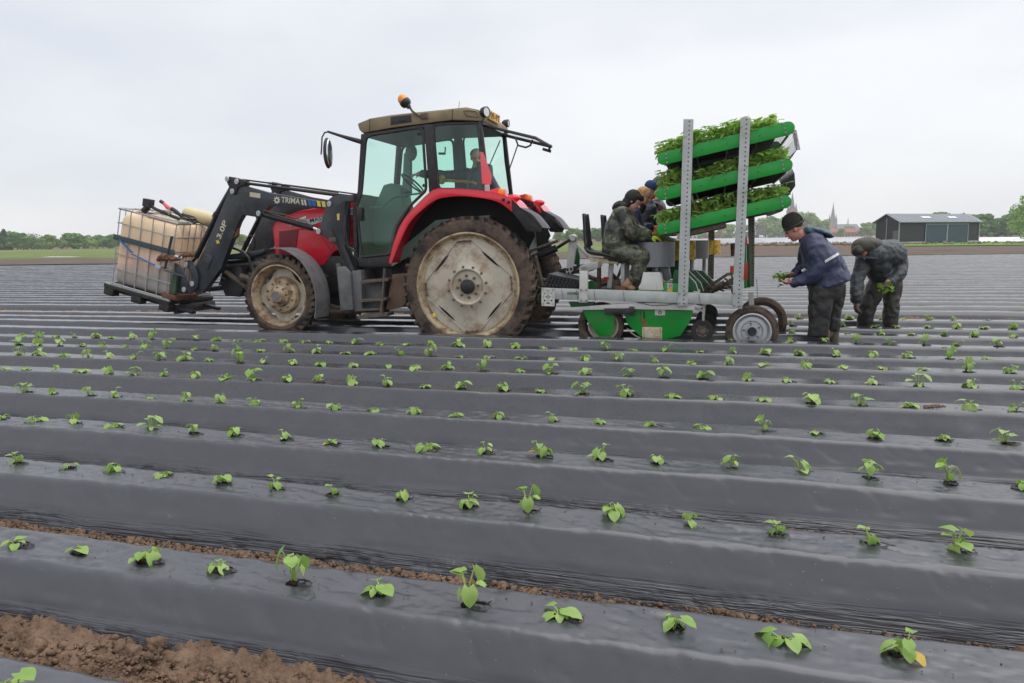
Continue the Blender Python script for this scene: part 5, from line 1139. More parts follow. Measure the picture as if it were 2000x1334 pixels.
# hitch tower, brackets, seats
pr('hitch_plate', [(1112, 460), (1120, 457), (1127, 461), (1126, 480), (1118, 536), (1105, 536)], .62, .66, m_white)
pr('hitch_brace', [(1126, 475), (1150, 500), (1147, 503), (1124, 482)], .7, .73, m_galv); pr('green_hitch_strut', [(1124, 470), (1132, 500), (1131, 520), (1119, 515)], 1.0, 1.06, m_dkgreen)
b = MB(); c = Pp(1119, 465, .6); b.lathe([(.001, -.03), (.04, -.03), (.05, 0), (.05, .08)], c, 16); b.build('hitch_pin', m_galv, PL)
pr('stand_upright', [(1132, 521), (1148, 521), (1147, 591), (1131, 591)], PV - .02, PV + .04, m_white)
pr('stand_arm', [(1132, 520), (1148, 512), (1167, 512), (1167, 524), (1148, 530), (1132, 530)], PV - .02, PV + .3, m_galv2, bev=.008)
def seat(dv, x0=0):
    mv = lambda L_, v: [Vector((p.x + x0, v, p.z)) for p in PP(L_, .10)]
    bk = arc_px([(1135, 417), (1137, 440), (1139, 470), (1143, 489), (1154, 497), (1175, 500), (1203, 508)], 3)
    v = .02 + dv; b = MB(); n = len(bk); P = mv(bk, 0); grid = []
    rows = 9; vs = []
    for i, p in enumerate(P):
        t = i / (n - 1); half = .19 * (.72 + .5 * min(1, t * 2.2)) if t < .5 else .225
        for j in range(rows):
            s_ = -1 + 2 * j / (rows - 1); e = abs(s_) ** 3; nx = .045 * e if t < .45 else 0; nzv = .04 * e * (1 if t > .3 else t / .3)
            vs.append(Vector((p.x + nx, v + .24 + s_ * half, p.z + (nzv if t > .35 else 0))))
    b.add(vs, [(i * rows + j, i * rows + j + 1, (i + 1) * rows + j + 1, (i + 1) * rows + j) for i in range(n - 1) for j in range(rows - 1)])
    o = b.build('seat_shell', m_seat, PL); md = o.modifiers.new('thick', 'SOLIDIFY'); md.thickness = .018; md.offset = 0
    sl = MB()
    for y in range(5): sl.box(mv([(1139.5 + y * .6, 432 + y * 10)], v + .24)[0], (.03, .16, .028))
    sl.build('ventilation_slot', m_dark, o)
    b = MB(); b.prism(mv([(1146, 503), (1206, 508), (1206, 516), (1176, 514), (1172, 524), (1166, 514), (1150, 508)], 0), v + .10, v + .16); b.prism(mv([(1146, 503), (1206, 508), (1206, 514), (1150, 508)], 0), v + .34, v + .38); b.build('seat_bracket', m_cream, PL, bev=.004)
    b = MB(); b.bar(mv([(1214, 512)], v + .22)[0], mv([(1214, 565)], v + .22)[0], .05, .05); b.bar(mv([(1190, 512)], v + .3)[0], mv([(1186, 565)], v + .3)[0], .06, .06); b.build('seat_post', m_galv, PL, bev=.004)
SD = [0.0, .66, 1.32, 1.98]
for i, dv in enumerate(SD): seat(dv, .14 * i)
# carousels in front of the sitters
def carousel(x, dv, m, r, y0=473, y1=522):
    a = Pp(x, y0, .0); c = Pp(x, y1, .0); v = .30 + dv
    b = MB(); b.lathe([(r, a.z), (r, c.z), (r * .98, c.z), (r * .98, a.z - .01), (r * .55, a.z - .03), (.01, a.z - .03)], (a.x, v, 0), 40, 'z'); o = b.build('carousel_drum', m, PL, sharp=50)
    b = MB(); b.tube([Vector((a.x, v, c.z)), Vector((a.x, v, c.z - .35))], .03, 10); b.build('drum_spindle', m_galv, PL)
carousel(1279, 0, m_greydrum, .235); carousel(1318, .66, m_yel, .235, 471, 512); carousel(1345, 1.32, m_greydrum, .235, 471, 512); carousel(1372, 1.98, m_yel, .235, 471, 505)
pr('drive_cover', [(1256, 532), (1288, 532), (1291, 536), (1296.5, 566), (1294, 568), (1248, 566.5), (1247, 560), (1252, 553)], .02, .30, m_white, bev=.012)
pr('drive_cover', [(1282, 518), (1306, 520), (1310, 545), (1300, 550), (1288, 530)], .34, .6, m_greydrum, bev=.01); pr('drive_cover', [(1305, 505), (1330, 505), (1330, 545), (1310, 545)], .9, 1.2, m_dkgreen, bev=.01)
pr('safety_label', [(1303.5, 553), (1313.5, 553), (1313.5, 562), (1303.5, 562)], .03, .033, m_text_white, bev=0, smooth=False)
b = MB(); c = Pp(1308.5, 557.5, .025); b.lathe([(.022, 0), (.016, 0)], c, 18); b.bar(c + Vector((-.015, -.001, -.015)), c + Vector((.015, -.001, .015)), .004, .005, up=(0, 1, 0)); b.build('prohibition_mark', m_redpart, PL, smooth=False)
pr('warning_label', [(1303.5, 562.5), (1313.5, 562.5), (1313.5, 570), (1303.5, 570)], .03, .033, m_ydecal, bev=0, smooth=False)
pr('green_unit_body', [(1244, 566), (1296, 568), (1298, 552), (1324, 554), (1330, 560), (1330, 576), (1244, 570)], .04, .3, m_green)
for i, (x, v) in enumerate(((1352, .05), (1362, .35), (1376, .7), (1390, 1.1), (1362, 1.5), (1380, 1.9))):
    pr('seed_disc_plate', [(x - 34, 527), (x - 18, 529), (x + 6, 553), (x + 12, 570), (x - 10, 571), (x - 40, 570), (x - 38, 540)], v, v + .02, m_dkgreen, bev=.003)
    b = MB(); b.tube([Pp(x - 17, 528, v - .004), Pp(x + 6.5, 552, v - .004), Pp(x + 12.5, 569, v - .004)], .006, 5); b.build('plate_edge', m_white, PL)
b = MB()
for k in range(40):
    x = random.uniform(1362, 1440); y = 575 - (x - 1360) * .40 * random.uniform(.6, 1.1); v = random.uniform(.1, 1.5); p = Pp(x, y, v); d = Vector((random.uniform(-.08, .14), random.uniform(-.1, .1), random.uniform(-.03, .09))); b.bar(p, p + d, .012, .022)
b.tube(PP([(1362, 572), (1390, 556), (1420, 536), (1432, 534)], .4), .02, 6); b.tube(PP([(1380, 578), (1410, 560), (1428, 545)], .8), .018, 6); b.build('closing_linkage', m_mudmetal, PL, kind='stuff')
b = MB()
for (x0, y0, x1, y1, v, r_) in ((1150, 560, 1240, 545, .5, .03), (1150, 540, 1200, 560, .8, .03), (1170, 520, 1170, 565, .4, .03), (1190, 530, 1225, 570, .6, .03), (1130, 530, 1160, 545, .7, .03), (1160, 545, 1235, 560, 1.2, .04), (1160, 575, 1240, 575, 1.0, .05), (1200, 560, 1215, 520, .9, .02)): b.tube([Pp(x0, y0, v), Pp(x1, y1, v)], r_, 7)
b.build('drive_shaft', m_mudmetal, PL)
pr('gearbox', [(1186, 552), (1214, 548), (1218, 560), (1206, 572), (1194, 566)], .3, .5, m_mudmetal, bev=.015)
b = MB(); b.tube([Pp(1176, 546, .3), Pp(1190, 544, .3)], .014, 8); b.ball(Pp(1184, 543, .3), (.04, .03, .018), 10, 6); b.build('red_knob', m_redpart, PL)
b = MB(); c = Pp(1156, 558, .1); b.lathe([(.001, -.02), (.07, -.02), (.07, .02), (.001, .02)], c, 20); b.build('green_pulley', m_dkgreen, PL)
pr('footboard', [(1150, 568), (1300, 571), (1300, 574), (1150, 571)], PV + .08, 2.5, m_mudmetal)
pr('foot_plate', [(1200, 560), (1215, 560), (1222, 567), (1202, 567)], .05, .3, m_wood)
# green coulter bodies, ground wheel, marker plate
HV = -.02
wheel('ground_wheel', PL, (Pp(1172.5, 636, HV + .05).x, Pp(1172.5, 636, HV + .05).z), HV + .03, 50 / 150, .20, .20, lugs=0, flip=1, label='muddy wheel behind the green front shield')
c = Pp(1178, 636, HV + .03); b = MB(); b.lathe([(.20, .0), (.185, -.008), (.17, .01), (.12, .03), (.01, .03)], c, 36); b.build('rim', m_rim, PL)
pr('front_shield', [(1135, 601), (1200, 606), (1199, 640), (1197, 651), (1190, 657), (1170, 656.5), (1160, 645), (1149, 629.6)], HV - .03, HV - .018, m_hull)
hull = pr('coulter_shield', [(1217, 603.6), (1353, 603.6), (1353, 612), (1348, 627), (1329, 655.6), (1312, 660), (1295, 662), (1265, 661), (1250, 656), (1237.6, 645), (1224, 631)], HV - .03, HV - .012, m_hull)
pr('rust_streak', [(1249, 608), (1252, 608), (1252, 630), (1250, 631)], HV - .033, HV - .031, m_wood, parent=hull, bev=0); pr('slot', [(1256.5, 607), (1259, 608), (1259.5, 622), (1257, 622)], HV - .034, HV - .031, m_dark, parent=hull, bev=0)
m_rust = mat('rust_stain', (.20, .10, .04), .8, var=.3); pr('rust_streak', [(1255, 622), (1261, 622), (1266, 638), (1254, 638)], HV - .033, HV - .031, m_rust, parent=hull, bev=0)
pr('marker_plate', [(1254.5, 638.7), (1293, 639.5), (1293, 661.5), (1254, 659)], HV - .042, HV - .034, m_cream)
b = MB()
for k in range(9):
    for x in (1258, 1289.5): c = Pp(x, 641.5 + k * 2.2, HV - .0435); b.lathe([(.006, 0), (.001, 0)], c, 6)
b.build('plate_hole', m_rust, PL, kind='stuff', smooth=False)
pr('white_bracket', [(1279, 604.5), (1299, 604.5), (1299, 616), (1279, 616)], HV - .042, HV - .031, m_white); b = MB(); b.lathe([(.022, 0), (.012, 0)], Pp(1289, 610, HV - .045), 16); b.build('bracket_mark', m_black, PL, smooth=False)
pr('black_bar', [(1180, 602.5), (1236, 602.5), (1236, 614), (1181, 614)], PV - .02, PV + .02, m_black); pr('bar_end_plate', [(1229, 599), (1238, 599), (1238, 616), (1229, 616)], PV - .03, PV + .03, m_black)
b = MB(); b.tube(PP(arc_px([(1225, 641), (1232, 649), (1242, 656), (1252, 660)]), HV), .008, 6); b.build('skid_edge', m_cream, PL)
for k in range(1, 4):
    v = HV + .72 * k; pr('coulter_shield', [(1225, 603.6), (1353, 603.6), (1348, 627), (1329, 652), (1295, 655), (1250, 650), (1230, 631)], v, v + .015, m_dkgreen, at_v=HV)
# press wheels, one behind each coulter
for k in range(4):
    v = HV - .03 + .72 * k; x = 1371.5 - 0 + (0, 12, 8, 12)[k]; y = 646.5
    c = Pp(1371.5, 646.5, HV - .03); rr = 22.5 / 150
    o, cc = wheel('press_wheel', PL, (c.x + .02 * k, c.z), v, rr, .10, rr * .72, lugs=0, tmat=m_rubber, n=32)
    disc('wheel_hub', o, [(rr * .74, .045), (rr * .66, .05), (rr * .6, .03), (rr * .28, .03), (rr * .25, .05), (.001, .05)], cc, 1, m_mudmetal, 28); bolts(o, cc, 1, rr * .46, .03, 6, .007, m_bolt)
    b = MB(); b.bar(Vector((c.x + .01, v + .0, c.z + .13)), Vector((c.x + .01, v + .0, c.z + .36)), .03, .045); b.bar(Vector((c.x + .03, v, c.z + .25)), Vector((c.x - .1, v, c.z + .28)), .03, .03); b.build('press_wheel_arm', m_galv2, PL)
# transport wheels
for (x, y, v) in ((1469, 648, .0), (1488, 629, .85)):
    c = Pp(x, y, v); rr = 55.5 / F.scale(x, y, v) if v == 0 else .36
    o, cc = wheel('support_tyre', PL, (c.x, c.z), v, rr, .20, rr * .62, lugs=0, tmat=m_tyre, n=48, label='grey-hubbed support wheel' if v == 0 else 'second support wheel')
    if v == 0:
        r2 = rr * .64; disc('rim', o, [(r2, .085), (r2 + .006, .102), (r2 - .01, .104), (r2 - .02, .08), (r2 * .84, .05), (r2 * .80, .062), (r2 * .60, .064), (r2 * .52, .048), (r2 * .34, .048), (r2 * .30, .062), (r2 * .2, .062), (.001, .062)], cc, 1, m_silver, 48)
        bolts(o, cc, 1, r2 * .43, .05, 5, .012, m_rustbolt, .5)
        b = MB(); b.lathe([(.055, -.055), (.055, -.10), (.045, -.115), (.001, -.115)], cc, 20); b.build('hub_cap', m_black, o)
pr('wheel_strut', [(1463, 573), (1474, 573), (1476, 640), (1466, 640)], .22, .26, m_galv2, at_v=0)
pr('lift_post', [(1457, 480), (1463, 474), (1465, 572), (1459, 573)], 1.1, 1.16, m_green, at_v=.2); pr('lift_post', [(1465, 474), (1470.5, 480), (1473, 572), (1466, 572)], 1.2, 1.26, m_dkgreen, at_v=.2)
b = MB(); b.bar(Pp(1478, 545, .9), Pp(1480, 600, .9), .012, .012); b.bar(Pp(1467, 572, .9), Pp(1469, 610, .9), .03, .03); b.build('adjusting_rod', m_galv, PL)
b = MB(); b.box(Pp(1430, 527, .6), (.05, .08, .10)); b.box(Pp(1455, 530, .6), (.06, .08, .22)); b.build('red_marker_box', m_redpart, PL, bev=.006)
b = MB(); b.tube([Pp(1431, 475, .8), Pp(1432, 500, .8)], .03, 8); b.build('rusty_stub', m_wood, PL); b = MB(); b.ball(Pp(1456, 471, .8), (.03, .03, .06), 10, 6); b.build('pink_marker', m_smv, PL)
# stack of empty black trays lying on the hitch end
trm = MB(); trm.box((0, 0, 0), (.44, .62, .012))
for i in range(9):
    for j in (-.28, -.1, .1, .28): trm.box((-.19 + i * .0475, j, -.025), (.030, .10, .04))
trm.box((0, -.305, -.012), (.44, .012, .03)); trme = trm.mesh('empty_tray', m_tray, smooth=False)
for i, (x, y, r_, nm) in enumerate(((1098, 560, -2, 'lowest'), (1098, 553.5, 3, 'second from the bottom'), (1102, 547, 7, 'third from the bottom'), (1105, 541, 11, 'topmost'))):
    c = Pp(x, y, .1); o = link('empty_tray', trme); o.location = F.world(Vector((c.x, .30, c.z))); o.rotation_euler = (0, R(r_), TA); setp(o, 'black plastic tray in the slanting pile behind the wheel, %s' % nm, 'tray', 'empty trays piled on the planter')
for i, (x, y, r_, nm) in enumerate(((1124, 528, 8, 'lower'), (1128, 519, 12, 'upper'))):
    for_ = Pp(x, y, .9); o = link('empty_tray', trme); o.location = F.world(Vector((for_.x, .95, for_.z))); o.rotation_euler = (0, R(-r_), TA); setp(o, 'black tray tipped against the seat frame, %s of the pair' % nm, 'tray', 'empty trays leaning on the seat frame')

# ------------------------------------------------------------------ leaves and trays of young plants
def leaf_mesh(name, m, L_=.055, W_=.048, fold=.25, curl=.4, seed=0, lod=4):
    r = random.Random(seed); n = lod; vs = []; prof = []
    for i in range(n + 1):
        t = i / n; w = W_ * .5 * (math.sin(math.pi * min(1, t * .78 + .22)) ** .75) * (1.0 if t < .95 else .15)
        if i == 0: w *= .75
        prof.append((t, w))
    for t, w in prof:
        y = (t - (.14 if t == 0 else 0)) * L_; z = -curl * L_ * t * t
        yb_ = y - (.10 * L_ if t == 0 else 0)
        vs += [(-w, yb_, z + fold * w * r.uniform(.7, 1.2)), (0, y if t else 0, z), (w, yb_, z + fold * w * r.uniform(.7, 1.2))]
    fs = [(i * 3 + j, i * 3 + j + 1, i * 3 + j + 4, i * 3 + j + 3) for i in range(n) for j in (0, 1)]
    me = bpy.data.meshes.new(name); me.from_pydata(vs, [], fs); me.materials.append(m); me.shade_smooth(); return me
def leaf_cluster(b, n, spread, h, ls, rnd, zs=1.0):       # adds stems and leaves to one mesh (2 material slots)
    pass
def foliage(name, n, wx, wy, h, ls, seed, m=m_leafd, stems=True):
    r = random.Random(seed); V = []; Fc = []; MI = []
    for _ in range(n):
        x = r.uniform(-wx / 2, wx / 2); y = r.uniform(-wy / 2, wy / 2); hh = h * r.uniform(.3, 1.12); lx = x + r.gauss(0, .02); ly = y + r.gauss(0, .02)
        yaw = r.uniform(0, 6.28); tilt = r.uniform(-.7, .35); s = ls * r.uniform(.6, 1.25)
        q = Matrix.Rotation(yaw, 3, 'Z') @ Matrix.Rotation(tilt, 3, 'X'); k = len(V)
        for p in ((0, 0, 0), (-.5, .25, .12), (-.36, .75, .02), (0, 1.1, -.25), (.36, .75, .02), (.5, .25, .12), (0, .5, -.05)):
            V.append(q @ Vector(p) * s + Vector((lx, ly, hh)))
        Fc += [(k, k + 6, k + 1), (k + 1, k + 6, k + 2), (k + 2, k + 6, k + 3), (k + 3, k + 6, k + 4), (k + 4, k + 6, k + 5), (k + 5, k + 6, k)]; MI += [0] * 6
        if stems:
            k = len(V); d = .0022; V += [Vector((x - d, y, 0)), Vector((x + d, y, 0)), Vector((lx + d, ly, hh)), Vector((lx - d, ly, hh)), Vector((x, y - d, 0)), Vector((x, y + d, 0)), Vector((lx, ly + d, hh)), Vector((lx, ly - d, hh))]; Fc += [(k, k + 1, k + 2, k + 3), (k + 4, k + 5, k + 6, k + 7)]; MI += [1, 1]
    me = bpy.data.meshes.new(name); me.from_pydata([tuple(v) for v in V], [], Fc); me.materials.append(m); me.materials.append(m_stem); me.polygons.foreach_set('material_index', MI); me.update(); return me
fol = [foliage('tray_foliage', 230, .40, .56, .225, .078, 50 + i) for i in range(4)]
tb_ = MB(); tb_.box((0, 0, -.02), (.37, .52, .05)); tb_.box((0, 0, .008), (.385, .535, .008)); tme = tb_.mesh('tray_body', m_tray, smooth=False)
for di, (f0, f1, ax, up) in enumerate(DK):
    sl = math.atan2(ax.z, ax.x); ln = (f1 - f0).length; cnt = 4
    for i in range(cnt):
        for j in range(3):
            t = (i + .5) / cnt; p = f0 + ax * (ln * (.01 + (.90 if di == 0 else .985) * t)) + up * .03; v = DV0 + .31 + j * .56
            o = bpy.data.objects.new('seedling_tray', None); COL.objects.link(o); o.location = F.world(Vector((p.x, v, p.z))); o.rotation_euler = Matrix.Rotation(TA, 4, 'Z').to_euler()
            o.rotation_euler = (Matrix.Rotation(TA, 3, 'Z') @ Matrix.Rotation(-sl, 3, 'Y')).to_euler()
            setp(o, 'tray of leafy seedlings, %s from the sitters, %s deck, %s' % (ordinal(i + 1), ['top', 'middle', 'bottom'][di], ['nearest line', 'middle line', 'farthest line'][j]), 'seedling tray', 'seedling trays on the sloping decks')
            BASE[o.name] = Vector((0, 0, 0)); link('tray_body', tme, o); fo_ = link('foliage', fol[(i * 3 + j + di) % 4], o, scale=(1.08, 1.04, random.uniform(.75, 1.1))); fo_['kind'] = 'stuff'
for x, y, r_ in ((1219, 0, 0),):
    pass
for (x, y, v, tl) in ((1354, 400, .05, .2), (1323, 358, .05, -.3)):   # white plant tags
    b = MB(); p = Pp(x, y, v); b.bar(p, p + Vector((-.04 + tl * .1, 0, .13)), .002, .022, up=(1, 0, 0)); solo('plant_tag', b, m_text_white, 'white plastic plant tag stuck among seedlings of the %s deck' % ('bottom' if y > 380 else 'middle'), 'plant tag', p, smooth=False)
# ------------------------------------------------------------------ people
def cap_mesh(p0, r0, p1, r1, n=14):
    p0 = Vector(p0); p1 = Vector(p1); d = p1 - p0
    if d.length < 1e-5: d = Vector((0, 0, 1e-4)); p1 = p0 + d
    t = d.normalized(); q = t.orthogonal().normalized(); w = t.cross(q); rings = []
    for k in range(1, 5): a = math.pi / 2 * k / 4; rings.append((p0 - t * r0 * math.cos(a), r0 * math.sin(a)))
    for k in range(0, 4): a = math.pi / 2 * k / 4; rings.append((p1 + t * r1 * math.sin(a), r1 * math.cos(a)))
    vs = [p0 - t * r0] + [c + (q * math.cos(2 * math.pi * j / n) + w * math.sin(2 * math.pi * j / n)) * r for c, r in rings for j in range(n)] + [p1 + t * r1]
    fs = [(0, 1 + (j + 1) % n, 1 + j) for j in range(n)]; m = len(rings)
    for i in range(m - 1):
        for j in range(n): fs.append((1 + i * n + j, 1 + i * n + (j + 1) % n, 1 + (i + 1) * n + (j + 1) % n, 1 + (i + 1) * n + j))
    e = len(vs) - 1; fs += [(e, 1 + (m - 1) * n + j, 1 + (m - 1) * n + (j + 1) % n) for j in range(n)]; return vs, fs
CT = bpy.data.textures.new('folds', 'CLOUDS'); CT.noise_scale = .19; CT.noise_depth = 2
CT2 = bpy.data.textures.new('creases', 'WOOD'); CT2.wood_type = 'BANDNOISE'; CT2.noise_scale = .10; CT2.turbulence = 7
def blob(name, parent, m, parts, voxel=.011, smooth=6, folds=0, crease=0, label=None):
    b = MB()
    for q in parts:
        if q[0] == 'raw': b.add(q[1], q[2])
        elif q[0] == 'b': b.ball(q[1], q[2], 16, 12, q[3] if len(q) > 3 else None)
        else: b.add(*cap_mesh(*q))
    base = base_of(parent); me = bpy.data.meshes.new(name); me.from_pydata([(p[0] - base.x, p[1] - base.y, p[2] - base.z) for p in b.v], [], b.f)
    me.materials.append(m); o = link(name, me, parent); md = o.modifiers.new('join', 'REMESH'); md.mode = 'VOXEL'; md.voxel_size = voxel; md.use_smooth_shade = True
    sm = o.modifiers.new('soft', 'SMOOTH'); sm.factor = .5; sm.iterations = smooth
    if folds:
        folds *= .75
        dm = o.modifiers.new('folds', 'DISPLACE'); dm.texture = CT; dm.strength = folds; dm.mid_level = .5; dm.texture_coords = 'LOCAL'
    if crease:
        crease *= .9
        dm = o.modifiers.new('creases', 'DISPLACE'); dm.texture = CT2; dm.strength = crease; dm.mid_level = .5; dm.texture_coords = 'LOCAL'
        sm = o.modifiers.new('soft2', 'SMOOTH'); sm.factor = .5; sm.iterations = 2
    return setp(o, label)
def C(a, ra, c, rc, dv=0):                       # capsule from photograph points (x, y, v) with radii in pixels
    p = Pp(*a); q = Pp(*c); return (p, ra / F.scale(*a), q, rc / F.scale(*c))
def wide(a, ra, c, rc, w):                       # two capsules side by side
    return [C((a[0], a[1], a[2] - w), ra, (c[0], c[1], c[2] - w), rc), C((a[0], a[1], a[2] + w), ra, (c[0], c[1], c[2] + w), rc), C(a, ra * 1.03, c, rc * 1.03)]
def Bl(a, rx, rz, rv, rot=0):
    s = F.scale(*a); return ('b', Pp(*a), (rx / s, rv, rz / s), Matrix.Rotation(R(rot), 3, 'Y'))
def hand_parts(wrist, tip_dir, palm_dir, s=1.0, curl=.9, side=1):
    d = Vector(tip_dir).normalized(); pn = Vector(palm_dir).normalized(); pn = (pn - d * pn.dot(d)).normalized(); sd = d.cross(pn) * side; w = Vector(wrist); out = []
    for k in (-1, 0, 1): out.append((w + sd * .016 * k * s, .019 * s, w + d * .075 * s + sd * .026 * k * s, .016 * s))
    for i, (off, ln) in enumerate(((-.036, .062), (-.012, .075), (.013, .070), (.036, .055))):
        b0 = w + d * .078 * s + sd * off * s; c1 = curl * (.8 + .1 * i); d1 = (d * math.cos(c1 * .5) + pn * math.sin(c1 * .5)); m = b0 + d1 * ln * .5 * s; d2 = (d * math.cos(c1 * 1.3) + pn * math.sin(c1 * 1.3)); e = m + d2 * ln * .5 * s
        out += [(b0, .0105 * s, m, .0098 * s), (m, .0098 * s, e, .0085 * s)]
    t0 = w + d * .02 * s - sd * .026 * s; t1 = t0 + (d * .5 - sd * .55 + pn * .5).normalized() * .038 * s; t2 = t1 + (d * .8 + pn * .6).normalized() * .03 * s
    out += [(t0, .014 * s, t1, .0115 * s), (t1, .0115 * s, t2, .0095 * s)]; return out
def frustum(a, ra, c, rc, d0, d1, n=28):         # flat-ended skirt of a jacket: radii in pixels across, depths in metres
    p, q = Pp(*a), Pp(*c); r0, r1 = ra / F.scale(*a), rc / F.scale(*c); ax = (q - p).normalized(); sx_ = Vector((ax.z, 0, -ax.x)); vs = []
    for o_, r_, d_ in ((p, r0, d0), (q, r1, d1)):
        for k in range(n): t = 2 * math.pi * k / n; vs.append(o_ + sx_ * math.cos(t) * r_ + Vector((0, math.sin(t) * d_, 0)))
    return ('raw', vs, [(k, (k + 1) % n, n + (k + 1) % n, n + k) for k in range(n)] + [tuple(range(n)), tuple(range(2 * n - 1, n - 1, -1))])
def face(parent, c, fwd, up, s, skin, beard=False):      # small features set on the head
    f = Vector(fwd).normalized(); u = Vector(up); u = (u - f * u.dot(f)).normalized(); sd = f.cross(u); c = Vector(c); P = []
    for k in (-1, 1):
        e = MB(); e.ball(c + f * .088 * s + sd * .031 * k * s + u * .012 * s, (.010 * s, .010 * s, .006 * s), 8, 6); e.build('eye', m_dark, parent)
        e = MB(); e.tube([c + f * .092 * s + sd * (.031 * k - .016) * s + u * .032 * s, c + f * .096 * s + sd * .031 * k * s + u * .037 * s, c + f * .088 * s + sd * (.031 * k + .016) * s + u * .030 * s], .004 * s, 5); e.build('eyebrow', m_hair, parent)
    e = MB(); e.tube([c + f * .086 * s - sd * .022 * s - u * .055 * s, c + f * .098 * s - u * .052 * s, c + f * .086 * s + sd * .022 * s - u * .055 * s], .0055 * s, 6); e.build('mouth', m_smv if False else mat('lips', (.36, .12, .10), .5), parent)
def head_parts(c, fwd, up, s):
    f = Vector(fwd).normalized(); u = Vector(up); u = (u - f * u.dot(f)).normalized(); sd = f.cross(u); c = Vector(c)
    q = Matrix((f, sd, u)).transposed()
    return [('b', c + u * .035 * s - f * .008 * s, (.098 * s, .077 * s, .092 * s), q), ('b', c + f * .02 * s - u * .03 * s, (.07 * s, .06 * s, .085 * s), q),
            (c + f * .055 * s - u * .085 * s, .028 * s, c + f * .045 * s - u * .09 * s, .03 * s),
            (c + f * .088 * s + u * .015 * s, .010 * s, c + f * .112 * s - u * .020 * s, .013 * s), (c + f * .10 * s - u * .022 * s - sd * .008 * s, .009 * s, c + f * .10 * s - u * .022 * s + sd * .008 * s, .009 * s),
            ('b', c + sd * .078 * s - u * .0 * s, (.018 * s, .010 * s, .03 * s), q), ('b', c - sd * .078 * s, (.018 * s, .010 * s, .03 * s), q),
            (c - u * .04 * s - f * .02 * s, .052 * s, c - u * .14 * s - f * .05 * s, .056 * s)]
def foot_at(x, y, v, z=0): p = Pp(x, y, v); return Vector((p.x, v, z))

# --- standing man with the knitted cap, at the back of the machine
v = .16; A = thing('person', 'standing person in a navy rain jacket and dark ribbed cap, leaning forward with seedlings', 'person', (Pp(1605, 640, v).x, v, 0))
hf = Vector((-.86, -.05, -.5)); hu = Vector((-.5, 0, .86)); hc = Pp(1551, 449, v); hs = 1.10
foot1, foot2 = foot_at(1608, 660, v - .10), foot_at(1626, 655, v + .14)
body = head_parts(hc, hf, hu, hs) + wide((1590, 485, v), 17, (1618, 552, v), 19, .09) + [C((1568, 462, v), 9, (1580, 475, v), 12), C((1592, 484, v - .16), 11, (1597, 530, v - .2), 9), C((1597, 530, v - .2), 9, (1549, 552, v - .14), 6), C((1580, 484, v + .16), 11, (1570, 520, v + .22), 9), C((1570, 520, v + .22), 9, (1548, 537, v + .16), 6), C((1612, 560, v - .1), 14, (1600, 612, v - .12), 11), C((1600, 612, v - .12), 11, (1604, 655, v - .1), 8), C((1626, 560, v + .1), 14, (1628, 610, v + .12), 11), C((1628, 610, v + .12), 11, (1624, 652, v + .14), 8)]
body += hand_parts(Pp(1549, 551, v - .14), (-1, .05, -.1), (.1, .3, 1), 1.05, .9) 
body += hand_parts(Pp(1550, 537, v + .16), (-1, -.1, -.15), (.1, -.3, -1), 1.05, .8, -1)
blob('body', A, m_skin2, body, .008, 3); face(A, hc, hf, hu, hs, m_skin2)
cap = Pp(1549, 436, v); q_ = Matrix((Vector(hf).normalized(), Vector((0, 1, 0)), Vector(hf).normalized().cross(Vector((0, 1, 0))))).transposed()
capo = blob('knitted_cap', A, m_knit, [('b', hc + hu.normalized() * .078 * hs - hf.normalized() * .026, (.110 * hs, .092 * hs, .112 * hs), Matrix((Vector(hf).normalized(), Vector(hf).normalized().cross(hu.normalized()) , hu.normalized())).transposed())], .010, 2)
rb = MB(); hfn = hf.normalized(); hun = hu.normalized(); sdn = hfn.cross(hun); cc_ = hc + hun * .078 * hs - hfn * .026
for k in range(26):
    a = 2 * math.pi * k / 26; rb.tube([cc_ + (hfn * math.cos(a) * .112 * math.cos(t) + sdn * math.sin(a) * .094 * math.cos(t) + hun * math.sin(t) * .114) * hs for t in (-.35, -.05, .3, .65, 1.0, 1.3)], .0055, 5)
rb.build('knit_rib', m_knit, A, kind='stuff')
rb = MB(); rb.tube([cc_ - hun * .040 * hs + (hfn * math.cos(a) * .108 + sdn * math.sin(a) * .090) * hs for a in [2 * math.pi * i / 24 for i in range(24)]], .014, 8, closed=True); rb.build('cap_brim', m_knit, A)
jk = wide((1590, 480, v), 26, (1604, 508, v), 35, .11) + [frustum((1604, 506, v), 37, (1620, 557, v), 40, .27, .27)]
jk += [C((1574, 468, v), 13, (1588, 476, v), 20), C((1590, 482, v - .17), 19, (1600, 520, v - .22), 18), C((1600, 520, v - .22), 17, (1592, 538, v - .21), 16), C((1594, 537, v - .21), 16, (1553, 552, v - .14), 10), C((1580, 482, v + .18), 18, (1572, 515, v + .24), 15), C((1572, 515, v + .24), 15, (1553, 535, v + .17), 9)]
blob('rain_jacket', A, m_navy, jk, .011, 8, .030, .012)
blob('jacket_hood', A, m_hoodteal, [Bl((1600, 452, v), 24, 7.5, .16, 20), Bl((1582, 452, v), 12, 10, .13, 30), Bl((1616, 457, v), 14, 7, .15, 30), Bl((1590, 460, v), 16, 10, .15, 30)], .010, 5, .03, .008)
from mathutils.bvhtree import BVHTree
bpy.context.view_layer.update(); jo = [o for o in A.children if o.name.startswith('rain_jacket')][0]; dg = bpy.context.evaluated_depsgraph_get(); BV = BVHTree.FromObject(jo, dg)
def on_jacket(x, y):
    h = BV.ray_cast(jo.matrix_world.inverted() @ CAM, (jo.matrix_world.inverted().to_3x3() @ ray(x, y)).normalized()); return (h[0] + h[1] * .004 + base_of(A)) if h[0] is not None else None
top_, bot_ = [], []
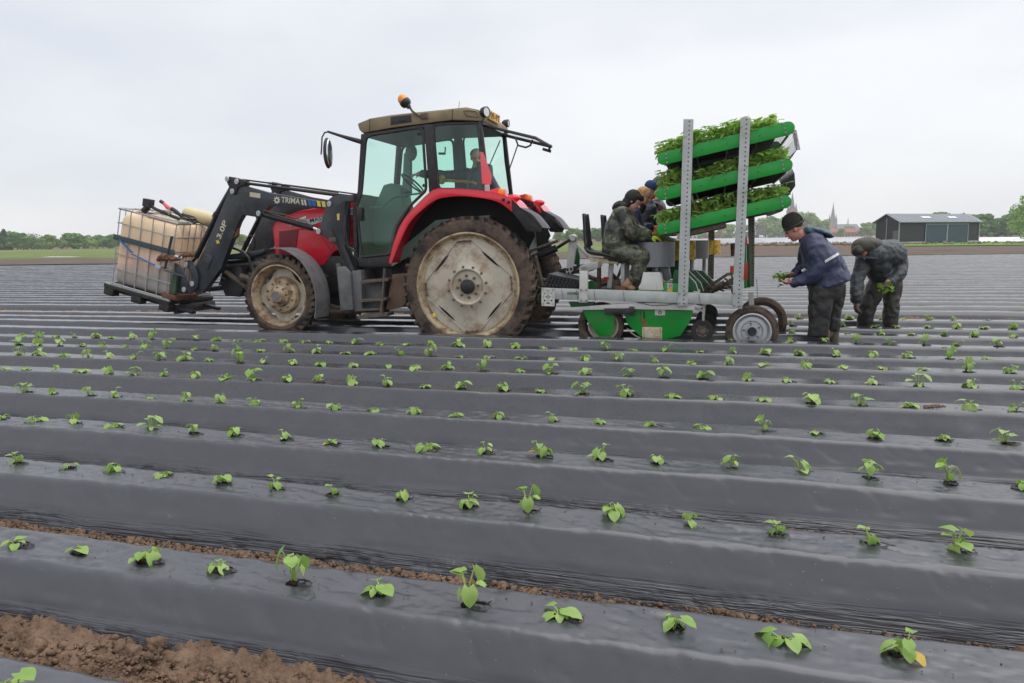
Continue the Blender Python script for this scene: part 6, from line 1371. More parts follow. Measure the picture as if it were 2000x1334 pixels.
for i in range(14):
    t = i / 13; x = 1611 + 27 * t; y = 508.5 - 16 * t; p = on_jacket(x, y); q2 = on_jacket(x + .6, y + 5)
    if p is not None and q2 is not None: top_.append(p); bot_.append(q2)
b = MB(); b.sheet(top_, bot_, .003); b.build('reflective_band', m_text_white, A)
b = MB(); b.tube([Pp(1578, 524, v - .10), Pp(1566, 530, v - .10)], .02, 8); b.build('cuff_band', m_text_white, A)
tr = wide((1617, 548, v), 28, (1615, 566, v), 27, .08) + [C((1606, 566, v - .10), 25, (1600, 612, v - .12), 21), frustum((1601, 605, v - .12), 20, (1598, 657, v - .10), 20, .13, .12), C((1632, 562, v + .10), 20, (1627, 612, v + .12), 16), frustum((1627, 605, v + .12), 16, (1624, 645, v + .14), 15, .10, .10)]
blob('work_trousers', A, m_trouser, tr, .010, 6, .018, .010)
for ft in (foot1, foot2):
    bt = [(ft + Vector((.02, 0, .28)), .058, ft + Vector((.02, 0, .07)), .050), (ft + Vector((.03, 0, .05)), .045, ft + Vector((-.13, 0, .04)), .042)]; blob('rubber_boot', A, m_boot, bt, .010, 3)
blob('glove', A, m_glove_d, [(a, r + .004, c, r2 + .004) for (a, r, c, r2) in hand_parts(Pp(1550, 537, v + .16), (-1, -.1, -.15), (.1, -.3, -1), 1.05, .8, -1)], .007, 2)

# --- stooping man in the muddy hooded coat
v = 1.86; Bp = thing('person', 'stooping hooded person in a muddy dark raincoat, one hand reaching down to the film', 'person', (Pp(1715, 620, v).x, v, 0))
hf = Vector((-.35, -.5, -.8)); hu = Vector((-.55, -.35, .5)); hc = Pp(1692, 491, v - .38)
body = head_parts(hc, hf, hu, 1.05) + wide((1705, 500, v - .25), 16, (1738, 535, v + .1), 18, .10)
body += [C((1692, 495, v - .36), 10, (1708, 500, v - .28), 12), C((1682, 506, v - .3), 9, (1674, 548, v - .42), 8), C((1674, 548, v - .42), 8, (1672, 592, v - .5), 6), C((1752, 508, v), 10, (1753, 536, v - .22), 8), C((1753, 536, v - .22), 8, (1735, 551, v - .38), 6), C((1722, 545, v), 14, (1695, 592, v - .1), 10), C((1695, 592, v - .1), 10, (1688, 636, v - .02), 8), C((1742, 545, v + .1), 13, (1741, 592, v + .05), 10), C((1741, 592, v + .05), 10, (1740, 636, v + .08), 8)]
h1 = hand_parts(Pp(1672, 590, v - .5), (.05, -.05, -1), (1, .2, 0), 1.15, .8); h2 = hand_parts(Pp(1736, 551, v - .38), (-.8, -.3, -.5), (-.2, -.2, -1), 1.1, 1.0, -1)
blob('body', Bp, m_skin2, body + h1 + h2, .009, 3); face(Bp, hc, hf, hu, 1.05, m_skin2)
ct = wide((1705, 498, v - .22), 26, (1738, 498, v + .0), 30, .10) + wide((1738, 498, v), 30, (1742, 525, v + .12), 27, .10) + wide((1712, 510, v - .15), 26, (1722, 535, v), 24, .10) + [C((1706, 520, v - .25), 18, (1712, 538, v - .15), 12)]
ct += [C((1690, 505, v - .28), 17, (1675, 545, v - .42), 13), C((1675, 545, v - .42), 13, (1672, 583, v - .5), 11.5), C((1755, 505, v), 17, (1755, 535, v - .2), 14), C((1755, 535, v - .2), 14, (1740, 550, v - .35), 10)]
blob('raincoat', Bp, m_olive, ct, .011, 7, .035, .015)
blob('coat_hood', Bp, mat('muddy_hood', (.075, .070, .052), .6, var=.4, scale=7, bump=.5), [Bl((1691, 480, v - .36), 27, 18, .155, -8), Bl((1676, 489, v - .40), 12, 13, .12, 10), Bl((1704, 482, v - .30), 20, 17, .14, 0)], .010, 6, .03, .008)
b = MB(); b.sheet([Pp(1672, 497, v - .56), Pp(1686, 500, v - .58), Pp(1702, 501, v - .56), Pp(1716, 502, v - .5)], [Pp(1672, 501, v - .56), Pp(1686, 504, v - .58), Pp(1703, 505, v - .56), Pp(1718, 507, v - .5)], .006); b.build('hood_brim', m_navy2, Bp)
tr = wide((1730, 535, v + .02), 22, (1728, 550, v + .02), 22, .08) + [C((1718, 550, v - .04), 20, (1695, 595, v - .10), 15.5), C((1695, 595, v - .10), 15.5, (1688, 640, v - .02), 14.5), C((1743, 548, v + .10), 19, (1741, 595, v + .05), 15), C((1741, 595, v + .05), 15, (1740, 640, v + .08), 14)]
blob('rain_trousers', Bp, mat('muddy_trousers', (.030, .032, .032), .45, var=.3, bump=.4, dirt=(.10, .085, .06), damt=.6, dscale=5), tr, .011, 6, .03, .014)
for (x, vv) in ((1688, v - .02), (1740, v + .08)):
    ft = foot_at(x, 640, vv); blob('rubber_boot', Bp, m_boot, [(ft + Vector((0, 0, .2)), .06, ft + Vector((0, 0, .06)), .055), (ft + Vector((0, 0, .05)), .045, ft + Vector((-.1, -.1, .045)), .042)], .011, 3)
blob('glove', Bp, m_glove_d, [(a, r + .005, c, r2 + .005) for (a, r, c, r2) in h1], .008, 2); blob('glove', Bp, m_glove_d, [(a, r + .005, c, r2 + .005) for (a, r, c, r2) in h2], .008, 2)

# --- first sitter, camouflage rain suit
v = .27; P1 = thing('person', 'seated person nearest the camera in camouflage rainwear, black hood and tan boots', 'person', (Pp(1200, 500, v).x, v, Pp(1200, 500, v).z))
hf = Vector((.80, -.18, -.55)); hu = Vector((.55, 0, .80)); hc = Pp(1237, 394, v)
body = head_parts(hc, hf, hu, 1.0) + wide((1214, 422, v), 15, (1200, 485, v), 17, .09) + [C((1225, 405, v), 9, (1215, 420, v), 12), C((1216, 424, v - .17), 10, (1232, 454, v - .20), 8), C((1232, 454, v - .20), 8, (1270, 464, v - .12), 6), C((1216, 424, v + .17), 10, (1236, 448, v + .22), 8), C((1236, 448, v + .22), 8, (1272, 458, v + .10), 6), C((1198, 490, v - .1), 15, (1258, 500, v - .12), 11), C((1258, 500, v - .12), 10, (1228, 552, v - .1), 6), C((1198, 490, v + .1), 15, (1256, 496, v + .12), 11), C((1256, 496, v + .12), 10, (1232, 550, v + .12), 6)]
hh = hand_parts(Pp(1270, 464, v - .12), (1, .1, -.05), (-.1, .2, -1), 1.0, .7); h2 = hand_parts(Pp(1272, 457, v + .10), (1, -.1, -.2), (-.1, -.2, -1), 1.0, .7, -1)
blob('body', P1, m_skin, body + hh + h2, .008, 3); face(P1, hc, hf, hu, 1.0, m_skin)
blob('glove', P1, m_glove_y, [(a, r + .004, c, r2 + .004) for (a, r, c, r2) in hh], .007, 2)
blob('glove', P1, m_glove_o, [(a, r + .004, c, r2 + .004) for (a, r, c, r2) in h2], .007, 2)
jk = wide((1214, 420, v), 19, (1206, 450, v), 26, .10) + wide((1206, 450, v), 26, (1202, 476, v), 25, .10) + wide((1200, 480, v), 22, (1198, 492, v), 18, .10)
jk += [C((1217, 420, v - .17), 17, (1234, 452, v - .21), 15), C((1232, 452, v - .21), 15, (1264, 463, v - .13), 10.5), C((1217, 420, v + .17), 16, (1238, 446, v + .22), 14), C((1238, 446, v + .22), 13, (1266, 457, v + .11), 10)]
blob('camouflage_jacket', P1, m_camo, jk, .010, 6, .032, .014)
tr = [C((1198, 490, v - .10), 22, (1256, 502, v - .13), 18), C((1257, 504, v - .13), 17, (1240, 540, v - .11), 13.5), C((1198, 490, v + .10), 22, (1254, 498, v + .13), 18), C((1255, 500, v + .13), 16, (1241, 538, v + .12), 13)]
blob('camouflage_trousers', P1, m_camo, tr, .010, 5, .020, .016)
hn = hf.normalized(); un = hu.normalized(); sn = hn.cross(un); qh = Matrix((hn, sn, un)).transposed()
blob('dark_hood', P1, m_hoodblack, [('b', hc - hn * .035 + un * .035, (.110, .100, .115), qh), ('b', hc - hn * .05 - un * .05, (.085, .092, .10), qh), ('b', hc + hn * .02 + un * .085, (.085, .082, .045), qh)], .009, 4, .01)
blob('jacket_collar', P1, m_hoodblack, [Bl((1207, 402, v), 14, 8, .15, -35), Bl((1218, 404, v), 14, 10, .14, -20)], .010, 4, .03)
for i in range(5):
    b = MB(); p = Pp(1222 + i * 1.6, 371 + (i % 2) * 2.5, v); b.ball(hc - hn * .065 + un * (.135 - .016 * i) - sn * (.06 + .008 * i), (.010, .006, .012), 8, 5); b.build('hood_emblem', m_smv, P1)
for dv, x in ((-.1, 1224), (.12, 1232)):
    x -= 1224; bt = [C((1233 + x, 545, v + dv), 8.5, (1223 + x, 556, v + dv), 8), C((1220 + x, 557, v + dv), 6.5, (1236 + x, 563, v + dv), 5.5)]; blob('tan_boot', P1, m_tanboot, bt, .009, 3)

# --- second sitter, blond
v = .93; P2 = thing('person', 'seated blond person with black neck warmer and navy jacket, behind the camouflaged sitter', 'person', (Pp(1225, 480, v).x, v, Pp(1225, 480, v).z))
hf = Vector((.85, -.25, -.38)); hu = Vector((.4, 0, .9)); hc = Pp(1258, 384, v)
body = head_parts(hc, hf, hu, .98) + wide((1238, 420, v), 13, (1225, 478, v), 15, .08) + [C((1248, 402, v), 7, (1240, 418, v), 11), C((1238, 420, v - .16), 9, (1246, 448, v - .18), 8), C((1246, 448, v - .18), 7, (1274, 444, v - .08), 5), C((1238, 420, v + .16), 9, (1250, 445, v + .2), 8), C((1250, 445, v + .2), 7, (1278, 452, v + .1), 5), C((1222, 484, v), 14, (1272, 490, v), 10), C((1272, 490, v), 9, (1262, 535, v), 6)]
hh = hand_parts(Pp(1275, 444, v - .08), (1, .1, .05), (-.1, .2, -1), .95, .6); h2 = hand_parts(Pp(1276, 453, v + .1), (1, -.1, -.1), (-.1, -.2, -1), .95, .6, -1)
blob('body', P2, m_skin, body + hh + h2, .008, 3); face(P2, hc, hf, hu, .98, m_skin)
hn = hf.normalized(); un = hu.normalized(); sn = hn.cross(un); qh = Matrix((hn, sn, un)).transposed()
blob('hair', P2, m_hair, [('b', hc - hn * .030 + un * .045, (.095, .086, .085), qh), ('b', hc - hn * .06 - un * .02, (.06, .075, .09), qh), (hc + hn * .02 - sn * .06 + un * .03, .02, hc + hn * .02 - sn * .065 - un * .08, .010)], .008, 2, .015, .01)
blob('neck_warmer', P2, m_hoodblack, [Bl((1252, 403, v), 11, 9, .085, 20), Bl((1246, 410, v), 14, 9, .11, 10)], .008, 3, .015)
blob('glove', P2, m_glove_o, [(a, r + .004, c, r2 + .004) for (a, r, c, r2) in hh + h2], .007, 2)
jk = wide((1238, 420, v), 15, (1232, 450, v), 20, .10) + wide((1232, 450, v), 20, (1226, 480, v), 19, .10) + [C((1240, 420, v - .16), 13, (1247, 445, v - .2), 11), C((1247, 445, v - .2), 11, (1270, 444, v - .1), 8), C((1240, 420, v + .16), 13, (1250, 443, v + .2), 11), C((1250, 443, v + .2), 11, (1272, 452, v + .1), 8)]
blob('navy_jacket', P2, m_navy, jk, .010, 5, .03, .012)
blob('dark_trousers', P2, m_trouser, [C((1224, 484, v - .1), 17, (1272, 490, v - .1), 13), C((1272, 490, v - .1), 12, (1262, 535, v - .1), 9), C((1224, 484, v + .1), 17, (1272, 490, v + .1), 13), C((1272, 490, v + .1), 12, (1262, 535, v + .1), 9)], .012, 4, .02)
# --- third sitter, blue cap
v = 1.59; P3_ = thing('person', 'seated person in a blue knitted cap and open dark coat, third along the planter', 'person', (Pp(1252, 475, v).x, v, Pp(1252, 475, v).z))
hf = Vector((.82, -.3, -.45)); hu = Vector((.45, 0, .85)); hc = Pp(1271, 374, v)
body = head_parts(hc, hf, hu, 1.08) + wide((1264, 415, v), 14, (1252, 472, v), 16, .09) + [C((1266, 395, v), 8, (1262, 412, v), 12), C((1268, 415, v - .17), 9, (1270, 445, v - .2), 8), C((1270, 445, v - .2), 7, (1292, 452, v - .1), 5), C((1268, 415, v + .17), 9, (1276, 442, v + .2), 8), C((1276, 442, v + .2), 7, (1298, 450, v + .1), 5), C((1250, 478, v), 14, (1296, 484, v), 10), C((1296, 484, v), 9, (1288, 530, v), 6)]
hh = hand_parts(Pp(1292, 452, v - .1), (1, .1, -.1), (-.1, .2, -1), 1, .6); h2 = hand_parts(Pp(1297, 450, v + .1), (1, -.1, -.1), (-.1, -.2, -1), 1, .6, -1)
blob('body', P3_, m_skin2, body + hh + h2, .009, 3); face(P3_, hc, hf, hu, 1.08, m_skin2)
hn = hf.normalized(); un = hu.normalized(); sn = hn.cross(un); qh = Matrix((hn, sn, un)).transposed()
blob('knitted_cap', P3_, m_knitblue, [('b', hc - hn * .015 + un * .075, (.118, .100, .085), qh), ('b', hc - hn * .015 + un * .05, (.122, .102, .035), qh)], .009, 2)
b = MB(); b.tube([hc - sn * .09 - hn * .02 - un * .06, hc - hn * .09 - un * .07, hc + sn * .09 - hn * .02 - un * .06], .03, 8); b.build('hair', m_hair, P3_)
blob('glove', P3_, m_glove_o, [(a, r + .004, c, r2 + .004) for (a, r, c, r2) in hh + h2], .008, 2)
jk = wide((1268, 412, v), 17, (1262, 445, v), 20, .11) + wide((1262, 445, v), 20, (1254, 475, v), 19, .11) + [C((1270, 413, v - .18), 14, (1273, 443, v - .22), 12), C((1273, 443, v - .22), 12, (1290, 452, v - .12), 8), C((1268, 398, v - .1), 10, (1280, 400, v - .02), 8), C((1270, 413, v + .18), 14, (1279, 440, v + .22), 12), C((1279, 440, v + .22), 12, (1295, 450, v + .12), 8)]
blob('dark_coat', P3_, m_navy2, jk, .010, 5, .035, .012)
b = MB(); b.bar(Pp(1287, 400, v - .05), Pp(1293, 425, v - .05), .03, .035); b.build('red_lining', mat('red_lining', (.40, .04, .05), .6), P3_); b = MB(); b.bar(Pp(1292, 402, v - .04), Pp(1297, 424, v - .04), .03, .035); b.build('grey_shirt', m_tank, P3_)
blob('dark_trousers', P3_, m_trouser, [C((1252, 478, v - .1), 17, (1296, 484, v - .1), 13), C((1296, 484, v - .1), 12, (1288, 530, v - .1), 9), C((1252, 478, v + .1), 17, (1296, 484, v + .1), 13), C((1296, 484, v + .1), 12, (1288, 530, v + .1), 9)], .012, 4, .02)
# --- fourth sitter, mostly hidden
v = 2.25; P4 = thing('person', 'seated person with a dark grey hood, farthest along the planter and mostly hidden', 'person', (Pp(1268, 470, v).x, v, Pp(1268, 470, v).z))
hf = Vector((.85, -.2, -.35)); hu = Vector((.35, 0, .9)); hc = Pp(1288, 365, v)
blob('body', P4, m_skin, head_parts(hc, hf, hu, 1.05) + wide((1284, 405, v), 13, (1272, 465, v), 15, .09) + [C((1286, 385, v), 8, (1284, 400, v), 12), C((1288, 408, v - .17), 9, (1296, 438, v - .2), 7), C((1296, 438, v - .2), 7, (1312, 444, v - .1), 5), C((1270, 470, v), 14, (1312, 476, v), 10), C((1312, 476, v), 9, (1306, 520, v), 6)] + hand_parts(Pp(1312, 444, v - .1), (1, 0, -.1), (0, .2, -1), 1, .6), .010, 3); face(P4, hc, hf, hu, 1.0, m_skin)
hn = hf.normalized(); un = hu.normalized(); sn = hn.cross(un); qh = Matrix((hn, sn, un)).transposed()
blob('dark_hood', P4, m_tray, [('b', hc - hn * .03 + un * .055, (.11, .10, .10), qh), ('b', hc - hn * .05 - un * .05, (.08, .09, .10), qh)], .010, 3, .01)
blob('dark_coat', P4, m_navy2, wide((1284, 405, v), 16, (1280, 440, v), 19, .11) + wide((1280, 440, v), 19, (1272, 468, v), 18, .11) + [C((1288, 407, v - .18), 13, (1297, 436, v - .2), 11), C((1297, 436, v - .2), 11, (1310, 444, v - .1), 8)], .011, 5, .03, .012)
blob('dark_trousers', P4, m_trouser, [C((1270, 470, v - .1), 16, (1312, 476, v - .1), 12), C((1312, 476, v - .1), 11, (1306, 520, v - .1), 8), C((1270, 470, v + .1), 16, (1312, 476, v + .1), 12)], .012, 4, .02)
# --- tractor driver behind the glass
v = .92; DR = thing('person', 'driver in a dark jacket twisting round inside the tractor cab, one arm on the wheel', 'person', (Pp(925, 385, v).x, v, Pp(925, 385, v).z))
hf = Vector((.35, -.85, -.25)); hu = Vector((.05, -.2, .95)); hc = Pp(931, 309, v)
body = head_parts(hc, hf, hu, 1.05) + wide((930, 345, v), 13, (928, 385, v), 15, .09) + [C((930, 325, v), 8, (930, 340, v), 12), C((912, 342, v + .1), 9, (868, 345, v + .1), 7), C((868, 345, v + .1), 7, (818, 340, v + .1), 5), C((948, 345, v - .1), 9, (965, 375, v - .1), 7), C((965, 375, v - .1), 7, (972, 395, v - .1), 6), C((925, 388, v), 14, (880, 385, v), 10), C((880, 385, v), 9, (862, 425, v), 7)]
hh = hand_parts(Pp(818, 340, v + .1), (-1, 0, -.1), (0, .1, -1), 1.05, 1.0)
blob('body', DR, m_skin, body + hh, .010, 3); face(DR, hc, hf, hu, 1.05, m_skin)
blob('hair', DR, m_hoodblack, [('b', hc - hf.normalized() * .03 + Vector((0, 0, .05)), (.095, .1, .085))], .010, 2)
blob('dark_jacket', DR, m_navy2, wide((930, 345, v), 18, (932, 380, v), 21, .10) + [C((914, 342, v + .08), 14, (868, 344, v + .1), 11), C((868, 344, v + .1), 11, (826, 340, v + .1), 8), C((948, 345, v - .1), 14, (966, 372, v - .1), 12), C((966, 372, v - .1), 12, (973, 392, v - .1), 10)], .012, 5, .03, .01)
blob('dark_trousers', DR, m_trouser, [C((925, 388, v - .1), 16, (880, 385, v - .1), 12), C((925, 388, v + .1), 16, (880, 385, v + .1), 12), C((880, 385, v), 12, (862, 425, v), 9)], .012, 4, .02)
b = MB(); 

# bunches of plants in hands and on the drums
def bunch(name, c, n, rad, label, seed, ls=.055, cat='seedling bunch'):
    r = random.Random(seed); V = []; Fc = []; MI = []
    for _ in range(n):
        d = Vector((r.gauss(0, 1), r.gauss(0, 1), r.gauss(.2, .8))).normalized() * rad * r.uniform(.4, 1.05); q = Matrix.Rotation(r.uniform(0, 6.28), 3, 'Z') @ Matrix.Rotation(r.uniform(-1, .5), 3, 'X'); s = ls * r.uniform(.6, 1.2); k = len(V)
        for p in ((0, 0, 0), (-.5, .2, .12), (-.36, .75, .02), (0, 1.1, -.25), (.36, .75, .02), (.5, .2, .12), (0, .5, -.05)): V.append(q @ Vector(p) * s + d)
        Fc += [(k, k + 6, k + 1), (k + 1, k + 6, k + 2), (k + 2, k + 6, k + 3), (k + 3, k + 6, k + 4), (k + 4, k + 6, k + 5), (k + 5, k + 6, k)]; MI += [0] * 6
        k = len(V); w = .002; V += [Vector((-w, 0, -rad * .3)), Vector((w, 0, -rad * .3)), d + Vector((w, 0, 0)), d - Vector((w, 0, 0))]; Fc += [(k, k + 1, k + 2, k + 3)]; MI += [1]
    me = bpy.data.meshes.new(name); me.from_pydata([tuple(p) for p in V], [], Fc); me.materials.append(m_leafd); me.materials.append(m_stem); me.polygons.foreach_set('material_index', MI); me.update()
    o = link(name, me); o.location = F.world(Vector(c)); return setp(o, label, cat)
bunch('seedling_bunch', Pp(1524, 541, .16), 34, .075, 'bunch of green seedlings held out by the standing navy-jacketed person', 1)
bunch('seedling_bunch', Pp(1524, 556, .10), 6, .04, 'few loose leaves hanging under the hand of the standing person', 2)
bunch('seedling_bunch', Pp(1729, 563, 1.42), 36, .095, 'bunch of seedlings in the upper hand of the stooping person', 3)
bunch('seedling_bunch', Pp(1289, 456, .22), 16, .07, 'loose seedlings in the yellow glove of the camouflaged sitter', 4)
bunch('seedling_bunch', Pp(1303, 463, .30), 22, .10, 'seedlings standing in the grey planting drum', 5)
bunch('seedling_bunch', Pp(1287, 424, .45), 6, .05, 'single pale-leaved seedling reaching out from the bottom deck', 6, .07)
bunch('seedling_bunch', Pp(1284, 296, .02), 3, .035, 'tiny leaf dangling at the lower end of the top deck', 7, .05)
# ------------------------------------------------------------------ young sweet potato plants in the film
ROWP = {
 1: [(31, 1063), (151, 1077), (282, 1094), (428, 1112), (575, 1137), (740, 1155), (914, 1180), (1093, 1204), (1314, 1230), (1532, 1258), (1765, 1283)],
 2: [(33, 905), (133, 914), (222, 921), (318, 931), (432, 945), (537, 955), (650, 966), (783, 977), (915, 990), (1030, 1000), (1197, 1010), (1347, 1028), (1518, 1045), (1697, 1062), (1867, 1075)],
 3: [(5, 817), (70, 822), (143, 827), (220, 835), (295, 838), (378, 846), (458, 850), (555, 857), (646, 867), (740, 872), (832, 877), (947, 884), (1055, 891), (1173, 897), (1284, 905), (1428, 915), (1561, 922), (1697, 934), (1851, 942), (1996, 952)],
 4: [(38, 769), (93, 772), (162, 776), (220, 777), (285, 782), (352, 787), (422, 790), (488, 795), (578, 798), (650, 802), (728, 805), (808, 810), (890, 815), (972, 820), (1078, 825), (1172, 828), (1268, 832), (1370, 837), (1492, 843), (1590, 847), (1707, 856), (1842, 860), (1962, 865)],
 5: [(6, 722), (50, 723), (105, 727), (152, 730), (207, 731), (255, 734), (317, 736), (377, 739), (435, 741), (490, 744), (555, 747), (620, 749), (690, 751), (752, 755), (825, 759), (895, 762), (978, 765), (1053, 767), (1135, 773), (1220, 777), (1310, 780), (1394, 785), (1492, 789), (1587, 793), (1687, 799), (1785, 804), (1905, 809), (1996, 812)],
 6: [(37, 694), (77, 695), (125, 697), (168, 700), (212, 700), (265, 702), (311, 704), (361, 705), (409, 706), (467, 709), (516, 710), (572, 712), (627, 714), (692, 717), (759, 717), (810, 720), (875, 721), (940, 726), (1015, 729), (1075, 731), (1142, 733), (1228, 736), (1294, 739), (1372, 742), (1462, 745), (1537, 750), (1622, 751), (1707, 756), (1795, 757), (1902, 762), (1990, 764)],
 7: [(25, 675), (65, 676), (107, 677), (147, 679), (187, 680), (232, 681), (275, 682), (320, 683), (370, 685), (412, 686), (460, 687), (509, 687), (562, 690), (615, 691), (665, 694), (719, 695), (775, 697), (835, 699), (892, 700), (952, 701), (1012, 705), (1077, 705), (1142, 707), (1205, 710), (1277, 712), (1347, 715), (1420, 716), (1492, 719), (1575, 722), (1650, 725), (1727, 726), (1810, 729), (1895, 732), (1982, 734)],
 8: [(32, 658), (67, 659), (102, 659), (140, 660), (175, 662), (212, 662), (252, 663), (290, 664), (332, 665), (375, 666), (417, 667), (459, 668), (505, 668), (550, 670), (594, 670), (641, 672), (692, 673), (740, 674), (789, 676), (840, 676), (895, 678), (950, 680), (1006, 681), (1060, 682), (1120, 684), (1180, 687), (1235, 688), (1300, 691), (1365, 691), (1432, 694), (1495, 695), (1560, 696), (1632, 697), (1707, 700), (1775, 702), (1857, 704), (1935, 707)],
 9: [(1430, 664), (1545, 668), (1607, 667), (1672, 670), (1737, 672), (1805, 674), (1870, 675), (1946, 676)],
 10: [(1545, 649), (1652, 650), (1720, 652), (1777, 653), (1837, 653), (1900, 655), (1975, 656)],
 11: [(1545, 636), (1642, 635), (1702, 634), (1745, 636), (1805, 637), (1860, 637), (1912, 638), (1967, 638)],
 12: [(1559, 622), (1657, 623), (1715, 621), (1760, 623), (1812, 625), (1860, 626), (1922, 624)]}
LM = [leaf_mesh('leaf', m_leaf, .050, .049, .22, .25 + .12 * i, i, 6) for i in range(4)] + [leaf_mesh('leaf', m_leafy, .040, .038, .3, .5, 9, 6)]
def hole_mesh(seed):                              # torn film lips and a crumb of dark peat
    r = random.Random(seed); b = MB(); n = 22
    ring = lambda f, z, j: [Vector((math.cos(2 * math.pi * k / n) * (.075 * f) * (1 + r.uniform(-j, j)), math.sin(2 * math.pi * k / n) * (.038 * f) * (1 + r.uniform(-j, j)), z + r.uniform(-j, j) * .012)) for k in range(n)]
    rs = [ring(1.25, -.004, .10), ring(1.0, .008, .2), ring(.82, .014, .35), ring(.7, .002, .2)]
    b.add([v for q in rs for v in q], [(i * n + k, i * n + (k + 1) % n, (i + 1) * n + (k + 1) % n, (i + 1) * n + k) for i in range(3) for k in range(n)])
    for _ in range(3):                            # loose tongues of film
        a = r.uniform(0, 6.28); c = Vector((math.cos(a) * .06, math.sin(a) * .03, .008)); d = Vector((r.uniform(.02, .05) * (1 if c.x > 0 else -1), r.uniform(-.01, .01), r.uniform(.006, .028))); w = Vector((r.uniform(-.01, .01), r.uniform(.008, .016), 0)); b.add([c - w, c + w, c + d + w * .4, c + d * 1.3 - w * .3], [(0, 1, 2, 3)])
    return b.mesh('torn_film', m_film_flap, sharp=50)
HM = [hole_mesh(i) for i in range(6)]
def plug_mesh(seed):
    v, f = CL2[seed % 6]; me = bpy.data.meshes.new('root_plug'); me.from_pydata((v * np.array([.026, .019, .011])).tolist(), [], f.tolist()); me.materials.append(m_peat); me.shade_smooth(); return me
PM = [plug_mesh(i) for i in range(4)]
def seedling_stems(spec, seed):
    b = MB(); r = random.Random(seed)
    for (x, y, z) in spec: b.tube([(r.uniform(-.006, .006), r.uniform(-.004, .004), -.01), (x * .35 + r.uniform(-.006, .006), y * .35, z * .6), (x, y, z)], [.0032, .0026, .0018], 5)
    return b.mesh('stem', m_stem)
def near_specs(n=16):
    out = []
    for i in range(n):
        r = random.Random(300 + i); k = r.choice([4, 5, 6, 7, 8]); low = i % 3 == 0; tall = i % 5 == 1; pts = []
        for j in range(k):
            a = 2 * math.pi * j / k + r.uniform(-.6, .6); rad = r.uniform(.010, .042); z = (r.uniform(.008, .028) if low else r.uniform(.015, .075)) * (1.45 if tall else 1)
            pts.append((math.cos(a) * rad, math.sin(a) * rad * .8, z, a))
        mats_ = [(p, r.randrange(4) if not (i % 7 == 3 and q == 0) else 4, r.uniform(-1.25, .3), r.uniform(.5, 1.2) * (1.15 if k < 5 else 1)) for q, p in enumerate(pts)]
        out.append((seedling_stems([p[:3] for p in pts], i), mats_, 'low' if low else 'tall' if tall else 'leafy', 4 in [q[1] for q in mats_]))
    return out
NS = near_specs()
def far_mesh(i):                                  # the same plants joined, for the rows where parts are too small to show
    st, lv, kind, yl = NS[i]; V, Fc, MI = [], [], []
    for vt in st.vertices: V.append(tuple(vt.co))
    for p in st.polygons: Fc.append(tuple(p.vertices)); MI.append(1)
    for (p, li, tilt, s) in lv:
        k = len(V); q = Matrix.Rotation(p[3] - math.pi / 2, 3, 'Z') @ Matrix.Rotation(tilt, 3, 'X')
        for vt in LM[li].vertices: V.append(tuple(q @ (vt.co * s) + Vector(p[:3])))
        for f in LM[li].polygons: Fc.append(tuple(a + k for a in f.vertices)); MI.append(0)
    me = bpy.data.meshes.new('seedling'); me.from_pydata(V, [], Fc); me.materials.append(m_leaf); me.materials.append(m_stem); me.polygons.foreach_set('material_index', MI); me.shade_smooth(); me.update(); return me
FM = [far_mesh(i) for i in range(16)]
ROWNAME = {0: 'cut-off film bed at the very bottom', 1: 'nearest full film bed', 2: 'second nearest film bed', 3: 'third film bed from the front', 4: 'fourth film bed from the front', 5: 'fifth film bed from the front', 6: 'sixth film bed from the front', 7: 'seventh film bed from the front', 8: 'eighth film bed, last fully planted', 9: 'bed just behind the support wheel', 10: 'bed beyond the support wheel', 11: 'bed at the stooping legs', 12: 'planted bed before the bare soil'}
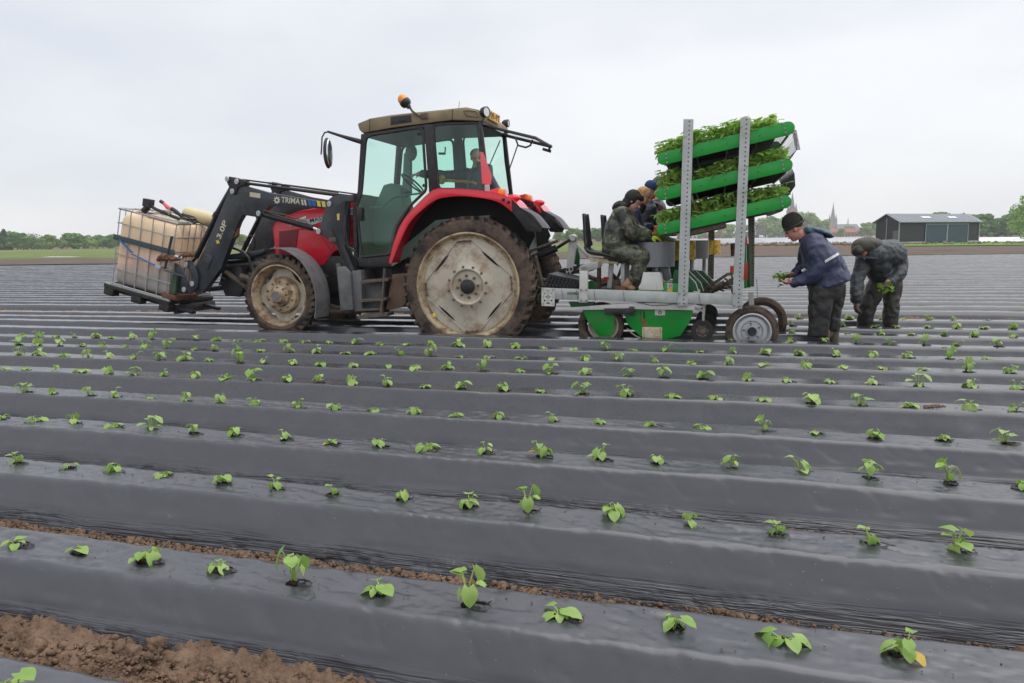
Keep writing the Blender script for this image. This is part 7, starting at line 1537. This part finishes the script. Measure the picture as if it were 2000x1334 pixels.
def plant(row, idx, n, px, py, near, z=.2, spec=None, sc=1.0):
    p = on_z(px, py, z)
    if row: yc = row_y(row, p.x) - .115; p.y = yc + max(-.06, min(.06, p.y - yc))
    i = spec if spec is not None else random.randrange(16); st, lv, kind, yl = NS[i]; s = sc * random.uniform(.72, 1.1) * (1.28 if row in (5, 6, 7, 8) else 1.08)
    rz = random.uniform(0, 6.28); lab = '%s%s seedling, %s from the %s on the %s' % (kind, ' yellow-leaved' if yl and near else '', ordinal(idx + 1), 'left edge' if row < 9 else 'planter', ROWNAME[row])
    hp = p + Vector((random.uniform(.0, .045), random.uniform(-.008, .008), 0))
    if near:
        o = bpy.data.objects.new('seedling', None); COL.objects.link(o); o.location = p; o.rotation_euler = (0, 0, rz); BASE[o.name] = Vector((0, 0, 0))
        link('stem', st, o, scale=(s, s, s))
        for (q, li, tilt, ls) in lv:
            lo_ = link('leaf', LM[li], o, Vector(q[:3]) * s, rot=(Matrix.Rotation(q[3] - math.pi / 2, 3, 'Z') @ Matrix.Rotation(tilt, 3, 'X')).to_euler(), scale=(ls * s,) * 3)
        link('root_plug', PM[i % 4], o, Vector((random.uniform(-.01, .01), 0, 0)), rot=(0, 0, -rz))
    else:
        o = link('seedling', FM[i]); o.location = p; o.rotation_euler = (0, 0, rz); o.scale = (s, s, s); link('root_plug', PM[i % 4], o, rot=(0, 0, -rz))
    setp(o, lab, 'seedling', 'sweet potato seedlings planted through the black film')
    bo = BEDS[row]; h = link('torn_film', HM[random.randrange(6)], bo, hp, rot=(0, 0, random.choice((0, math.pi)) + random.uniform(-.15, .15)), scale=(random.uniform(.38, .62), random.uniform(.42, .68), .5))
for row, pts in ROWP.items():
    for i, (x, y) in enumerate(pts):
        sp_ = None; sc = 1.0
        if row == 2 and i == 9: sp_, sc = 1, 1.35
        plant(row, i, len(pts), x, y, row <= 4, spec=sp_, sc=sc)
# the big-leaved plant at the bottom left corner
pb_ = on_z(32, 1372, .2); o = bpy.data.objects.new('seedling', None); COL.objects.link(o); o.location = pb_; BASE[o.name] = Vector((0, 0, 0))
setp(o, 'cut-off seedling in the bottom corner with one wide bright leaf on a tall stalk', 'seedling', 'sweet potato seedlings planted through the black film')
tips = [(.012, .01, .085), (-.035, .0, .055), (-.02, .01, .05), (-.05, .01, .04), (-.03, -.02, .03)]
link('stem', seedling_stems(tips, 5), o)
for (t, yaw, tl, s) in ((tips[0], -95, .05, 1.1), (tips[1], 60, -.3, .8), (tips[2], -20, -.2, .7), (tips[3], 110, -.6, 1.0), (tips[4], 170, -.9, 1.0)):
    link('leaf', LM[0], o, t, rot=(Matrix.Rotation(R(yaw), 3, 'Z') @ Matrix.Rotation(tl, 3, 'X')).to_euler(), scale=(s, s, s))
# crumbs of soil scattered on the film
sp = []
for row in range(0, 6):
    for _ in range(60 if row else 30):
        (a, b_), (c, d) = ROWS[row]; x = random.uniform(min(a, c), max(a, c)); y = row_y(row, x) - random.uniform(.02, .22); sp.append((x, y, .206, random.uniform(.0015, .0045)))
for _ in range(60):
    x, y = on_z(1822 + random.gauss(0, 9), 794 + random.gauss(0, 1.6), .205).xy; sp.append((x, y, .207, random.uniform(.004, .010)))
clods(sp, CL1, 'scattered_crumbs', m_soil)
